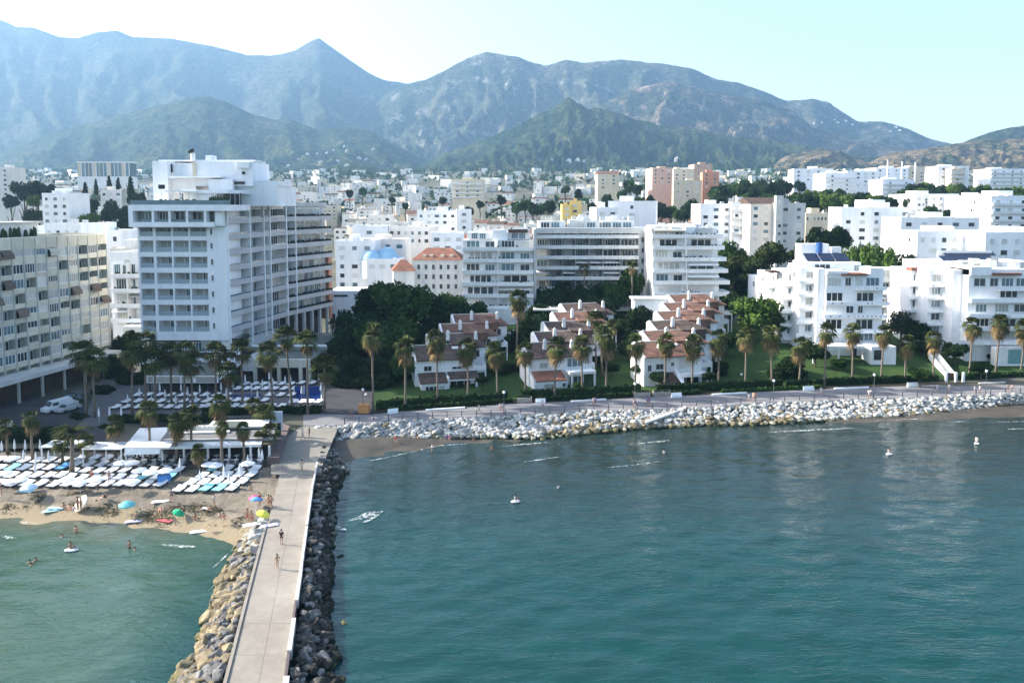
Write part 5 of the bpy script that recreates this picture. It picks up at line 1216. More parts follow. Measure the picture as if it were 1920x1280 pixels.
T('white_house', 204, 264, 470, 212, 'white stepped building with brown awnings left of the hotel tower', TOWNW, 12)
T('white_house', 628, 700, 455, 262, 'bright white house with a curved blue-white side wall just right of the hotel wing', WHITE, 14)
T('white_house', 660, 723, 427, 300, 'large blank white block above the blue domes', WHITE, 16, nf=0, nc=1, head=False)
T('white_house', 650, 760, 452, 275, 'wide white building with planted roof terraces behind the blue domes', TOWNW, 12)
T('white_house', 728, 808, 428, 310, 'white town building with rows of tiny windows above the red-roofed building', TOWNW, 14, nf=2, nc=6)
T('white_house', 808, 870, 440, 290, 'plain white building right above the big red roof', WHITE, 14)
T('white_house', 782, 858, 398, 380, 'big cubic white block standing out in the middle of the old town', WHITE, 22)
T('white_house', 856, 884, 395, 370, 'pale blue shaded white block beside the big cubic one', WHITE, 14)
T('white_house', 690, 733, 405, 420, 'grey-white town house with a wide window band in the old town', TOWNW, 14)
T('white_house', 1140, 1228, 380, 320, 'tall white block with stepped roof and two dark windows behind the wide apartments', WHITE, 20, nf=2, nc=1)
T('white_house', 1118, 1160, 392, 300, 'lower white block at the left of the tall stepped white one', WHITE, 14)
T('white_apartments', 1313, 1372, 385, 330, 'white slab block with blue shaded front on the left of the trio above the pines', WHITE, 20)
T('white_apartments', 1372, 1408, 382, 322, 'white block with turquoise balconies in the middle of the trio above the pines', WHITE, 16, bands=True, nf=4, nc=2)
T('white_apartments', 1407, 1468, 382, 312, 'white block with small windows and a red-brown roof edge above the pines', TOWNW, 16, roof='gable', nf=5, nc=3)
T('white_apartments', 1460, 1510, 384, 305, 'grey-white tower block with a wide top window above the pines', GREYW, 16, nf=5, nc=2)
T('grey_tower', 1455, 1468, 370, 304, 'slim grey lift shaft between the two right blocks above the pines', GREYW, 8, nf=0, nc=1, head=False)
T('apartment_block', 848, 905, 338, 560, 'cream apartment block with red balconies standing tall in mid town', CREAM, 26, nf=6, nc=3, bands=True)
T('apartment_block', 1120, 1160, 326, 640, 'cream and salmon tower with a little pyramid roof in the middle distance', CREAM, 22, roof='gable', nf=5, nc=2)
T('apartment_block', 1222, 1260, 316, 640, 'salmon roofed cream apartment block left of the brick-red group', SAL, 24, nf=6, nc=3)
T('apartment_block', 1262, 1300, 318, 700, 'ochre and cream apartment block in the middle of the brick-red group', CREAM, 24, nf=5, nc=3)
T('apartment_block', 1300, 1334, 309, 740, 'brick-red tower, tallest of the orange group in the distance', BRKR, 24, nf=6, nc=2)
T('apartment_block', 1316, 1346, 324, 620, 'orange-red tower at the right end of the brick-red group', PINK, 18, nf=6, nc=2)
T('apartment_block', 1262, 1314, 340, 600, 'cream blocks at the foot of the brick-red group', CREAM, 20, nf=5, nc=3)
T('yellow_house', 1054, 1072, 385, 420, 'lower part of the bright yellow house in the middle of town', YEL, 9, nf=0, nc=1, head=False)
T('yellow_house', 1068, 1089, 379, 422, 'bright yellow blank tower house in the middle of town', YEL, 9, nf=0, nc=1, head=False)
T('apartment_block', 1486, 1556, 318, 620, 'white apartment block with stepped roof at the foot of the brown hill', WHITE, 24, nf=6, nc=4)
T('apartment_block', 1545, 1600, 326, 560, 'white slab with grey balcony bays left of the avenue trees', WHITE, 22, bands=True, nf=6, nc=2)
T('apartment_block', 1586, 1640, 322, 640, 'plain bright white slab behind the avenue trees', WHITE, 22)
T('apartment_block', 1640, 1702, 316, 680, 'white towers with roof masts near the right hills', WHITE, 22, nf=5, nc=4)
T('apartment_block', 1652, 1712, 338, 520, 'white block with four dark balcony bands beside the round trees', WHITE, 20, bands=True, nf=5, nc=2)
T('apartment_block', 1700, 1752, 314, 690, 'cream and white tower under the masts on the right', CREAM, 22, nf=5, nc=3)
T('apartment_block', 1756, 1812, 313, 620, 'white and tan twin tower with stepped top on the right', WHITE, 22, nf=6, nc=3)
T('apartment_block', 1780, 1806, 318, 612, 'tan striped front tower on the right skyline', CREAM, 8, nf=5, nc=1, bands=True)
T('apartment_block', 1854, 1920, 318, 620, 'long white apartment block at the right edge skyline', WHITE, 22, nf=5, nc=4, bands=True)
T('white_apartments', 1578, 1700, 392, 300, 'huge white sunlit apartment block with stepped roof right of the pine trees', WHITE, 26, nf=5, nc=5)
T('white_apartments', 1632, 1660, 378, 312, 'stair tower on top of the huge white sunlit block', WHITE, 12, nf=1, nc=1, head=False)
T('white_apartments', 1690, 1830, 411, 275, 'long low white building with a blue shaded front and dark window band', WHITE, 18, nf=1, nc=5)
T('white_apartments', 1716, 1800, 366, 400, 'bright white stepped complex behind the avenue trees', WHITE, 26)
T('white_apartments', 1796, 1860, 372, 380, 'bright white stepped complex with roof tower beside the right edge trees', WHITE, 24)
T('white_apartments', 1858, 1960, 370, 300, 'tall white building with blue shaded balconies at the right edge', WHITE, 24, nf=4, nc=4, bands=True)
T('white_apartments', 1722, 1880, 438, 225, 'white building with a cream awning right behind the solar panel roof', WHITE, 14, nf=2, nc=8)
T('white_apartments', 1850, 1990, 440, 214, 'white building with small square windows at the right edge behind the stepped block', WHITE, 14, nf=3, nc=6)
T('green_windowed_building', 1511, 1578, 402, 340, 'long low building with a row of tall green windows beside the pines', CREAM, 14, nf=1, nc=10)
# blue domes
for i, (px, py, rr_, zz) in enumerate(((698, 480, 3.4, 0), (726, 478, 4.4, 0))):
    Yd = 262 + i * 3; x = xat(px, Yd); z0 = zat(488, Yd); b = MB(BLU); n = 20
    for a in range(n):
        t0, t1 = 2 * math.pi * a / n, 2 * math.pi * (a + 1) / n
        for k in range(7):
            p0, p1 = k / 7 * math.pi / 2, (k + 1) / 7 * math.pi / 2
            q = lambda t, p: (x + rr_ * math.cos(p) * math.cos(t), Yd + rr_ * math.cos(p) * math.sin(t), z0 + rr_ * 1.05 * math.sin(p))
            b.poly([q(t0, p0), q(t1, p0), q(t1, p1), q(t0, p1)] if k < 6 else [q(t0, p0), q(t1, p0), q(t0, p1)])
    b.tube([(x, Yd, z0 - 6), (x, Yd, z0)], [rr_ * 1.02, rr_ * 1.02], 20, WHITE)
    standalone(b, 'blue_dome', (x, Yd, z0), ('smaller left' if i == 0 else 'larger right') + ' pale blue dome on a white drum among the white houses', 'dome', sm=False)
T('white_house', 686, 745, 489, 256, 'low white base building under the two blue domes', WHITE, 12, head=False, nf=1, nc=3)

# generated houses filling the town; never in front of the hand placed fronts
houses = []
r = random.Random(42)
rowsY = [250, 277, 307, 342, 382, 428, 480, 540, 610, 690, 790, 910, 1050, 1210]
taken = [(t_[0], t_[1]) for t_ in ()]
def free(px, Y):
    if 235 < px < 625 and Y < 600: return 0
    if 615 < px < 745 and Y < 275: return 0
    if Y < 345 and (px > 1290 or px < 60): return 0
    if Y < 600 and 1420 < px < 1720 and Y > 330: return .25
    if px < 235 and 300 < Y < 560: return .45
    if px > 1330 and Y > 430: return .55
    if 900 < px < 1330 and Y > 430: return .6
    return .92
cand = []
for Y in rowsY:
    px = -60 + r.uniform(0, 30)
    while px < 1980:
        w = r.uniform(6.5, 12) * (1 if Y < 500 else 1.4 if Y < 900 else 2.0); pw_ = w / Y * FPX
        if r.random() < free(px, Y): cand.append((px, px + pw_ * .92, Y + r.uniform(-12, 12) * Y / 400, r.random(), r.random()))
        px += pw_ * r.uniform(1.0, 1.35)
print('houses', len(cand))
cand.sort(key=lambda c: c[2])
near = cand[:280]; far = cand[280:]
desc = ['small white town house', 'whitewashed flat-roofed house', 'pale town house with dark windows', 'cream coloured town house', 'white house with a red tiled roof']
where = lambda px: 'left of the hotel' if px < 250 else 'between the hotel and the blue domes' if px < 760 else 'in the old town centre' if px < 1000 else 'behind the wide apartments' if px < 1330 else 'above the pines' if px < 1580 else 'near the right edge'
def houselabel(a, b_, Y, d):
    k = min(range(len(rowsY)), key=lambda j: abs(rowsY[j] - Y)); same = sorted(c[0] for c in near if min(range(len(rowsY)), key=lambda j: abs(rowsY[j] - c[2])) == k)
    return '%s, %s from the left in the %s street back' % (d, nth(same.index(a)), nth(k))
for i, (a, b_, Y, q, q2) in enumerate(near):
    g = gz(0, Y); h = (7.5 + 6 * q) if Y < 400 else (7 + 8 * q)
    z = g + h; py = HOR + (CAM_H - z) / Y * FPX
    kind = 'gable' if q2 < .24 else None
    wm = CREAM if q2 > .88 else SAL if q2 > .975 else TOWNW
    d = desc[4] if kind else desc[3] if wm is CREAM else desc[int(q * 2.99)]
    dist = 'near' if Y < 330 else 'middle' if Y < 480 else 'far' if Y < 700 else 'farthest'
    T('town_house', a, b_, py, Y, houselabel(a, b_, Y, d), wm, None, kind, rz=R(rnd.uniform(-22, 12)), group='%s houses %s' % (dist, where((a + b_) / 2)), cat='house', head=q < .6, seed=i)
fb_ = MB(TOWNW, CREAM, TILER, GREYW, GLASSB)
for (a, b_, Y, q, q2) in far:
    x0, x1 = xat(a, Y, 350), xat(b_, Y, 350); g = gz(0, Y); z = g + 8 + 12 * q * q; f = Fr(x0, Y, R(r.uniform(-20, 12))); w = x1 - x0; d = 14
    m_ = CREAM if q2 > .85 else TOWNW
    fb_.box(0, w, 0, d, g - 3, z, m_, f)
    if q2 < .3: fb_.box(-.5, w + .5, -.5, d + .5, z, z + 1.5, TILER, f)
    for k in range(int((z - g - 1) / 3.3)):
        for i in range(max(1, int(w / 5))):
            if r.random() < .45: fb_.box(i * 5 + 1.2, i * 5 + 3.4, -.12, -.01, z - 2.6 - k * 3.3, z - 1.0 - k * 3.3, GLASSB, f)
for _ in range(420):
    Y = r.uniform(1150, 2100); px = r.uniform(-200, 2100); x0 = xat(px, Y, 340); g = gz(0, Y); w = r.uniform(10, 24); f = Fr(x0, Y, R(r.uniform(-30, 20)))
    if 760 < px < 1000 and r.random() < .5: continue
    fb_.box(0, w, 0, 12, g - 3, g + r.uniform(5, 13), CREAM if r.random() < .2 else TOWNW, f)
o = fb_.obj('distant_houses'); tagged(o, 'hazy white houses of the far town at the foot of the hills', 'houses', kind='stuff')
# villas on the hillside, stood on the hill surface found along the sight line
from mathutils.bvhtree import BVHTree
def hill_hit(px, py):
    best = None
    for n_ in ('brown_mountain', 'green_hill', 'wooded_hill', 'far_right_hill', 'dry_foothill', 'village_hill', 'grey_mountain'):
        me_ = bpy.data.objects[n_].data
        if n_ not in BV: BV[n_] = BVHTree.FromPolygons([v.co[:] for v in me_.vertices], [tuple(q.vertices) for q in me_.polygons])
        h_ = BV[n_].ray_cast(Vector((0, 0, CAM_H)), ray(px, py).normalized())
        if h_[0] is not None and (best is None or h_[3] < best[1]): best = (h_[0], h_[3])
    return best[0] if best else None
BV = {}
hv = [(625, 283), (645, 276), (652, 284), (594, 290), (613, 288), (700, 281), (672, 297), (575, 290), (560, 300), (632, 303), (650, 312), (686, 300), (601, 305), (540, 312)]
for i, (px, py) in enumerate(hv):
    p = hill_hit(px, py) or V(px, py, 2120); b = MB(TOWNW, TILER); w = rnd.uniform(10, 18); b.box(-w / 2, w / 2, 0, 10, -5, 4.5); b.box(-w / 4, w / 3, 2, 9, 4.5, 7.5)
    if i % 3 == 0: b.box(-w / 2 - .5, w / 2 + .5, -.5, 10.5, 4.5, 5.2, TILER)
    me = b.mesh('hillside_villa'); o = inst('hillside_villa', me, None, p, R(rnd.uniform(-20, 20))); tagged(o, 'small white villa, %s from the left on the green slope right of the hotel roof' % nth(sorted(hv).index((px, py))), 'villa', 'white villas on the slope right of the hotel roof')
hv2 = [(1527, 233), (1540, 231), (1565, 226), (1572, 231), (1585, 228), (1598, 235), (1680, 240), (1688, 246), (1670, 248), (1035, 303), (1066, 303), (1083, 302), (1097, 305), (1112, 304), (1270, 300)]
for i, (px, py) in enumerate(hv2):
    p = hill_hit(px, py) or V(px, py, 2600); b = MB(TOWNW); w = rnd.uniform(12, 22); b.box(-w / 2, w / 2, 0, 10, -6, 6); b.box(-w / 4, w / 3, 2, 9, 6, 10)
    me = b.mesh('hillside_villa'); o = inst('hillside_villa', me, None, p, R(rnd.uniform(-20, 20)))
    if px > 1500: tagged(o, 'tiny white villa, %s from the left high on the right hand hill' % nth(sorted(v_ for v_ in hv2 if v_[0] > 1500).index((px, py))), 'villa', 'white villas on the right hand hill')
    else: tagged(o, 'tiny white house, %s from the left at the foot of the wooded hill' % nth(sorted(v_ for v_ in hv2 if v_[0] < 1500).index((px, py))), 'villa', 'white houses at the foot of the wooded hill')
# masts on the right skyline
for px, y0, y1 in ((1664, 300, 330), (1691, 303, 330), (1716, 304, 330)):
    Y = 660; b = MB(FRAME); x = xat(px, Y, 320); b.tube([(x, Y, zat(y1, Y) - 5), (x, Y, zat(y0, Y))], [.9, .6], 6); p = (x, Y, zat(y1, Y))
    standalone(b, 'roof_mast', p, 'slim white mast above the right hand towers, %s of three from the left' % ORD[(1664, 1691, 1716).index(px)], 'mast')
# ------------------------------------------------------------------ vegetation
def leaf_mat(name, lo, hi, scale=.35):
    m, N, L, b = node_mat(name, .85, .08)
    g = N.new('ShaderNodeNewGeometry'); oi = N.new('ShaderNodeObjectInfo')
    mx = N.new('ShaderNodeMath'); mx.operation = 'MULTIPLY'; mx.inputs[1].default_value = .6; L.new(g.outputs['Random Per Island'], mx.inputs[0])
    n = noise_node(N, L, g.outputs['Position'], scale, 3, .6); ad = N.new('ShaderNodeMath'); ad.operation = 'MULTIPLY_ADD'; ad.inputs[1].default_value = .8; L.new(n.outputs['Fac'], ad.inputs[0]); L.new(mx.outputs[0], ad.inputs[2])
    r = ramp(N, L, ad.outputs[0], [(.25, lo), (.95, hi)])
    hs = N.new('ShaderNodeHueSaturation'); mr_ = N.new('ShaderNodeMapRange'); mr_.inputs['To Min'].default_value = .8; mr_.inputs['To Max'].default_value = 1.2; L.new(oi.outputs['Random'], mr_.inputs[0]); L.new(mr_.outputs[0], hs.inputs['Value']); L.new(r.outputs[0], hs.inputs['Color'])
    L.new(hs.outputs[0], b.inputs['Base Color'])
    b.inputs['Subsurface Weight'].default_value = 0
    return m
LF_D = leaf_mat('dark_leaves', (.006, .015, .006), (.022, .046, .014))
LF_M = leaf_mat('green_leaves', (.012, .034, .009), (.052, .098, .024))
LF_B = leaf_mat('bright_leaves', (.028, .068, .012), (.095, .155, .032))
LF_P = leaf_mat('pine_needles', (.012, .026, .008), (.055, .075, .022))
LF_O = leaf_mat('olive_leaves', (.035, .05, .03), (.10, .12, .075))
BARK = mat('bark', (.09, .07, .05), .95, .3, 2, .5, 8)
PBARK = mat('palm_bark', (.20, .165, .13), .95, .3, 3, .5, 10, zs=4)
PL_G = leaf_mat('palm_frond_green', (.014, .027, .009), (.078, .090, .030), .8)
PL_B = leaf_mat('palm_frond_dead', (.06, .042, .022), (.24, .17, .085), .8)
def crown_mesh(name, m, blobs, nleaf, size, seed, shell=.55, core=True):
    r = np.random.RandomState(seed); tot = sum(b[3] ** 2 for b in blobs); V_, F_ = [], []
    cnt = 0
    for bx_, by_, bz_, br, sq in [(b + (1,))[:5] if len(b) == 4 else b for b in blobs]:
        n = max(8, int(nleaf * br * br / tot))
        d = r.normal(size=(n, 3)); d /= np.linalg.norm(d, axis=1)[:, None]
        rad = br * (1 - shell * r.rand(n) ** 2.2) * (1 + .10 * np.sin(d[:, 0] * 7 + br) + .10 * np.sin(d[:, 1] * 6 + 2) + .08 * np.sin(d[:, 2] * 9))
        p = d * rad[:, None] * np.array([1, 1, sq]) + np.array([bx_, by_, bz_])
        a = r.normal(size=(n, 3)) + d * .4; a /= np.linalg.norm(a, axis=1)[:, None]
        t = np.cross(a, r.normal(size=(n, 3))); t /= np.linalg.norm(t, axis=1)[:, None]; s_ = np.cross(a, t)
        sz = size * r.uniform(.6, 1.4, n)[:, None]
        q = np.stack([p - t * sz - s_ * sz * .55, p + t * sz * .9 - s_ * sz * .3, p + t * sz + s_ * sz * .6, p - t * sz * .7 + s_ * sz * .5], 1).reshape(-1, 3)
        V_.append(q); F_.append(np.arange(4 * n).reshape(n, 4) + cnt); cnt += 4 * n
    b = MB(m)
    V_ = np.concatenate(V_); F_ = np.concatenate(F_)
    verts = V_.tolist(); faces = [tuple(f) for f in F_.tolist()]
    if core:
        for blob in blobs:
            bx_, by_, bz_, br = blob[:4]; sq = blob[4] if len(blob) > 4 else 1
            k = br * .74; n0 = len(verts)
            for i in range(5):
                ph = math.pi * (i + .5) / 5
                for j in range(8):
                    t_ = 2 * math.pi * j / 8; w = k * (1 + .12 * math.sin(j * 3 + i + seed))
                    verts.append((bx_ + w * math.sin(ph) * math.cos(t_), by_ + w * math.sin(ph) * math.sin(t_), bz_ + w * sq * math.cos(ph)))
            for i in range(4):
                for j in range(8): faces.append((n0 + i * 8 + j, n0 + i * 8 + (j + 1) % 8, n0 + (i + 1) * 8 + (j + 1) % 8, n0 + (i + 1) * 8 + j))
            faces.append(tuple(n0 + j for j in range(8))); faces.append(tuple(n0 + 32 + j for j in reversed(range(8))))
    me = bpy.data.meshes.new(name); me.from_pydata(verts, [], faces); me.materials.append(m); me.update(); return me
def blobs_round(seed, n=9, w=1.0, h=.8, top=0):
    r = random.Random(seed); out = [(0, 0, 0, .62, h)]
    for i in range(n):
        a = r.uniform(0, 6.28); q = r.uniform(.35, .68); out.append((q * math.cos(a) * w, q * math.sin(a) * w, r.uniform(-.38, .5) * h, r.uniform(.24, .42), h))
    return out
# unit crowns (radius about 1)
CR = {'round': [crown_mesh('crown', LF_M, blobs_round(i), 3400, .062, i) for i in range(3)],
      'dark': [crown_mesh('crown', LF_D, blobs_round(10 + i, 11, 1.0, .85), 3800, .058, 10 + i) for i in range(3)],
      'bright': [crown_mesh('crown', LF_B, blobs_round(20 + i, 11), 3600, .056, 20 + i) for i in range(2)],
      'pine': [crown_mesh('crown', LF_P, [(math.cos(a) * q * 1.0, math.sin(a) * q, z, s, .5) for a, q, z, s in [(random.Random(30 + i * 9 + j).uniform(0, 6.28), random.Random(60 + i * 9 + j).uniform(.1, .75), random.Random(90 + i * 9 + j).uniform(-.15, .22), random.Random(120 + i * 9 + j).uniform(.3, .45)) for j in range(10)]], 2800, .05, 30 + i) for i in range(2)],
      'cypress': [crown_mesh('crown', LF_D, [(0, 0, z * .95 - .8, .42 * (1 - (z / 2) ** 2 * .8) * random.Random(i + int(z * 9)).uniform(.85, 1.15), 1.1) for z in (0, .35, .7, 1.05, 1.4, 1.7, 1.95)], 1600, .07, 40 + i) for i in range(2)],
      'olive': [crown_mesh('crown', LF_O, blobs_round(50 + i, 9), 2200, .06, 50 + i, core=False) for i in range(2)]}
TRK = []
for s_ in range(2):
    b = MB(BARK); r = random.Random(s_)
    b.tube([(0, 0, 0), (.02, .01, .35), (.0, .03, .7), (.03, 0, 1.0)], [.075, .06, .05, .02], 7)
    for i in range(5):
        a = i * 1.3 + s_; z = .45 + .08 * i; b.tube([(0, 0, z), (.18 * math.cos(a), .18 * math.sin(a), z + .18), (.36 * math.cos(a), .36 * math.sin(a), z + .3)], [.035, .025, .01], 5)
    TRK.append(b.mesh('trunk'))
def tree(kind, px, py, rpx, Y, label, sq=1.0, group=None, name=None, zb=None, cat='tree'):
    """crown centred on (px,py) at depth Y with a radius of rpx pixels"""
    p = V(px, py, Y); R_ = rpx * Y / FPX * (1.14 if Y < 260 and kind != 'pine' else 1.0); zb = gz(p.x, Y) if zb is None else zb
    zb = min(zb, p.z - R_ * .3)
    root = thing(name or {'pine': 'pine_tree', 'cypress': 'cypress_tree', 'olive': 'olive_tree'}.get(kind, 'broadleaf_tree'), (p.x, Y, zb), label, cat, group, rnd.uniform(0, 6.28))
    me = rnd.choice(CR[kind]); hs = R_ * sq
    if kind in ('dark', 'round', 'bright', 'olive') and name is None:      # leafy down to the ground, as dense garden trees are
        top = p.z + hs; bot = zb + (.4 if Y < 260 else .12 * (top - zb)); c_z = (top + bot) / 2
        if Y < 260: hs = max(hs, (top - bot) / 2); p = Vector((p.x, p.y, top - hs))
        else: hs = min(max(hs, (top - bot) / 2 * .8), R_ * 1.35); p = Vector((p.x, p.y, top - hs))
    inst('crown', me, root, (0, 0, p.z - zb), rnd.uniform(0, 6.28), (R_, R_, hs))
    H = max(.5, p.z - zb); inst('trunk', rnd.choice(TRK), root, (0, 0, -.2), 0, (min(H * .9, R_ * 1.3), min(H * .9, R_ * 1.3), H * 1.02 + .2))
    return root
# dark grove right of the hotel
for px, py, rp, Y, k, sq, lb in (
    (668, 632, 44, 176, 'dark', 1.5, 'dark dense tree at the left end of the grove, next to the hotel annex'),
    (700, 578, 50, 190, 'dark', 1.0, 'broad dark tree rising behind the left end of the grove'),
    (750, 572, 62, 186, 'round', 1.05, 'largest round green tree in the middle of the grove'),
    (730, 640, 52, 172, 'round', 1.1, 'green tree in front of the largest round one in the grove'),
    (806, 584, 48, 192, 'dark', 1.0, 'dark tree right behind the largest green one in the grove'),
    (846, 570, 34, 200, 'bright', .9, 'lighter green tree peeking above the grove beneath the apartments'),
    (880, 592, 36, 196, 'dark', .95, 'dark tree at the right shoulder of the grove under the stepped apartments'),
    (838, 608, 40, 188, 'dark', .9, 'dark tree behind the roofs of the left villas'),
    (775, 630, 34, 178, 'dark', 1.2, 'narrow dark tree between the grove and the left villas'),
    (655, 690, 36, 160, 'dark', 1.3, 'black-green tree over the dark path right of the pool deck'),
    (690, 700, 38, 158, 'dark', 1.1, 'low dark tree behind the first promenade palm'),
    (735, 700, 38, 160, 'dark', 1.1, 'low dark tree left of the front left villa'),
    (757, 688, 26, 156, 'round', 1.1, 'small bushy tree touching the front left villa'),
    (632, 655, 26, 172, 'dark', 1.2, 'dark tree in front of the annex door'),
    (915, 610, 26, 192, 'dark', 1, 'dark tree right of the chimneys of the left villas'),
    (1000, 612, 34, 188, 'dark', .9, 'dark round tree behind the tall lone palm'),
    (1016, 640, 28, 178, 'dark', .9, 'round shadowy tree left of the middle villas'),
    (960, 640, 30, 180, 'dark', 1, 'dark tree between the left and middle villas'),
    (925, 668, 20, 166, 'dark', 1, 'dark shrubby tree right of the left villas'),
    (1010, 582, 26, 200, 'dark', .8, 'dark tree at the foot of the wide apartments, left side'),
    (1050, 560, 30, 206, 'dark', .9, 'dark tree hiding the lowest floors of the wide apartments'),
    (1100, 566, 26, 204, 'dark', .8, 'dark tree behind the topmost middle villa'),
    (1150, 545, 28, 208, 'round', 1.1, 'leafy tree climbing the right half of the wide apartments'),
    (1185, 520, 26, 212, 'round', 1.4, 'tall leafy tree in front of the end wall of the wide apartments'),
    (1203, 590, 32, 186, 'dark', .95, 'round dark green tree between the middle and right villas'),
    (1160, 620, 30, 182, 'dark', 1.1, 'dark tree right of the middle villas'),
    (1178, 655, 22, 172, 'dark', .9, 'dark bush under the round tree left of the right villas'),
    (1372, 560, 22, 198, 'dark', 1.2, 'dark tree touching the right stepped apartments'),
    (1415, 515, 40, 222, 'dark', .8, 'dark undergrowth tree beneath the pair of big pines'),
    (1340, 520, 22, 224, 'dark', 1.2, 'dark tree behind the right edge of the right stepped apartments'),
    (1372, 455, 30, 232, 'round', 1.0, 'green tree above and left of the big pine'),
    (1355, 500, 20, 222, 'dark', 1.2, 'dark tree beside the right stepped apartments'),
    (1418, 588, 46, 186, 'bright', 1.0, 'bright green rounded tree right of the right villas'),
    (1450, 600, 28, 188, 'round', 1.1, 'mid green tree at the right shoulder of the bright one'),
    (1480, 690, 30, 163, 'dark', .9, 'dark spreading bush tree on the lawn left of the white apartments'),
    (1455, 700, 18, 160, 'dark', .8, 'small dark bush tree by the lawn hedge'),
    (1530, 655, 26, 168, 'dark', .8, 'dark shrub mass in front of the left white apartments'),
    (1720, 620, 26, 180, 'dark', 1.1, 'dark tree in the gap between the two white apartments'),
    (1690, 600, 22, 184, 'olive', 1.2, 'grey green tree climbing the grey banded block'),
    (1670, 655, 18, 174, 'dark', .9, 'dark tree beside the corner of the left white apartments'),
    (1728, 650, 18, 176, 'dark', .9, 'dark tree above the garden stairway'),
    (1790, 655, 22, 170, 'dark', .8, 'dark tree under the balconies of the right white apartments'),
    (1020, 552, 30, 208, 'dark', .9, 'dark tree climbing the left end of the wide apartments'),
    (1062, 545, 30, 209, 'dark', .9, 'dark tree covering the lower floors left of centre of the wide apartments'),
    (1104, 548, 28, 209, 'dark', .9, 'dark tree covering the lower floors right of centre of the wide apartments'),
    (940, 690, 22, 164, 'dark', 1, 'dark shrubby tree against the right side of the left villas'),
    (935, 630, 22, 182, 'dark', 1.2, 'dark tree against the back right corner of the left villas'),
    (975, 690, 20, 166, 'dark', 1, 'dark tree on the lawn left of the front middle villa'),
    (1120, 670, 22, 170, 'dark', 1.2, 'dark tree against the right side of the middle villas'),
    (1145, 600, 24, 190, 'dark', 1.1, 'dark tree against the back right corner of the middle villas'),
    (1365, 640, 20, 176, 'dark', 1.2, 'dark tree against the right side of the right villas'),
    (1350, 690, 20, 164, 'dark', 1, 'dark shrubby tree right of the front right villa'),
    (1030, 590, 34, 200, 'dark', .8, 'broad dark tree under the left half of the wide apartments'),
    (1085, 575, 32, 203, 'dark', .9, 'broad dark tree in the middle under the wide apartments'),
    (1130, 580, 34, 200, 'dark', .9, 'broad dark tree under the right half of the wide apartments'),
    (700, 720, 34, 154, 'dark', .8, 'lowest dark bush tree at the left start of the lawn'),
    (645, 715, 30, 156, 'dark', .9, 'dark tree beside the pool fence'),
    (610, 700, 24, 158, 'dark', 1.0, 'dark tree at the right end of the pool pavilion'),
    (168, 410, 20, 330, 'bright', 1.0, 'yellow-green tree left of the hotel top box'),
    (222, 425, 26, 322, 'dark', 1.1, 'dark tree touching the left edge of the hotel'),
    (645, 590, 16, 200, 'dark', 1.2, 'dark tree under the annex window slit'),
    (240, 640, 30, 172, 'dark', 1.0, 'dark tree between the beige slab and the hotel'),
    (215, 690, 34, 164, 'dark', 1.1, 'dark tree behind the palms left of the hotel'),
    (250, 715, 30, 158, 'dark', 1.0, 'dark tree at the left of the hotel terrace'),
    (195, 735, 24, 150, 'dark', .9, 'dark bush tree beside the parked cars'),
    (140, 755, 26, 142, 'olive', 1.1, 'silvery olive tree right of the parked van'),
    (150, 790, 26, 132, 'dark', .9, 'dark tree behind the big date palm'),
    (205, 810, 24, 126, 'dark', .9, 'dark tree left of the beach club awnings')):
    tree(k, px, py, rp, Y, lb, sq)
# pines above the right villas
for px, py, rp, Y, lb in ((1396, 492, 38, 224, 'big umbrella pine, left half of the pair above the right villas'), (1438, 482, 44, 228, 'big umbrella pine, right half of the pair above the right villas'), (1478, 480, 20, 236, 'smaller pine just left of the white apartments roof')):
    tree('pine', px, py, rp, Y, lb, 1.5)
for i, (px, py, rp, Y, k) in enumerate(((1540, 438, 30, 262, 'dark'), (1572, 436, 30, 266, 'dark'), (1518, 446, 22, 258, 'dark'), (1604, 462, 26, 236, 'bright'), (1632, 468, 28, 232, 'bright'), (1662, 474, 28, 228, 'bright'), (1692, 478, 28, 226, 'round'), (1716, 484, 22, 222, 'round'), (1645, 488, 22, 226, 'round'))):
    tree(k, px, py, rp, Y, '%s tree, %s from the left in the tree belt above the left white apartments' % ({'dark': 'dark green', 'bright': 'bright green', 'round': 'mid green'}[k], ORD[i]), .9)
bl = [(1335, 1425, 354, 352, 540, 13, 7, 'along the street behind the orange tower'), (1395, 1480, 342, 346, 600, 12, 6, 'below the brown hill'), (1500, 1722, 368, 378, 415, 15, 14, 'in the long belt above the right white blocks'), (1716, 1925, 350, 362, 500, 14, 13, 'along the right hand avenue, upper belt'),
      (1745, 1835, 396, 402, 352, 13, 6, 'among the bright white blocks on the right'), (1228, 1300, 388, 402, 450, 12, 6, 'left of the white trio'), (1000, 1060, 384, 384, 505, 12, 3, 'in the pair by the yellow house'), (60, 240, 398, 396, 362, 13, 9, 'in the dark hedge of trees behind the beige slab'), (1700, 1915, 372, 380, 440, 11, 9, 'along the right hand avenue, lower belt')]
for a_, c_, y0_, y1_, Y_, r_, n_, wh_ in bl:
    for i in range(n_):
        t_ = i / (n_ - 1); k_ = rnd.choice(['dark', 'round', 'round', 'bright'] if a_ > 1480 else ['dark', 'round', 'dark'])
        tree(k_, lerp(a_, c_, t_) + rnd.uniform(-4, 4), lerp(y0_, y1_, t_) + rnd.uniform(-3, 3), r_ * rnd.uniform(.85, 1.3), Y_ * rnd.uniform(.97, 1.03), '%s tree, %s from the left %s' % ({'dark': 'dark', 'round': 'green', 'bright': 'bright green'}[k_], nth(i), wh_), .95, 'trees ' + wh_)
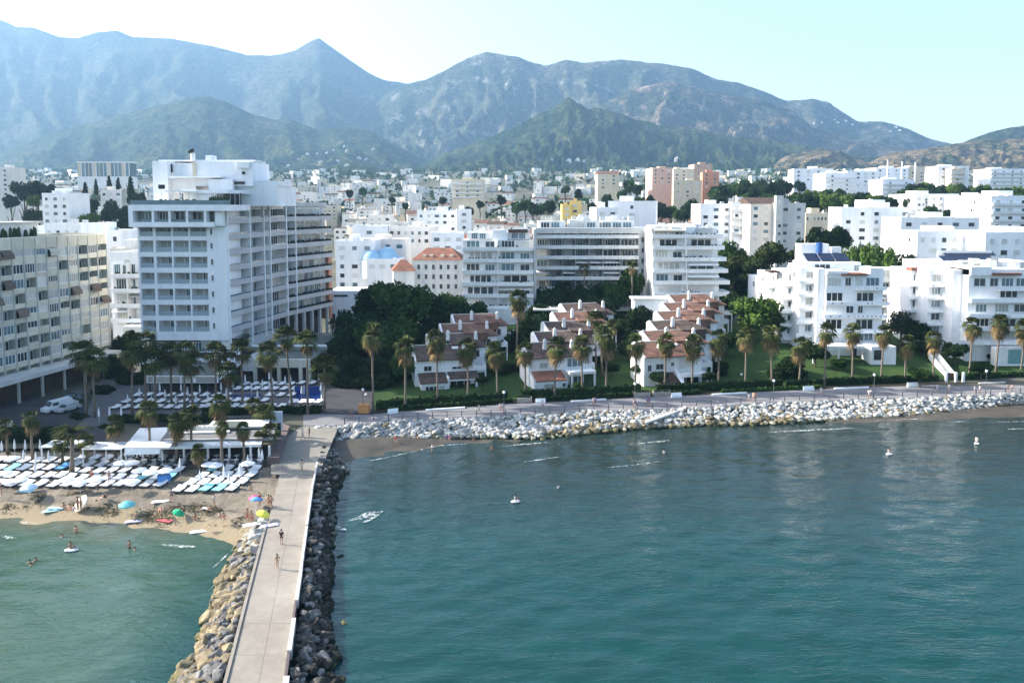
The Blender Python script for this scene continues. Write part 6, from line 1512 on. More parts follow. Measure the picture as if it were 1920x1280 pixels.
# left cypress wood
for i, (px, py, rp, Y, k) in enumerate(((45, 352, 22, 420, 'dark'), (70, 350, 22, 430, 'dark'), (95, 356, 20, 425, 'dark'), (120, 360, 18, 420, 'round'), (62, 372, 14, 400, 'bright'), (160, 362, 13, 410, 'cypress'), (180, 350, 9, 425, 'cypress'), (205, 350, 13, 430, 'cypress'), (222, 352, 12, 430, 'cypress'), (245, 356, 16, 420, 'cypress'), (262, 368, 14, 400, 'dark'), (170, 378, 16, 390, 'dark'), (210, 385, 16, 380, 'dark'), (240, 390, 14, 372, 'dark'))):
    tree(k, px, py, rp, Y, '%s, %s from the left in the dark wood behind the beige slab' % ({'dark': 'dark round tree', 'round': 'mid green tree', 'bright': 'light green tree', 'cypress': 'pointed cypress'}[k], ORD[i]), 1.0 if k != 'cypress' else 1.4)
# town trees
rt_ = random.Random(9)
spots = [(970, 384, 11, 500), (985, 380, 10, 505), (1015, 386, 10, 495), (1030, 382, 10, 500), (830, 372, 7, 560), (1140, 372, 12, 520), (1180, 345, 12, 640), (1195, 352, 10, 630), (1240, 385, 10, 480), (1260, 392, 10, 470), (1290, 385, 12, 480), (1300, 400, 10, 440), (1275, 400, 9, 430), (1365, 352, 12, 560), (1385, 350, 12, 560), (1410, 360, 14, 520), (1435, 350, 14, 540), (1455, 352, 14, 540), (1470, 345, 12, 560), (1490, 370, 16, 440), (1515, 385, 14, 420), (1535, 375, 16, 430), (1560, 372, 16, 440), (1580, 378, 14, 440), (1600, 370, 12, 460), (1620, 366, 10, 470), (1720, 352, 12, 500), (1745, 350, 12, 505), (1770, 354, 12, 500), (1800, 352, 14, 505), (1830, 356, 12, 500), (1860, 362, 14, 470), (1890, 360, 14, 480), (1915, 360, 12, 490), (1750, 395, 12, 380), (1780, 402, 12, 370), (1800, 408, 10, 362), (1700, 376, 10, 430), (1640, 350, 8, 600), (680, 355, 8, 700), (655, 360, 7, 680), (1200, 375, 9, 520), (1340, 362, 12, 530), (900, 380, 7, 540), (940, 372, 8, 560), (1085, 360, 9, 620), (1060, 352, 8, 700), (20, 372, 12, 420), (300, 340, 8, 700), (1500, 345, 10, 600), (1520, 366, 14, 470), (1548, 362, 13, 480), (1575, 360, 12, 490), (1605, 384, 13, 425), (1650, 372, 12, 455), (1675, 368, 12, 462), (1695, 360, 12, 480), (1733, 360, 13, 470), (1758, 362, 13, 465), (1785, 362, 13, 468), (1815, 362, 13, 462), (1845, 355, 12, 500), (1875, 372, 13, 440), (1900, 372, 13, 440), (1350, 372, 12, 490), (1395, 372, 13, 470), (1220, 372, 10, 530), (1165, 362, 10, 560), (880, 392, 8, 480), (760, 384, 6, 560), (735, 372, 6, 620), (1110, 384, 9, 480), (1765, 408, 11, 345), (1820, 400, 11, 360), (1300, 378, 11, 500), (1440, 372, 14, 460), (1462, 385, 14, 430)]
for i, (px, py, rp, Y) in enumerate(spots):
    k = rt_.choice(['dark', 'round', 'dark', 'round', 'bright'] if px > 1500 else ['dark', 'round'])
    wh = 'behind the hotel' if px < 700 else 'in the old town' if px < 1120 else 'around the orange towers' if px < 1350 else 'above the pines' if px < 1650 else 'along the avenue on the right'
    same_ = sorted(s_[0] for s_ in spots if ('behind the hotel' if s_[0] < 700 else 'in the old town' if s_[0] < 1120 else 'around the orange towers' if s_[0] < 1350 else 'above the pines' if s_[0] < 1650 else 'along the avenue on the right') == wh)
    tree(k, px, py, rp * 1.3, Y, '%s tree, %s from the left among the trees %s' % ({'dark': 'dark', 'round': 'green', 'bright': 'bright green'}[k], nth(same_.index(px)), wh), .95, 'town trees ' + wh)
# loose far greenery between the distant houses: nobody could count it
fv, ff = [], []
rr2 = np.random.RandomState(4)
for i in range(4000):
    Y = rr2.uniform(700, 2250); px = rr2.uniform(-150, 2080)
    dens = noise.noise(Vector((px * .006, Y * .004, 2)))
    if dens < -.05 and Y < 1500: continue
    x = (px - CXP) / FPX * Y; g = gz(0, Y); s = rr2.uniform(2.5, 6)
    for j in range(5):
        c = np.array([x, Y, g + s * .8]) + rr2.normal(size=3) * s * .45; d = rr2.normal(size=(4, 3)) * s * .55
        n = len(fv); fv += (c + d).tolist(); ff += [(n, n + 1, n + 2), (n, n + 2, n + 3), (n, n + 3, n + 1)]
me = bpy.data.meshes.new('distant_trees'); me.from_pydata(fv, [], ff); me.materials.append(LF_M); o = inst('distant_trees', me); tagged(o, kind='stuff')

# ---- palms
def frond(b, base, az, el, Lf, wid, droop, m, nseg=5, split=9):
    """an arched palm leaf: rib plus leaflets to both sides"""
    d = Vector((math.cos(az), math.sin(az), 0)); pts = []
    p = Vector(base); e = el
    for i in range(nseg + 1):
        pts.append(p.copy()); p = p + (d * math.cos(e) + Vector((0, 0, math.sin(e)))) * (Lf / nseg); e -= droop / nseg
    sd = Vector((-d.y, d.x, 0))
    for i in range(nseg):
        a, c = pts[i], pts[i + 1]; t0, t1 = i / nseg, (i + 1) / nseg
        w0 = wid * math.sin(math.pi * (.12 + .8 * t0)) ; w1 = wid * math.sin(math.pi * (.12 + .8 * t1)) 
        for s in (1, -1):
            dz = -.25 * wid
            m0 = a.lerp(c, .5)
            b.poly([a, m0, m0 + sd * s * (w0 + w1) / 2 + Vector((0, 0, dz)) + (c - a) * .35], m); b.poly([m0, c, c + sd * s * w1 + Vector((0, 0, dz)) + (c - a) * .3], m)
def fan(b, base, az, el, stalk, rad, m, droop=.4, seed=0):
    """washingtonia fan leaf: petiole and a splayed fan of blades"""
    r = random.Random(seed); d = Vector((math.cos(az) * math.cos(el), math.sin(az) * math.cos(el), math.sin(el))); c = Vector(base) + d * stalk
    b.poly([base, Vector(base) + Vector((.03, .03, .05)), c], m)
    up = Vector((0, 0, 1)); s = d.cross(up); s = s.normalized() if s.length > .05 else Vector((1, 0, 0)); f2 = s.cross(d).normalized()
    n = 9
    for i in range(n):
        t = (i / (n - 1) - .5) * 2.9; q = (d * math.cos(t) + s * math.sin(t)); tip = c + q * rad * r.uniform(.8, 1.05) + Vector((0, 0, -droop * rad * (.3 + .7 * abs(math.cos(t))))) ; mid = c + q * rad * .5 + f2 * .03
        w = q.cross(f2) * rad * .085
        b.poly([c, mid + w, tip, mid - w], m)
def palm_proto(kind, seed, H):
    r = random.Random(seed)
    b = MB(PBARK)
    lean = r.uniform(-.25, .25); pts = [(lean * (t ** 2), .15 * math.sin(t * 3 + seed) * t, H * t) for t in (0, .25, .5, .75, 1)]
    w = .215 if kind != 'date' else .3
    b.tube(pts, [w * 1.35, w * .95, w * .85, w * .8, w * .8], 8); tr = b.mesh('trunk', sm=True)
    top = Vector(pts[-1]); g = MB(PL_G); dd = MB(PL_B)
    if kind == 'fan':
        for i in range(28):
            el = r.uniform(-.75, 1.45); fan(g, top + Vector((0, 0, .1)), r.uniform(0, 6.28), el, r.uniform(.6, 1.0), r.uniform(1.0, 1.3), PL_G, .35 + (.5 if el < .4 else 0), seed * 50 + i)
        for i in range(34):
            k = r.random(); fan(dd, top + Vector((0, 0, .05 - 1.35 * k * k)), r.uniform(0, 6.28), r.uniform(-1.35, -.35), r.uniform(.35, .8), r.uniform(.9, 1.2), PL_B, .7, seed * 90 + i)
    elif kind == 'dark':
        for i in range(30): fan(g, top + Vector((0, 0, .1)), r.uniform(0, 6.28), r.uniform(-.7, 1.45), r.uniform(.7, 1.1), r.uniform(1.1, 1.5), PL_G, .4, seed * 50 + i)
        for i in range(10): fan(dd, top + Vector((0, 0, -.2)), r.uniform(0, 6.28), r.uniform(-1.3, -.7), r.uniform(.4, .8), r.uniform(.8, 1.1), PL_B, .7, seed * 90 + i)
    else:
        for i in range(42): frond(g, top, r.uniform(0, 6.28), r.uniform(-.25, 1.3), r.uniform(2.9, 3.8), .42, r.uniform(1.3, 2.0), PL_G)
        for i in range(8): frond(dd, top, r.uniform(0, 6.28), r.uniform(-.7, -.3), r.uniform(1.6, 2.4), .3, 1.2, PL_B)
    return tr, g.mesh('crown'), dd.mesh('dead_fronds'), H
PP = {k: [palm_proto(k, s + 3, 10.0) for s in range(n)] for k, n in (('fan', 4), ('dark', 3), ('date', 2))}
def palm(px, pbase, ptop, kind, label, group=None, z=2.2, sc=1.0, name='palm_tree', Y=None):
    """pbase: pixel row of the foot, ptop: row of the crown centre"""
    p = G(px, pbase, z) if Y is None else Vector((xat(px, Y, ptop), Y, z)); H = zat(ptop, p.y) - z
    tr, g, d, H0 = rnd.choice(PP[kind]); root = thing(name, p, label, 'palm tree', group, rnd.uniform(0, 6.28))
    root.rotation_euler = (R(rnd.gauss(0, 1.3)), R(rnd.gauss(0, 1.3)), root.rotation_euler.z)
    inst('trunk', tr, root, (0, 0, -.1), 0, (1, 1, (H + .1) / H0))
    for nm, me in (('crown', g), ('dead_fronds', d)):
        sc2 = sc
        # the crown keeps its shape; its origin is moved from proto height to this palm's height
        inst(nm, me, root, (0, 0, H - H0 * sc), 0, (sc, sc, sc))
    return root
prom = [(700, 772, 628), (760, 766, 648), (821, 758, 638), (877, 755, 652), (933, 750, 660), (985, 744, 660), (1040, 748, 650), (1092, 741, 648), (1137, 740, 636), (1190, 738, 645), (1246, 733, 640), (1297, 731, 645), (1346, 730, 634), (1397, 727, 630), (1447, 726, 628), (1498, 722, 648), (1546, 724, 622), (1598, 718, 622), (1652, 716, 626), (1696, 718, 645), (1750, 712, 636), (1817, 708, 612), (1866, 706, 607), (1914, 703, 616)]
for i, (px, a, b_) in enumerate(prom):
    palm(px, a, b_, 'fan', 'tall palm with brown skirt, %s from the left in the promenade row' % nth(i), 'tall palms lining the promenade', sc=rnd.uniform(1.2, 1.42), name='promenade_palm')
palm(968, 0, 562, 'fan', 'lone taller brown-crowned palm standing back between the left and middle villas', None, z=4.5, Y=176, sc=1.6)
palm(1118, 0, 600, 'dark', 'shaggy grey-green palm in front of the middle villas, behind the promenade row', None, z=4, Y=164, sc=1.25)
palm(1130, 0, 625, 'dark', 'second shaggy palm right beside it behind the promenade row', None, z=3.5, Y=160, sc=1.1)
palm(1185, 0, 500, 'dark', 'palm reaching up the end wall of the wide apartments', None, z=7, Y=206, sc=1.1)
palm(1095, 0, 505, 'dark', 'thin dark palm in front of the wide apartments', None, z=7, Y=208, sc=.9)
palm(1148, 0, 612, 'dark', 'leaning dark palm right of the topmost middle villa', None, z=4.5, Y=172, sc=1.0)
hot = [(162, 780, 664), (178, 782, 676), (248, 776, 664), (274, 770, 645), (292, 774, 676), (322, 762, 664), (346, 768, 662), (362, 766, 680), (405, 764, 664), (455, 762, 656), (512, 770, 664), (548, 764, 632), (577, 776, 642), (608, 766, 690), (429, 772, 700)]
for i, (px, a, b_) in enumerate(hot):
    palm(px, a, b_, 'dark', 'dark fan palm, %s from the left in front of the hotel' % nth(i), 'dark palms in front of the hotel', z=2.3, sc=rnd.uniform(1.25, 1.55), name='hotel_palm')
palm(624, 0, 608, 'dark', 'small dark palm on the raised terrace in front of the white annex', None, z=6, Y=182, sc=.7)
bea = [(62, 862, 786, 'fan', .8), (135, 885, 812, 'date', .85), (118, 868, 830, 'dark', .8), (163, 868, 828, 'dark', .8), (217, 862, 794, 'fan', .85), (282, 868, 768, 'fan', .95), (331, 872, 792, 'fan', .95), (361, 868, 782, 'dark', 1.0), (417, 880, 758, 'fan', .95), (415, 886, 802, 'fan', .6), (459, 880, 806, 'fan', .7), (374, 884, 846, 'fan', .7), (500, 830, 776, 'dark', 1.0), (507, 858, 808, 'dark', .8), (489, 862, 820, 'dark', .6), (478, 800, 760, 'dark', .8), (15, 850, 800, 'dark', .8)]
for i, (px, a, b_, k, s) in enumerate(sorted(bea)):
    s *= 1.02
    palm(px, a, b_, k, ('big feathery date palm' if k == 'date' else 'sunlit fan palm' if k == 'fan' else 'grey-green palm') + ', %s from the left around the beach club' % nth(i), 'palms around the beach club', z=1.7, sc=s, name='beach_palm')

# hedges along the promenade (long clipped banks, ragged with leaves)
def hedge_run(pxs, off0, off1, h, label, m=LF_D, zoff=0):
    fv, ff = [], []
    r = np.random.RandomState(int(pxs[0]))
    b = MB(m); P = []
    for px in range(pxs[0], pxs[1] + 1, 12):
        Y = prom_in(px) + off0; kx = (px - CXP) / FPX; P.append(Vector((kx * Y, Y, PROM_Z)))
    for a, c in zip(P[:-1], P[1:]):
        dd_ = off1 - off0; hh = h * r.uniform(.92, 1.05)
        b.hexa([(a.x, a.y, a.z - .3), (c.x, c.y, c.z - .3), (c.x, c.y + dd_, c.z - .3), (a.x, a.y + dd_, a.z - .3)], [(a.x, a.y + .1, a.z + hh), (c.x, c.y + .1, c.z + hh), (c.x, c.y + dd_ - .1, c.z + hh), (a.x, a.y + dd_ - .1, a.z + hh)])
        n = int((c - a).length * 26)
        for _ in range(n):
            t = r.rand(); q = a.lerp(c, t); top = r.rand() < .5
            ctr = Vector((q.x, q.y + (r.rand() * dd_ if top else -.02), q.z + (h if top else r.rand() * h))); u = Vector(r.normal(size=3)) * .16; w = Vector(r.normal(size=3)) * .16
            b.poly([ctr - u, ctr + w, ctr + u, ctr - w])
    o = standalone(b, 'hedge', tuple(P[0]), label, 'hedge', 'clipped hedges behind the promenade'); return o
hedge_run((700, 960), 2.2, 3.4, 1.5, 'clipped dark hedge behind the promenade in front of the left villas')
hedge_run((978, 1215), 2.2, 3.4, 1.7, 'clipped dark hedge behind the promenade in front of the middle villas')
hedge_run((1236, 1480), 2.2, 3.4, 1.6, 'clipped dark hedge behind the promenade from the right villas to the lawn')
hedge_run((1484, 1772), 2.2, 3.3, 1.4, 'clipped hedge below the lawn of the left white apartments')
hedge_run((1808, 2100), 2.2, 3.3, 1.3, 'clipped hedge right of the garden stairway')
hedge_run((720, 960), .3, 1.2, .75, 'low front hedge along the promenade below the left villas')
hedge_run((1010, 1190), .3, 1.2, .8, 'low front hedge along the promenade below the middle villas')
hedge_run((1236, 1330), .3, 1.2, .8, 'low front hedge along the promenade below the right villas')
hedge_run((1360, 1560), .3, 1.1, .6, 'low reddish hedge strip under the promenade palms by the lawn', LF_M)
# shrubs on the lawns
for i, (px, py, rp, lb) in enumerate(((1575, 682, 18, 'round clipped bush on the lawn before the left white apartments'), (1650, 640, 10, 'small bush at the corner of the left white apartments'), (1868, 672, 16, 'round bush on the lawn under the turquoise screen'), (1725, 700, 22, 'low spreading bush left of the garden stairway'), (1840, 690, 20, 'dark bush right of the garden stairway'), (905, 712, 14, 'bush by the right corner of the front left villa'), (1080, 722, 10, 'bush at the right corner of the front middle villa'), (1150, 690, 16, 'bush on the lawn right of the middle villas'), (1235, 705, 18, 'bush at the left corner of the front right villa'), (1205, 692, 22, 'dark bush left of the front right villa'), (1330, 705, 16, 'dark bush at the right corner of the front right villa'))):
    Y = Yof(px, py + rp * .7, 3.4); tree(('dark', 'round')[i % 3 == 0], px, py, rp, Y, lb, .7, name='bush', cat='bush')
# ------------------------------------------------------------------ deck, pool, beach club, loungers
DECK = mat('pool_deck_stone', (.11, .11, .115), .8, .15, .6)
PDE = [(180, 792), (350, 790), (450, 786), (600, 776)]
b = MB(DECK)
def deckpt(px, py): g = G(px, py, 2.34); return (g.x, g.y)
b.prism([deckpt(150, 800), deckpt(420, 785), deckpt(604, 771), deckpt(612, 690), deckpt(200, 690)], 2.22, 2.34, DECK); struct(b, 'pool_deck')
POOLB = mat('pool_water', (.010, .035, .16), .06, .3, 1.0, .3, 3, spec=.6)
b = MB(WHITE2, POOLB); q = [G(540, 757, 2.4), G(603, 757, 2.4), G(603, 728, 2.4), G(552, 728, 2.4)]
b.prism([(p.x, p.y) for p in q], 2.3, 2.42, WHITE2); c_ = sum(q, Vector()) / 4
rootp = thing('swimming_pool', (c_.x, c_.y, 2.35), 'deep blue swimming pool with a pale rim at the right end of the pool deck', 'pool')
b.obj('rim', rootp); b = MB(POOLB); b.prism([(lerp(c_.x, p.x, .95), lerp(c_.y, p.y, .95)) for p in q], 2.42, 2.43); b.obj('pool_water', rootp)
q = [G(432, 749, 2.4), G(490, 747, 2.4), G(490, 738, 2.4), G(438, 740, 2.4)]
b = MB(POOLB); c_ = sum(q, Vector()) / 4; b.prism([(p.x, p.y) for p in q], 2.3, 2.4); standalone(b, 'small_pool', tuple(c_), 'narrow blue pool strip between the sunbeds left of the big pool', 'pool')
# screens of blue glass at the pool end
for i, (a, c) in enumerate(((549, 566), (568, 601))):
    pa, pb_ = G(a, 741, 2.4), G(c, 741, 2.4); b = MB(mat('blue_screen', (.02, .06, .25), .2, .15, 1, spec=.6), FRAME); b.box(pa.x, pb_.x, pa.y + 1.2, pa.y + 1.26, 2.42, 3.9); b.box(pa.x - .05, pa.x + .05, pa.y + 1.1, pa.y + 1.2, 2.42, 4.0, FRAME); b.box(pb_.x - .05, pb_.x + .05, pa.y + 1.1, pa.y + 1.2, 2.42, 4.0, FRAME)
    standalone(b, 'wind_screen', (pa.x, pa.y, 2.42), ('narrow left' if i == 0 else 'wide right') + ' blue wind screen panel behind the pool', 'screen')
# sun beds
FAB = mat('sunbed_cushion', (.72, .74, .76), .9, .08, 2, rand=.06); FABB = mat('blue_towel', (.10, .30, .62), .9, .1, 2); FABT = mat('aqua_towel', (.25, .60, .66), .9, .1, 2)
WOODF = mat('sunbed_frame', (.06, .05, .045), .7)
def lounger_meshes(w, l, fab):
    f = MB(WOODF); f.box(-w / 2, w / 2, 0, l, .18, .30)
    for x in (-w / 2 + .05, w / 2 - .12):
        for y in (.08, l - .2): f.box(x, x + .07, y, y + .07, 0, .18)
    m_ = MB(fab); m_.box(-w / 2 + .03, w / 2 - .03, .03, l * .68, .30, .42)
    m_.hexa([(-w / 2 + .03, l * .69, .31), (w / 2 - .03, l * .69, .31), (w / 2 - .03, l - .02, .52), (-w / 2 + .03, l - .02, .52)], [(-w / 2 + .03, l * .69, .42), (w / 2 - .03, l * .69, .42), (w / 2 - .03, l - .02, .64), (-w / 2 + .03, l - .02, .64)])
    return f.mesh('frame'), m_.mesh('mattress')
LM = {k: lounger_meshes(w, l, f) for k, w, l, f in (('double', 1.28, 1.75, FAB), ('single', .75, 2.0, FAB), ('blue', 1.28, 2.05, FABB), ('aqua', 1.28, 2.05, FABT))}
def lounger(x, y, z, rz, kind, label, group):
    root = thing('sun_lounger', (x, y, z), label, 'sun lounger', group, rz); inst('frame', LM[kind][0], root); inst('mattress', LM[kind][1], root); return root
# parasols
def parasol_meshes(col, rad=1.5, closed=False, n=8, side=None):
    p = MB(FRAME); p.tube([(0, 0, 0), (0, 0, 2.5)], [.035, .03], 6)
    c = MB(col)
    if closed: c.tube([(0, 0, 1.05), (0, 0, 1.3), (0, 0, 2.1), (0, 0, 2.62)], [.16, .20, .13, .03], 8)
    else:
        top = (0, 0, 2.65)
        for i in range(n):
            a, b2 = 2 * math.pi * i / n, 2 * math.pi * (i + 1) / n; mm = (a + b2) / 2
            P = lambda t, r_, z: (r_ * math.cos(t), r_ * math.sin(t), z)
            mt = side if (side and i % 2) else col
            c.poly([P(a, rad * .5, 2.46), P(b2, rad * .5, 2.46), top], mt); c.poly([P(a, rad, 2.15), P(mm, rad * .96, 2.17), P(b2, rad, 2.15), P(b2, rad * .5, 2.46), P(a, rad * .5, 2.46)], mt)
            c.poly([P(a, rad, 2.15), P(a, rad, 2.0), P(b2, rad, 2.0), P(b2, rad, 2.15)], mt)
    return p.mesh('pole'), c.mesh('canopy')
CW = mat('parasol_white', (.76, .78, .80), .85, .05, 2)
PM = {'open': parasol_meshes(CW, 1.45), 'closed': parasol_meshes(CW, closed=True)}
for nm, colr in (('blue', (.10, .28, .60)), ('aqua', (.15, .50, .52)), ('green', (.03, .42, .20)), ('yellow', (.80, .72, .10)), ('pink', (.75, .10, .22)), ('cream', (.75, .68, .55)), ('pale', (.55, .68, .82))):
    PM[nm] = parasol_meshes(mat('parasol_' + nm, colr, .8, .06, 2), .95 if nm != 'cream' else 1.1)
def parasol(x, y, z, kind, label, group=None, tilt=None, sc=1.0):
    root = thing('parasol', (x, y, z), label, 'parasol', group); root.scale = (sc,) * 3
    if tilt: root.rotation_euler = tilt
    inst('pole', PM[kind][0], root); inst('canopy', PM[kind][1], root, rz=rnd.uniform(0, 1)); return root
def bz_(x, y):
    px = CXP + x / (y * .9975) * FPX; s = y - shoreY(px)
    return beach_z(px, x, y, 0)
# beach sunbeds: rows read off the sand
rowsB = [((-20, 70), 903, 4), ((-20, 108), 890, 6), ((-20, 112), 877, 6), ((-20, 112), 865, 6), ((84, 296), 905, 9), ((112, 312), 894, 9), ((118, 330), 883, 9), ((125, 336), 872, 9), ((135, 350), 862, 9), ((320, 432), 915, 5), ((342, 452), 904, 5), ((364, 468), 893, 5), ((385, 476), 882, 4), ((395, 480), 871, 4)]
k = 0
for ri, ((a, c), py, n) in enumerate(rowsB):
    wh = 'left' if c < 120 else 'middle' if c < 360 else 'right'
    for i in range(n):
        px = lerp(a + 8, c - 4, i / (n - 1)); p = G(px, py, 1.9); z = bz_(p.x, p.y)
        kind = 'aqua' if rnd.random() < .03 else 'blue' if rnd.random() < .025 else 'double'
        colr = {'aqua': 'aqua towelled', 'blue': 'blue towelled', 'double': 'white padded'}[kind]
        rowi = ri if ri < 4 else ri - 4 if ri < 9 else ri - 9
        lounger(p.x, p.y, z + .02, R(rnd.uniform(-14, -10)), kind, '%s double sunbed, %s in the %s row from the sea, %s block' % (colr, nth(i), nth(rowi), wh), 'double sunbeds in the %s block of the beach' % wh)
# open white parasols over the beds and closed ones behind
op = [(10, 874), (18, 888), (38, 886), (24, 850), (228, 858), (248, 858), (262, 872), (282, 876), (310, 872), (180, 886), (150, 890), (125, 886), (247, 890), (392, 862), (405, 864), (465, 862)]
for i, (px, py) in enumerate(op):
    p = G(px, py + 22, 1.9); parasol(p.x, p.y, bz_(p.x, p.y), 'open', 'open white parasol, %s from the left over the beach sunbeds' % nth(sorted(op).index((px, py))), 'open white parasols over the sunbeds', sc=.72)
cl = [(4, 852), (28, 850), (48, 850), (76, 850), (45, 868), (68, 872), (92, 870), (115, 860), (200, 868), (338, 884), (450, 896), (430, 908), (486, 868), (492, 870), (465, 880), (218, 850), (305, 870), (66, 888), (375, 905), (420, 898)]
for i, (px, py) in enumerate(cl):
    p = G(px, py, 1.9); parasol(p.x, p.y, bz_(p.x, p.y), 'closed', 'closed white parasol, %s from the left on the beach' % nth(sorted(cl).index((px, py))), 'closed white parasols on the beach', sc=.95)
colp = [(55, 924, 'pale', 'pale blue parasol low on the sand at the left', 1.1, None), (60, 948, 'x', '', 1, None), (177, 932, 'cream', 'cream parasol tipped on its side in the middle of the sand', 1.0, (R(38), R(-38), 0)), (238, 946, 'aqua', 'aqua blue parasol low on the sand, centre of the beach', 1.05, None), (324, 954, 'green', 'small bright green parasol on the sand', .8, (0, R(25), 0)),
        (478, 950, 'pink', 'pink-red parasol beside the blue one near the pier', .8, None), (479, 956, 'blue', 'blue parasol beside the pink one near the pier', .85, (R(-15), 0, 0)), (484, 980, 'yellow', 'yellow parasol at the edge of the pier', .85, (0, R(20), 0)), (302, 893, 'blue', 'tipped blue parasol at the right end of the middle sunbed block', 1.0, (R(30), R(30), 0))]
for px, py, k_, lb, s, tl in colp:
    if k_ == 'x': continue
    p = G(px, py, 1.7); z = bz_(p.x, p.y) if px < 470 else 1.9; parasol(p.x, p.y, z - .95 * s, k_, lb, sc=s, tilt=tl)
TW = {'white_towel': (.74, .75, .76), 'aqua_mat': (.35, .62, .68), 'red_towel': (.60, .12, .12), 'lilac_towel': (.45, .42, .60)}
for i, (px, py, k_, lb) in enumerate(((95, 941, 'aqua_mat', 'pale blue towel spread on the sand at the left'), (104, 938, 'aqua_mat', 'second pale blue towel beside the other on the left sand'), (48, 915, 'aqua_mat', 'pale towel behind the pale blue parasol'), (300, 936, 'white_towel', 'white towel spread above the green parasol'), (250, 956, 'lilac_towel', 'lilac towel below the aqua parasol'), (308, 957, 'red_towel', 'red towel left of the green parasol'), (372, 973, 'white_towel', 'white towel near the rocks in front of the brown stones'), (472, 990, 'white_towel', 'white towel at the foot of the pier beside the yellow parasol'), (505, 992, 'lilac_towel', 'lilac towel lying on the pier edge'))):
    p = G(px, py, 1.6); z = bz_(p.x, p.y) if px < 460 else PZ; z = max(z, PZ + .01) if px > 500 else z; b = MB(mat(k_, TW[k_], .95, .1, 3)); 
    for s_ in range(4): b.hexa([(-1 + s_ * .5, -.42, .02 + .03 * (s_ % 2)), (-.5 + s_ * .5, -.42, .02 + .03 * ((s_ + 1) % 2)), (-.5 + s_ * .5, .42, .02 + .03 * ((s_ + 1) % 2)), (-1 + s_ * .5, .42, .02 + .03 * (s_ % 2))], [(-1 + s_ * .5, -.42, .06 + .03 * (s_ % 2)), (-.5 + s_ * .5, -.42, .06 + .03 * ((s_ + 1) % 2)), (-.5 + s_ * .5, .42, .06 + .03 * ((s_ + 1) % 2)), (-1 + s_ * .5, .42, .06 + .03 * (s_ % 2))])
    o = inst('beach_towel', b.mesh('beach_towel'), None, (p.x, p.y, z + .03), R(rnd.uniform(-20, 40))); tagged(o, lb, 'towel')
# pool deck sunbeds and closed parasols
ORDN = ['one', 'two', 'three', 'four', 'five', 'six', 'seven', 'eight', 'nine', 'ten']
k = 0
rowsP = [((382, 522), 766, 9), ((385, 490), 755, 7), ((545, 592), 758, 4), ((210, 370), 768, 9), ((230, 380), 757, 8), ((440, 545), 733, 7), ((455, 540), 724, 6), ((560, 602), 722, 3), ((250, 420), 745, 9), ((500, 542), 745, 3)]
for ri, ((a, c), py, n) in enumerate(rowsP):
    wh = 'beside the pool' if c > 530 else 'on the deck under the tower' if c < 410 else 'in the middle of the deck'
    for i in range(n):
        px = lerp(a, c, i / (n - 1)); p = G(px, py, 2.36)
        lounger(p.x, p.y, 2.345, R(rnd.uniform(-22, -14)), 'double', 'white sunbed %s, %s in deck row %s' % (wh, nth(i), ORDN[ri]), 'white sunbeds on the hotel pool deck')
clp = [(390, 758), (425, 752), (455, 744), (472, 742), (492, 735), (505, 738), (545, 744), (566, 748), (602, 742), (535, 728), (545, 727), (483, 757), (460, 725), (598, 722), (505, 720), (512, 732), (240, 765), (262, 752), (285, 768), (310, 755), (330, 766), (352, 750), (368, 764), (402, 768), (228, 790), (206, 790), (186, 792), (375, 745), (340, 742), (300, 742), (415, 740), (437, 735)]
for i, (px, py) in enumerate(sorted(clp)):
    p = G(px, py, 2.36); parasol(p.x, p.y, 2.345, 'closed', 'closed white parasol, %s from the left on the hotel deck' % nth(i), 'closed white parasols on the hotel deck', sc=1.0)

# low wall and hedge between deck and path
b = MB(WHITE2); pa, pb_ = G(380, 776, 2.3), G(600, 770, 2.3)
b.hexa([(pa.x, pa.y, 2.1), (pb_.x, pb_.y, 2.1), (pb_.x, pb_.y + .3, 2.1), (pa.x, pa.y + .3, 2.1)], [(pa.x, pa.y, 3.0), (pb_.x, pb_.y, 3.0), (pb_.x, pb_.y + .3, 3.0), (pa.x, pa.y + .3, 3.0)])
standalone(b, 'deck_wall', tuple(pa), 'low white wall along the front of the hotel pool deck', 'wall')
def bush_bank(px0, px1, py, h, d, label, m=LF_D, z=2.2, dy=0):
    b = MB(m); a, c = G(px0, py, z), G(px1, py + dy, z); n = max(2, int((c - a).length / 1.2)); r = np.random.RandomState(int(px0 + py))
    for i in range(n):
        p, q = a.lerp(c, i / n), a.lerp(c, (i + 1) / n); hh = h * r.uniform(.8, 1.1)
        b.hexa([(p.x, p.y, z - .3), (q.x, q.y, z - .3), (q.x, q.y + d, z - .3), (p.x, p.y + d, z - .3)], [(p.x, p.y + .15, z + hh * .9), (q.x, q.y + .15, z + hh * .85), (q.x, q.y + d - .2, z + hh * .85), (p.x, p.y + d - .2, z + hh * .9)])
        for _ in range(int(60 * d)):
            t = r.rand(3); ctr = Vector((lerp(p.x, q.x, t[0]), p.y + d * t[1] - .05, z + hh)) if r.rand() < .55 else Vector((lerp(p.x, q.x, t[0]), p.y - .03, z + hh * t[2])); u = Vector(r.normal(size=3)) * .2; w = Vector(r.normal(size=3)) * .2; b.poly([ctr - u, ctr + w, ctr + u, ctr - w])
    return standalone(b, 'hedge', tuple(a), label, 'hedge')
bush_bank(380, 600, 781, 1.0, 1.6, 'long dark hedge between the pool deck and the path to the pier', dy=-6)
bush_bank(-60, 104, 830, 1.7, 3, 'dark hedge below the car park at the left edge')
bush_bank(216, 390, 795, 1.0, 2, 'hedge between the hotel deck and the beach club roofs')

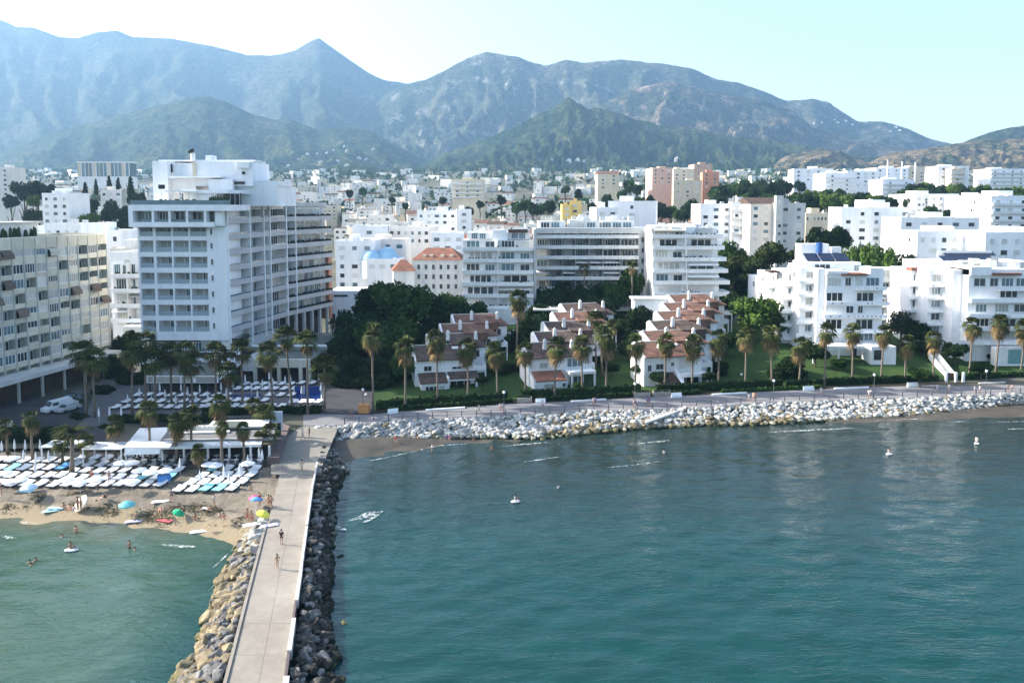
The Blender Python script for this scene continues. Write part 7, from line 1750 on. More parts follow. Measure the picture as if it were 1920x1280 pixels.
# beach club
BZ = 2.0
CG = mat('grey_flat_roof', (.17, .17, .17), .9, .12, .6); CWN = mat('club_awning', (.70, .72, .72), .8, .06, 1, streak=True)
cy0 = Yof(380, 872, BZ); rootc = thing('beach_club', (xat(380, cy0), cy0, BZ), 'low beach club pavilion with white awnings and flat grey roofs behind the sunbeds', 'building')
def slab(name, p, z, t, m): 
    b = MB(m); q = [G(x, y, z) for x, y in p]; b.prism([(v.x, v.y) for v in q], z - t, z); return b.obj(name, rootc)
rz_ = BZ + 3.1
slab('roof', [(232, 838), (318, 838), (345, 800), (262, 802)], rz_, .18, CWN)
slab('roof', [(300, 826), (512, 822), (520, 792), (322, 797)], rz_ + .05, .3, CG)
slab('roof_kerb', [(388, 800), (500, 798), (506, 786), (400, 788)], rz_ + .6, .3, CWN)
slab('roof_light', [(392, 801), (448, 800), (458, 789), (405, 790)], rz_ + .66, .05, mat('roof_membrane', (.10, .12, .10), .8, .2, 1))
slab('roof_kerb', [(318, 812), (430, 809), (431, 806), (320, 809)], rz_ + .3, .22, WHITE2)
b = MB(CWN); q0, q1 = G(298, 838, rz_ - .6), G(490, 833, rz_ - .6); t0, t1 = G(306, 823, rz_ + .1), G(494, 820, rz_ + .1)
n = 9
for i in range(n):
    a0, a1, c0, c1 = q0.lerp(q1, i / n), q0.lerp(q1, (i + .985) / n), t0.lerp(t1, i / n), t0.lerp(t1, (i + .985) / n)
    b = MB(CWN); b.hexa([a0 - Vector((0, 0, .05)), a1 - Vector((0, 0, .05)), c1 - Vector((0, 0, .05)), c0 - Vector((0, 0, .05))], [a0, a1, c1, c0]); b.poly([a0, a1, a1 - Vector((0, .02, .35)), a0 - Vector((0, .02, .35))]); b.obj('awning', rootc)
q0, q1 = G(232, 852, rz_ - .9), G(298, 850, rz_ - .9); t0, t1 = G(236, 839.5, rz_ - .1), G(302, 838.5, rz_ - .1)
for i in range(3):
    a0, a1, c0, c1 = q0.lerp(q1, i / 3), q0.lerp(q1, (i + .985) / 3), t0.lerp(t1, i / 3), t0.lerp(t1, (i + .985) / 3); b = MB(CWN); b.hexa([a0 - Vector((0, 0, .05)), a1 - Vector((0, 0, .05)), c1 - Vector((0, 0, .05)), c0 - Vector((0, 0, .05))], [a0, a1, c1, c0]); b.obj('awning', rootc)
for px in (236, 268, 300, 345, 390, 430, 470, 505):
    p = G(px, 866, BZ); b = MB(FRAME); b.box(p.x - .13, p.x + .13, p.y, p.y + .26, BZ - .2, rz_ - .75); b.obj('column', rootc)
p0, p1 = G(236, 846, BZ), G(512, 842, BZ); b = MB(DARKG); b.box(p0.x, p1.x, p0.y + 5, p0.y + 5.3, BZ - .2, rz_ - .2); b.obj('back_wall', rootc)
for i in range(7):
    b = MB(FRAME, AWNG); p = V(346 + i * 9, 806, cy0 + 6); b.box(p.x - .35, p.x + .35, p.y, p.y + .8, rz_ + .05, rz_ + .75); b.tube([(p.x, p.y + .3, rz_ + .75), (p.x, p.y + .3, rz_ + .82)], [.25, .25], 8, AWNG); b.obj('air_unit', rootc)
# cafe tables under the awnings
tb = MB(FRAME); tb.tube([(0, 0, .72), (0, 0, .76)], [.42, .42], 10); tb.tube([(0, 0, 0), (0, 0, .72)], [.05, .05], 6); tbm = tb.mesh('cafe_table')
chm = MB(mat('chair_dark', (.05, .05, .06), .6)); chm.box(-.22, .22, -.22, .22, .42, .47); chm.box(-.22, .22, .18, .23, .47, .88)
for x in (-.2, .16):
    for y in (-.2, .16): chm.box(x, x + .04, y, y + .04, 0, .42)
chm = chm.mesh('cafe_chair')
for i in range(26):
    px = 246 + (i % 13) * 20 + rnd.uniform(-5, 5); py = 869 if i < 13 else 861; p = G(px, py, BZ)
    o = inst('cafe_table', tbm, None, (p.x, p.y, BZ - .12), scale=(1, 1, 1)); tagged(o, 'small round table, %s from the left in the %s row under the beach club awnings' % (nth(i % 13), 'front' if i < 13 else 'back'), 'table', 'tables under the beach club awnings')
    for s_ in (-1, 1):
        o = inst('cafe_chair', chm, None, (p.x + s_ * .65, p.y + rnd.uniform(-.2, .2), BZ - .12), s_ * -math.pi / 2); tagged(o, 'dark cafe chair %s of table %s in the %s row under the awnings' % ('left' if s_ < 0 else 'right', ORDN[i % 13] if i % 13 < 10 else ('eleven', 'twelve', 'thirteen')[i % 13 - 10], 'front' if i < 13 else 'back'), 'chair', 'cafe chairs under the beach club awnings')
b = MB(mat('club_deck', (.07, .065, .06), .8, .2, 1)); q = [G(235, 876, 1.9), G(500, 872, 1.9), G(530, 806, 2.0), G(262, 810, 2.0)]; b.prism([(v.x, v.y) for v in q], 1.2, 1.88); struct(b, 'club_deck')
# brown ramp / low wall right of the club
b = MB(mat('brown_plinth', (.16, .12, .11), .9, .15, 1)); q = [G(500, 866, 2.2), G(523, 866, 2.2), G(543, 806, 2.2), G(528, 800, 2.2)]; b.prism([(v.x, v.y) for v in q], 1.0, 2.9); standalone(b, 'brown_plinth', (q[0].x, q[0].y, 2), 'long brown plinth wall beside the path, right of the beach club', 'wall')
b = MB(mat('pale_board', (.55, .66, .80), .5)); p = G(506, 840, 2.3); q = G(524, 806, 2.3); b.box(xat(503, 122), xat(524, 122), 122, 122.2, 2.9, 6.0); standalone(b, 'pale_panel', (xat(513, 122), 122, 2.9), 'pale blue panel at the right end of the beach club', 'panel')
# gazebo frames on the left
for i, (px, py, w, lb) in enumerate(((108, 868, 4.5, 'white square frame gazebo left of the date palm'), (192, 872, 5.5, 'white frame canopy between the date palm and the beach club'))):
    p = G(px, py, 1.9); b = MB(FRAME, CWN)
    rt_g = thing('gazebo', (p.x, p.y, 1.7), lb, 'gazebo')
    for sx in (-w / 2, w / 2):
        for sy in (0, 3):
            b = MB(FRAME); b.box(p.x + sx - .08, p.x + sx + .08, p.y + sy, p.y + sy + .16, 1.6, 4.2); b.obj('post', rt_g)
    b = MB(CWN); b.box(p.x - w / 2 - .1, p.x + w / 2 + .1, p.y - .1, p.y + 3.2, 4.2, 4.35); b.obj('canopy', rt_g)
# car park
colgrid('car_park', list(range(-300, 190, 15)), lambda p: Yof(p, 826, 2.25), lambda p: Yof(p, interp([(-300, 745), (100, 745), (190, 775)], p), 2.25), lambda p, x, Y, t: 2.26, 4, ASPH)
def car(px, py, kind, label, paint, rz):
    p = G(px, py, 2.3); root = thing('parked_' + kind, (p.x, p.y, 2.27), label, kind, None, rz); PT = mat('car_paint_' + paint[0], paint[1], .3, spec=.6)
    L_, H_ = (4.2, 1.45) if kind == 'car' else (5.0, 2.1); w = .88
    if kind == 'car': prof = [(0, .35), (0, .75), (.9, .88), (1.5, 1.4), (3.1, 1.42), (3.9, .95), (4.2, .85), (4.2, .35)]
    else: prof = [(0, .35), (0, .95), (.7, 1.15), (1.3, 2.0), (4.9, 2.05), (5.0, 1.8), (5.0, .35)]
    b = MB(PT); n = len(prof)
    v0 = [(x, -w if z < 1 else -w * .86, z) for x, z in prof]; v1 = [(x, w if z < 1 else w * .86, z) for x, z in prof]
    b.poly(v0); b.poly(v1[::-1])
    for i in range(n): j = (i + 1) % n; b.poly([v0[j], v0[i], v1[i], v1[j]])
    inst('body', b.mesh('body'), root)
    g = MB(GLASS)
    if kind == 'car': g.box(1.45, 3.2, -w * .90, w * .90, .98, 1.34); inst('side_windows', g.mesh('side_windows'), root)
    else: g.box(1.2, 2.3, -w * .90, w * .90, 1.25, 1.75); inst('side_windows', g.mesh('side_windows'), root)
    g = MB(GLASS); (xa, za), (xb, zb_) = prof[2], prof[3]; g.hexa([(xa + .05, -w * .75, za + .05), (xa + .05, w * .75, za + .05), (xb - .05, w * .7, zb_ - .08), (xb - .05, -w * .7, zb_ - .08)], [(xa - .02, -w * .75, za + .1), (xa - .02, w * .75, za + .1), (xb - .1, w * .7, zb_ - .03), (xb - .1, -w * .7, zb_ - .03)]); inst('windscreen', g.mesh('windscreen'), root)
    t = MB(DARK); t.tube([(0, -.1, 0), (0, .1, 0)], [.32, .32], 12); tm = t.mesh('wheel')
    for x in (.85, L_ - .9):
        for y in (-w + .05, w - .05): inst('wheel', tm, root, (x, y, .32))
for a in ((82, 776, 'van', 'white van parked beside the beige slab', ('white', (.7, .72, .75)), R(65)), (100, 768, 'car', 'white car parked right of the white van', ('white', (.7, .72, .75)), R(62)), (112, 760, 'car', 'pale blue car parked behind the white one', ('blue', (.22, .36, .55)), R(62)), (108, 776, 'car', 'silver car nearest the hedge in the car park', ('silver', (.4, .42, .45)), R(70)), (122, 752, 'car', 'dark car farthest back in the car park', ('dark', (.05, .06, .08)), R(60))): car(*a)
b = MB(WHITE2); p = G(10, 808, 2.3); b.box(p.x - 1.2, p.x + 1.2, p.y, p.y + .1, 3.0, 4.1); b.box(p.x - .9, p.x - .8, p.y + .1, p.y + .2, 2.2, 4.0); b.box(p.x + .8, p.x + .9, p.y + .1, p.y + .2, 2.2, 4.0); standalone(b, 'notice_board', (p.x, p.y, 2.2), 'blank white board above the hedge at the left edge', 'sign')
b = MB(mat('stucco_pavers', (.22, .21, .20), .9, .2, .6))
# ------------------------------------------------------------------ promenade furniture
def pp(px, off, z=PROM_Z):
    Y = prom_out(px) + off; return Vector(((px - CXP) / FPX * Y, Y, z))
RAIL = mat('railing_paint', (.10, .11, .12), .6)
rl = thing('sea_railing', tuple(pp(1200, .25)), 'thin dark metal railing along the sea side of the promenade', 'railing')
pm = MB(RAIL); pm.box(-.07, .07, -.07, .07, 0, 1.15); pmm = pm.mesh('post')
pxs_ = [float(p) for p in np.arange(640, 1960, 28)]
prev = None
for px in pxs_:
    p = pp(px, .25); o = inst('post', pmm, rl, p - rl.location)
    if prev is not None:
        for z in (.55, 1.05):
            b = MB(RAIL); b.tube([(prev.x, prev.y, PROM_Z + z), (p.x, p.y, PROM_Z + z)], [.035, .035], 5); b.obj('rail', rl)
    prev = p
# white benches and low walls
for i, (a, c, off, lb) in enumerate(((722, 742, 0.7, 'white block bench at the left start of the promenade'), (795, 870, .4, 'long thin white kerb wall below the left villas'), (1005, 1024, .3, 'white bench below the front middle villa'), (1072, 1140, .3, 'long thin white kerb wall below the middle villas'), (1264, 1284, .8, 'white bench under the right villas'), (1342, 1408, .35, 'thin white kerb wall right of the right villas'), (1516, 1536, .5, 'white bench on the promenade by the lawn'), (1575, 1640, .2, 'thin white kerb wall under the left white apartments'), (1714, 1734, .7, 'white bench left of the garden stairway'), (1850, 1900, .3, 'thin white kerb wall right of the garden stairway'))):
    ya = prom_in(a) - off - .5; yc = prom_in(c) - off - .5; xa, xc = (a - CXP) / FPX * ya, (c - CXP) / FPX * yc; h = .5 if c - a < 30 else .22
    b = MB(WHITE); b.hexa([(xa, ya, PROM_Z), (xc, yc, PROM_Z), (xc, yc + .5, PROM_Z), (xa, ya + .5, PROM_Z)], [(xa, ya, PROM_Z + h), (xc, yc, PROM_Z + h), (xc, yc + .5, PROM_Z + h), (xa, ya + .5, PROM_Z + h)])
    if h > .3: b.hexa([(xa, ya + .4, PROM_Z + h), (xc, yc + .4, PROM_Z + h), (xc, yc + .5, PROM_Z + h), (xa, ya + .5, PROM_Z + h)], [(xa, ya + .4, PROM_Z + h + .35), (xc, yc + .4, PROM_Z + h + .35), (xc, yc + .5, PROM_Z + h + .35), (xa, ya + .5, PROM_Z + h + .35)])
    standalone(b, 'stone_bench' if h > .3 else 'kerb_wall', (xa, ya, PROM_Z), lb, 'bench' if h > .3 else 'wall')
# planters / gate pillars between hedges
STONE = mat('gate_stone', (.35, .31, .27), .9, .25, 2, .3, 6)
for a, c, lb in ((970, 998, 'square stone planter wall beside the gate gap below the middle villas'), (1192, 1224, 'stone gate wall left of the right villas'), (1230, 1262, 'stone planter wall below the front right villa')):
    ya, yc = prom_in(a) + .1, prom_in(c) + .1; xa, xc = (a - CXP) / FPX * ya, (c - CXP) / FPX * yc; b = MB(STONE, PLANT); b.hexa([(xa, ya, 2.1), (xc, yc, 2.1), (xc, yc + 1.2, 2.1), (xa, ya + 1.2, 2.1)], [(xa, ya, 3.1), (xc, yc, 3.1), (xc, yc + 1.2, 3.1), (xa, ya + 1.2, 3.1)]); leafy(b, F0, xa + .2, xc - .2, ya + .3, ya + .9, 3.1, 3.6, PLANT, 8)
    standalone(b, 'stone_planter', (xa, ya, 2.2), lb, 'planter')
# garden stairway with white side walls
root = thing('garden_stairway', (xat(1780, 160), 160, 3), 'stairway with white side walls running up the lawn between the white apartments', 'stairs')
sp = [G(1783, 712, 2.6), V(1752, 665, 172)]; 
for dx, nm in ((0, 'side_wall'), (1, 'side_wall')):
    a = G(1775 + dx * 17, 708, 2.8); c_ = V(1741 + dx * 12, 664 - dx * 4, 173); b = MB(WHITE if dx == 0 else WHITE2); d = Vector((.3, 0, 0))
    b.hexa([a - Vector((0, 0, .9)), a + d - Vector((0, 0, .9)), c_ + d - Vector((0, 0, .9)), c_ - Vector((0, 0, .9))], [a + Vector((0, 0, .5)), a + d + Vector((0, 0, .5)), c_ + d + Vector((0, 0, .5)), c_ + Vector((0, 0, .5))]); b.obj(nm, root)
for i in range(22):
    t = i / 22; a = G(1777, 708, 2.6).lerp(V(1742, 666, 173), t); c_ = G(1792, 708, 2.6).lerp(V(1753, 662, 173), t); b = MB(SLAB); b.box(a.x + .2, c_.x, a.y, a.y + .75, a.z - .5, a.z + .02 + .1); b.obj('step', root)
for px in (1775, 1793, 1807):
    p = G(px, 716, 2.4); b = MB(WHITE); b.box(p.x - .2, p.x + .2, p.y, p.y + .4, 2.1, 4.4); b.obj('gate_pillar', root)
b = MB(BRK); p, q = G(1777, 714, 2.4), G(1791, 714, 2.4); b.box(p.x, q.x, p.y + .5, p.y + .6, 2.2, 4.0); b.obj('gate', root)
# lamp posts
def lamp(px, py, ptop, label, z=PROM_Z):
    p = G(px, py, z); H = zat(ptop, p.y) - z; root = thing('street_lamp', p, label, 'street lamp', None)
    b = MB(RAIL); b.tube([(0, 0, 0), (0, 0, H)], [.07, .045], 6); inst('pole', b.mesh('pole'), root); b = MB(WHITE); b.tube([(0, 0, H), (0, 0, H + .15), (0, 0, H + .45), (0, 0, H + .5)], [.08, .25, .22, .05], 8); inst('lamp_head', b.mesh('lamp_head'), root)
for px, py, pt, lb in ((681, 775, 733, 'white globe lamp at the dark path right of the pool'), (945, 778, 738, 'slim lamp post by the railing below the left villas'), (1190, 765, 722, 'slim lamp post by the railing below the middle villas'), (1638, 746, 705, 'slim lamp post on the promenade under the left white apartments'), (1848, 738, 698, 'slim lamp post on the promenade near the right edge'), (1390, 715, 704, 'small white garden lamp on the lawn'), (1450, 752, 716, 'slim lamp post on the promenade by the lawn'), (686, 745, 742, 'low lamp by the orange box')): lamp(px, py, pt, lb)
b = MB(mat('orange_box_paint', (.55, .26, .10), .8, .1, 1)); p = G(682, 776, 2.2); b.box(-.9, .9, 0, 1.2, 0, 1.5); b.box(-1, 1, -.1, 1.3, 1.5, 1.6); me = b.mesh('kiosk_box'); o = inst('kiosk_box', me, None, p); tagged(o, 'orange-brown box beside the first promenade palm', 'box')
# slipway concrete ramps in the boulder bank
b = MB(SLAB); a, c_ = pp(1215, -5.2, .9), pp(1292, -.2, 2.25)
b.hexa([a, a + Vector((.2, 1.6, 0)), c_ + Vector((.2, 1.2, -.2)), c_ + Vector((0, -.2, -.2))], [a + Vector((0, 0, .35)), a + Vector((.2, 1.6, .35)), c_ + Vector((.2, 1.2, .15)), c_ + Vector((0, -.2, .15))]); standalone(b, 'beach_ramp', tuple(a), 'narrow concrete ramp slanting down through the boulders below the right villas', 'ramp')

# ------------------------------------------------------------------ people
SKIN = mat('skin', (.42, .24, .16), .7, rand=.25, var=.05, scale=3); HAIR = mat('hair', (.03, .02, .015), .8)
CL = {n: mat('cloth_' + n, c, .9, .1, 4) for n, c in (('black', (.015, .015, .02)), ('white', (.7, .7, .72)), ('red', (.50, .05, .05)), ('blue', (.05, .12, .38)), ('sand', (.55, .45, .28)), ('grey', (.2, .2, .22)), ('green', (.06, .2, .1)), ('purple', (.2, .08, .3)))}
def skin_mesh(name, verts, edges, radii, mats, levels=1):
    me = bpy.data.meshes.new(name + '_skel'); me.from_pydata(verts, edges, []); o = bpy.data.objects.new(name + '_skel', me); COL.objects.link(o)
    md = o.modifiers.new('s', 'SKIN'); sd = me.skin_vertices[0].data
    for i, r_ in enumerate(radii): sd[i].radius = r_ if isinstance(r_, tuple) else (r_, r_); 
    for i in range(len(verts)): sd[i].use_root = (i == 0)
    ms = o.modifiers.new('u', 'SUBSURF'); ms.levels = levels; ms.render_levels = levels
    dg = bpy.context.evaluated_depsgraph_get(); dg.update(); ev = o.evaluated_get(dg); out = bpy.data.meshes.new_from_object(ev); out.name = name
    out.materials.clear(); [out.materials.append(m_) for m_ in mats]; out.polygons.foreach_set('use_smooth', [True] * len(out.polygons)); out.polygons.foreach_set('material_index', [0] * len(out.polygons))
    bpy.data.objects.remove(o); bpy.data.meshes.remove(me); return out
def pose(kind):
    """joints of a 1.72 m figure: pelvis 0, spine, neck, head, arms, legs"""
    if kind == 'stand':
        J = dict(pel=(0, 0, .93), wa=(0, 0, 1.08), ch=(0, .01, 1.30), nk=(0, .01, 1.47), hd=(0, -.02, 1.60), ht=(0, -.01, 1.71), sl=(-.19, 0, 1.40), el=(-.25, .03, 1.12), wl=(-.26, -.04, .88), hl=(-.26, -.06, .79), sr=(.19, 0, 1.40), er=(.25, .03, 1.12), wr=(.27, -.04, .88), hr=(.27, -.06, .79), pl=(-.10, 0, .90), kl=(-.11, -.01, .50), al=(-.11, .02, .09), fl=(-.12, -.14, .04), pr=(.10, 0, .90), kr=(.11, -.01, .50), ar=(.11, .02, .09), fr=(.12, -.14, .04))
    if kind == 'walk':
        J = dict(pel=(0, 0, .91), wa=(0, -.02, 1.06), ch=(0, -.03, 1.28), nk=(0, -.05, 1.45), hd=(0, -.09, 1.58), ht=(0, -.08, 1.69), sl=(-.19, -.02, 1.38), el=(-.24, -.14, 1.14), wl=(-.22, -.32, .98), hl=(-.22, -.39, .93), sr=(.19, -.04, 1.38), er=(.25, .12, 1.14), wr=(.26, .18, .90), hr=(.26, .19, .81), pl=(-.09, 0, .88), kl=(-.10, .10, .49), al=(-.10, .33, .17), fl=(-.11, .24, .05), pr=(.09, -.01, .88), kr=(.10, -.18, .50), ar=(.10, -.26, .09), fr=(.11, -.42, .05))
    if kind == 'sit':
        J = dict(pel=(0, 0, .14), wa=(0, .05, .28), ch=(0, .06, .50), nk=(0, .04, .66), hd=(0, 0, .79), ht=(0, .01, .90), sl=(-.19, .05, .59), el=(-.25, .16, .34), wl=(-.24, .22, .10), hl=(-.24, .22, .04), sr=(.19, .04, .59), er=(.24, -.12, .42), wr=(.16, -.32, .44), hr=(.12, -.40, .46), pl=(-.10, -.04, .13), kl=(-.13, -.38, .42), al=(-.12, -.62, .08), fl=(-.12, -.76, .05), pr=(.10, -.04, .13), kr=(.13, -.40, .40), ar=(.12, -.66, .08), fr=(.12, -.80, .05))
    if kind == 'lie':
        J = dict(pel=(0, 0, .13), wa=(0, .16, .13), ch=(0, .38, .15), nk=(0, .56, .15), hd=(0, .69, .17), ht=(0, .80, .17), sl=(-.19, .46, .14), el=(-.38, .56, .08), wl=(-.25, .74, .08), hl=(-.17, .80, .08), sr=(.19, .46, .14), er=(.28, .22, .10), wr=(.30, -.02, .07), hr=(.30, -.10, .06), pl=(-.10, -.03, .12), kl=(-.12, -.42, .12), al=(-.14, -.82, .08), fl=(-.16, -.90, .15), pr=(.10, -.03, .12), kr=(.14, -.38, .30), ar=(.13, -.70, .08), fr=(.13, -.84, .05))
    if kind == 'swim':
        J = dict(pel=(0, .1, -.30), wa=(0, .05, -.15), ch=(0, -.02, .05), nk=(0, -.04, .18), hd=(0, -.08, .30), ht=(0, -.07, .41), sl=(-.19, -.02, .10), el=(-.38, -.16, .02), wl=(-.42, -.38, .03), hl=(-.42, -.46, .04), sr=(.19, -.02, .10), er=(.36, -.18, .0), wr=(.38, -.40, .02), hr=(.36, -.48, .04), pl=(-.10, .14, -.36), kl=(-.12, .3, -.7), al=(-.12, .55, -.95), fl=(-.12, .65, -1.0), pr=(.10, .14, -.36), kr=(.12, .2, -.75), ar=(.12, .4, -1.05), fr=(.12, .5, -1.1))
    return J
KEYS = ['pel', 'wa', 'ch', 'nk', 'hd', 'ht', 'sl', 'el', 'wl', 'hl', 'sr', 'er', 'wr', 'hr', 'pl', 'kl', 'al', 'fl', 'pr', 'kr', 'ar', 'fr']
RAD = dict(pel=(.15, .11), wa=(.125, .09), ch=(.155, .10), nk=.055, hd=(.085, .095), ht=.05, sl=.055, el=.042, wl=.03, hl=.035, sr=.055, er=.042, wr=.03, hr=.035, pl=.085, kl=.058, al=.038, fl=.04, pr=.085, kr=.058, ar=.038, fr=.04)
EDG = [('pel', 'wa'), ('wa', 'ch'), ('ch', 'nk'), ('nk', 'hd'), ('hd', 'ht'), ('ch', 'sl'), ('sl', 'el'), ('el', 'wl'), ('wl', 'hl'), ('ch', 'sr'), ('sr', 'er'), ('er', 'wr'), ('wr', 'hr'), ('pel', 'pl'), ('pl', 'kl'), ('kl', 'al'), ('al', 'fl'), ('pel', 'pr'), ('pr', 'kr'), ('kr', 'ar'), ('ar', 'fr')]
BODY = {}; TOPS = {}; BOTT = {}; HAIRM = {}
for kd in ('stand', 'walk', 'sit', 'lie', 'swim'):
    J = pose(kd); ks = KEYS
    BODY[kd] = skin_mesh('body', [J[k] for k in ks], [(ks.index(a), ks.index(b_)) for a, b_ in EDG], [RAD[k] for k in ks], [SKIN])
    def sub(keys, eds, grow, name, lens={}):
        vs = [Vector(J[k]) for k in keys]; rad = []
        for k in keys: r_ = RAD[k]; r_ = r_ if isinstance(r_, tuple) else (r_, r_); rad.append((r_[0] + grow, r_[1] + grow))
        for k, (o_, t) in lens.items(): vs[keys.index(k)] = Vector(J[o_]).lerp(Vector(J[k]), t)
        return skin_mesh(name, [tuple(v) for v in vs], [(keys.index(a), keys.index(b_)) for a, b_ in eds], rad, [CL['white']])
    TOPS[kd] = sub(['wa', 'pel', 'ch', 'nk', 'sl', 'el', 'sr', 'er'], [('wa', 'pel'), ('wa', 'ch'), ('ch', 'nk'), ('ch', 'sl'), ('sl', 'el'), ('ch', 'sr'), ('sr', 'er')], .018, 'shirt', {'nk': ('ch', .45), 'el': ('sl', .6), 'er': ('sr', .6)})
    BOTT[kd] = sub(['pel', 'wa', 'pl', 'kl', 'pr', 'kr'], [('pel', 'wa'), ('pel', 'pl'), ('pl', 'kl'), ('pel', 'pr'), ('pr', 'kr')], .016, 'shorts', {'wa': ('pel', .5), 'kl': ('pl', .5), 'kr': ('pr', .5)})
    hd = Vector(J['hd']); ht = Vector(J['ht']); b = MB(HAIR); ax = (ht - hd).normalized(); back = Vector((0, .03, 0)) if kd != 'lie' else Vector((0, .02, .0))
    b.tube([hd + back, hd.lerp(ht, .5) + back, ht + back, ht + ax * .045 + back * .6], [.105, .108, .075, .02], 9); HAIRM[kd] = b.mesh('hair', sm=True)
def cloth_variant(me, m):
    q = me.copy(); q.materials.clear(); q.materials.append(m); return q
CV = {}
def person(px, py, z, kd, top, bot, label, rz=None, sc=1.0, group=None, off=(0, 0)):
    p = G(px, py, z); root = thing('person', (p.x + off[0], p.y + off[1], z), label, 'person', group, rnd.uniform(0, 6.28) if rz is None else rz); root.scale = (sc,) * 3
    inst('body', BODY[kd], root); inst('hair', HAIRM[kd], root)
    for base, c, nm in ((TOPS, top, 'shirt'), (BOTT, bot, 'shorts')):
        if c:
            key = (kd, nm, c)
            if key not in CV: CV[key] = cloth_variant(base[kd], CL[c])
            inst(nm, CV[key], root)
    return root
P_ = person
P_(528, 1020, PZ, 'stand', 'black', 'black', 'person in black clothes standing on the pier', R(180))
P_(520, 1066, PZ, 'walk', 'sand', 'sand', 'person in pale sand coloured clothes walking on the pier, nearest the camera', R(10), .96)
P_(568, 892 - 68, 2.05, 'walk', 'white', 'white', 'person in white beside the bicycle at the landward end of the pier')
P_(580, 820, 2.1, 'stand', 'black', 'black', 'person in dark clothes at the landward end of the pier')
P_(566, 884, 2.04, 'walk', 'sand', 'white', 'person in pale clothes where the pier meets the beach')
P_(487, 948, 1.95, 'stand', 'red', 'red', 'person in dark red standing behind the pink and blue parasols')
P_(504, 952, PZ, 'stand', None, 'red', 'sunburnt person at the left of the trio by the blue parasol')
P_(509, 953, PZ, 'walk', None, 'black', 'person in dark shorts at the right of the trio by the blue parasol')
P_(464, 980, 1.75, 'stand', None, 'red', 'person in red trunks left of the yellow parasol')
P_(472, 983, 1.75, 'stand', None, 'red', 'person in red standing right against the yellow parasol')
P_(146, 956, 1.4, 'stand', None, 'red', 'person in red trunks at the left of the pair by the waterline')
P_(152, 957, 1.4, 'stand', None, 'black', 'person in black trunks at the right of the pair by the waterline')
P_(131, 957, 1.4, 'sit', None, 'white', 'person sitting left of the standing pair')
P_(120, 955, 1.4, 'sit', None, 'blue', 'person sitting farthest left of the group by the waterline')
P_(138, 959, 1.4, 'sit', 'white', 'white', 'person in white sitting at the feet of the standing pair')
P_(3, 928, 1.5, 'stand', 'black', 'black', 'person in dark clothes at the left edge of the beach')
P_(198, 934, 1.5, 'sit', 'black', 'black', 'person in black sitting right of the cream parasol')
P_(190, 936, 1.5, 'lie', None, 'white', 'person lying just right of the cream parasol')
P_(228, 948, 1.5, 'lie', None, 'blue', 'person lying left of the aqua parasol')
P_(262, 966, 1.2, 'sit', 'green', 'green', 'person in green sitting among the seaweed by the water')
P_(300, 958, 1.4, 'lie', None, 'red', 'person lying on the red towel left of the green parasol')
P_(322, 940, 1.5, 'stand', 'grey', 'black', 'person standing just above the green parasol')
P_(345, 960, 1.4, 'sit', 'black', 'grey', 'person in black sitting right of the green parasol')
P_(387, 955, 1.4, 'lie', 'white', 'white', 'person in white lying in the middle of the right sand')
P_(402, 950, 1.4, 'stand', 'white', 'sand', 'pale person standing right of the one lying in white')
P_(412, 972, 1.4, 'sit', 'grey', 'white', 'person sitting farther right near the tan rocks')
P_(420, 974, 1.4, 'sit', None, 'white', 'second person sitting next to the one near the tan rocks')
P_(366, 975, 1.4, 'sit', None, 'purple', 'person sitting by the white towel near the stones')
P_(470, 920, 1.8, 'sit', 'sand', 'grey', 'person sitting on the bare sand right of the sunbeds')
P_(205, 905, 1.8, 'stand', None, 'white', 'person standing among the sunbeds of the middle block')
P_(172, 900, 1.8, 'stand', None, 'red', 'tanned person between the sunbeds, left part of the middle block')
# swimmers and surfers
for px, py, lb, k_, sc in ((116, 1006, 'dark haired swimmer nearest the beach on the left', 'swim', 1), (143, 998, 'wader in the shallows close to the beach', 'stand', 1), (133, 1030, 'person sitting on a pale board in the left bay', 'sit', 1), (56, 1054, 'left swimmer of the three at lower left', 'swim', 1.05), (67, 1050, 'right swimmer of the three at lower left', 'swim', 1.05), (59, 1060, 'lowest swimmer of the three at lower left', 'swim', 1.05), (243, 1026, 'dark bather standing in the left bay', 'stand', 1.0), (254, 1030, 'swimmer right behind the dark bather', 'swim', 1.0), (1047, 915, 'lone bather in white in the middle of the right bay', 'stand', .8), (1245, 850, 'lone bather near the shore in the right bay', 'stand', .9), (922, 850 - 8, 'wader at the edge of the small dark beach', 'stand', .9)):
    dz = {'stand': -.85, 'sit': .08, 'swim': -.08}[k_]
    p = G(px, py, 0); P_(px, py, 0.0, k_, 'white' if px > 1000 else None, 'black', lb, sc=sc).location.z = dz
b = MB(FAB); n = 10
def board(px, py, lb, rz, L_=2.6, colr=FAB):
    p = G(px, py, 0); b = MB(colr); pts = [(math.cos(t) * L_ / 2, math.sin(t) * .36 * (1 - .2 * math.cos(t))) for t in [2 * math.pi * i / 16 for i in range(16)]]; b.prism(pts, .02, .14); me = b.mesh('paddle_board'); o = inst('paddle_board', me, None, (p.x, p.y, .02), rz); tagged(o, lb, 'board'); return o
board(134, 1032, 'pale paddle board under the sitting person in the left bay', .1, 1.5)
board(967, 941, 'white float board in the middle of the right bay', .1, 1.3)
board(1668, 852, 'white float board farther right in the bay', .2, 1.2)
board(1831, 832, 'short white board floating far right in the bay', 1.2, .8)
P_(966, 939, .14, 'sit', 'white', 'white', 'person in white sitting on the middle paddle board', sc=1.0)
P_(1666, 850, .14, 'sit', 'white', 'white', 'person in white kneeling on the right paddle board', sc=1.0)
P_(1831, 829, 0, 'stand', 'white', 'white', 'person in white standing in the water far right', sc=.9).location.z = -.5
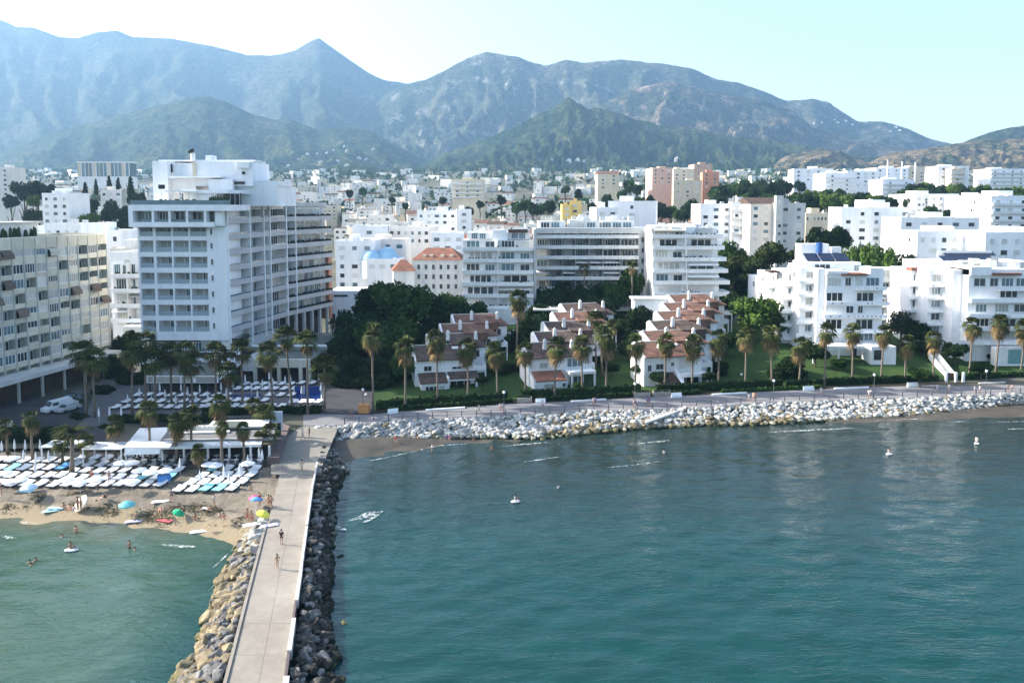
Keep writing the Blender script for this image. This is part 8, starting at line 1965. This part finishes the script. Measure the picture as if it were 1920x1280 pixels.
# people on the promenade
prs = [(897, 2.6, 'white', 'sand'), (938, 3.0, 'white', 'red'), (943, 3.0, 'white', 'sand'), (1018, 3.2, 'white', 'blue'), (1115, 3.6, 'white', 'grey'), (1119, 3.6, 'purple', 'black'), (1194, 1.0, 'purple', 'white'), (1222, 2.6, 'purple', 'blue'), (1218, 2.6, 'blue', 'black'), (1192, 1.1, 'white', 'grey'), (1424, 2.0, 'red', 'black'), (1420, 2.2, 'sand', 'white'), (1412, 1.5, 'white', 'white'), (1549, 4.2, 'white', 'white'), (1640, 1.0, 'white', 'white'), (1644, 1.1, 'white', 'grey'), (1842, 1.6, 'white', 'white'), (1851, 1.6, 'white', 'sand'), (1905, 1.5, 'black', 'black'), (1913, 1.5, 'grey', 'black'), (1770, 3.6, 'white', 'white'), (1793, 3.6, 'white', 'sand'), (648, 3.5, 'black', 'black'), (655, 3.8, 'grey', 'blue')]
for i, (px, off, t_, b_) in enumerate(sorted(prs)):
    p = pp(px, off); r_ = thing('person', p, 'person in a %s top and %s shorts, %s from the left on the promenade' % (t_, b_, nth(i)), 'person', 'people strolling on the promenade', rnd.uniform(0, 6.28)); kd = rnd.choice(['stand', 'walk'])
    inst('body', BODY[kd], r_); inst('hair', HAIRM[kd], r_)
    for base, c, nm in ((TOPS, t_, 'shirt'), (BOTT, b_, 'shorts')):
        key = (kd, nm, c)
        if key not in CV: CV[key] = cloth_variant(base[kd], CL[c])
        inst(nm, CV[key], r_)
# people resting where the stones meet the small beach
for i, (px, py, t_, lb) in enumerate(((838, 822, 'purple', 'left person of the purple group at the foot of the boulders'), (844, 823, 'purple', 'right person of the purple group at the foot of the boulders'), (742, 826, 'red', 'person in red sitting at the foot of the boulders, left'), (784, 825, 'black', 'person in black resting at the foot of the boulders'), (810, 846, 'white', 'child in white at the edge of the small surf'), (888, 828, 'white', 'person in white below the boulders by the wet sand'))):
    P_(px, py, .8 if i != 4 else .1, 'sit' if i < 4 else 'stand', t_, 'blue', lb, sc=.95 if i != 4 else .7)
# seaweed along the tide line
wv, wf = [], []
rs2 = np.random.RandomState(12)
WEED = mat('dry_seaweed', (.10, .085, .045), .95, .4, 2)
for i in range(2600):
    px = rs2.uniform(-30, 440); s = rs2.normal(4.0 + 1.5 * math.sin(px * .02), .9)
    if noise.noise(Vector((px * .02, 3, s * .3))) < -.05: continue
    Y = shoreY(px) + s; x = (px - CXP) / FPX * Y * .9975; z = beach_z(px, x, Y, 0) + .03
    for j in range(2):
        c = np.array([x, Y, z]) + rs2.normal(size=3) * np.array([.18, .18, .02]); d = rs2.normal(size=(3, 3)) * np.array([.16, .12, .05]); n = len(wv); wv += (c + d).tolist(); wf.append((n, n + 1, n + 2))
me = bpy.data.meshes.new('seaweed'); me.from_pydata(wv, [], wf); me.materials.append(WEED); o = inst('seaweed', me); tagged(o, kind='stuff')
# mast at the club
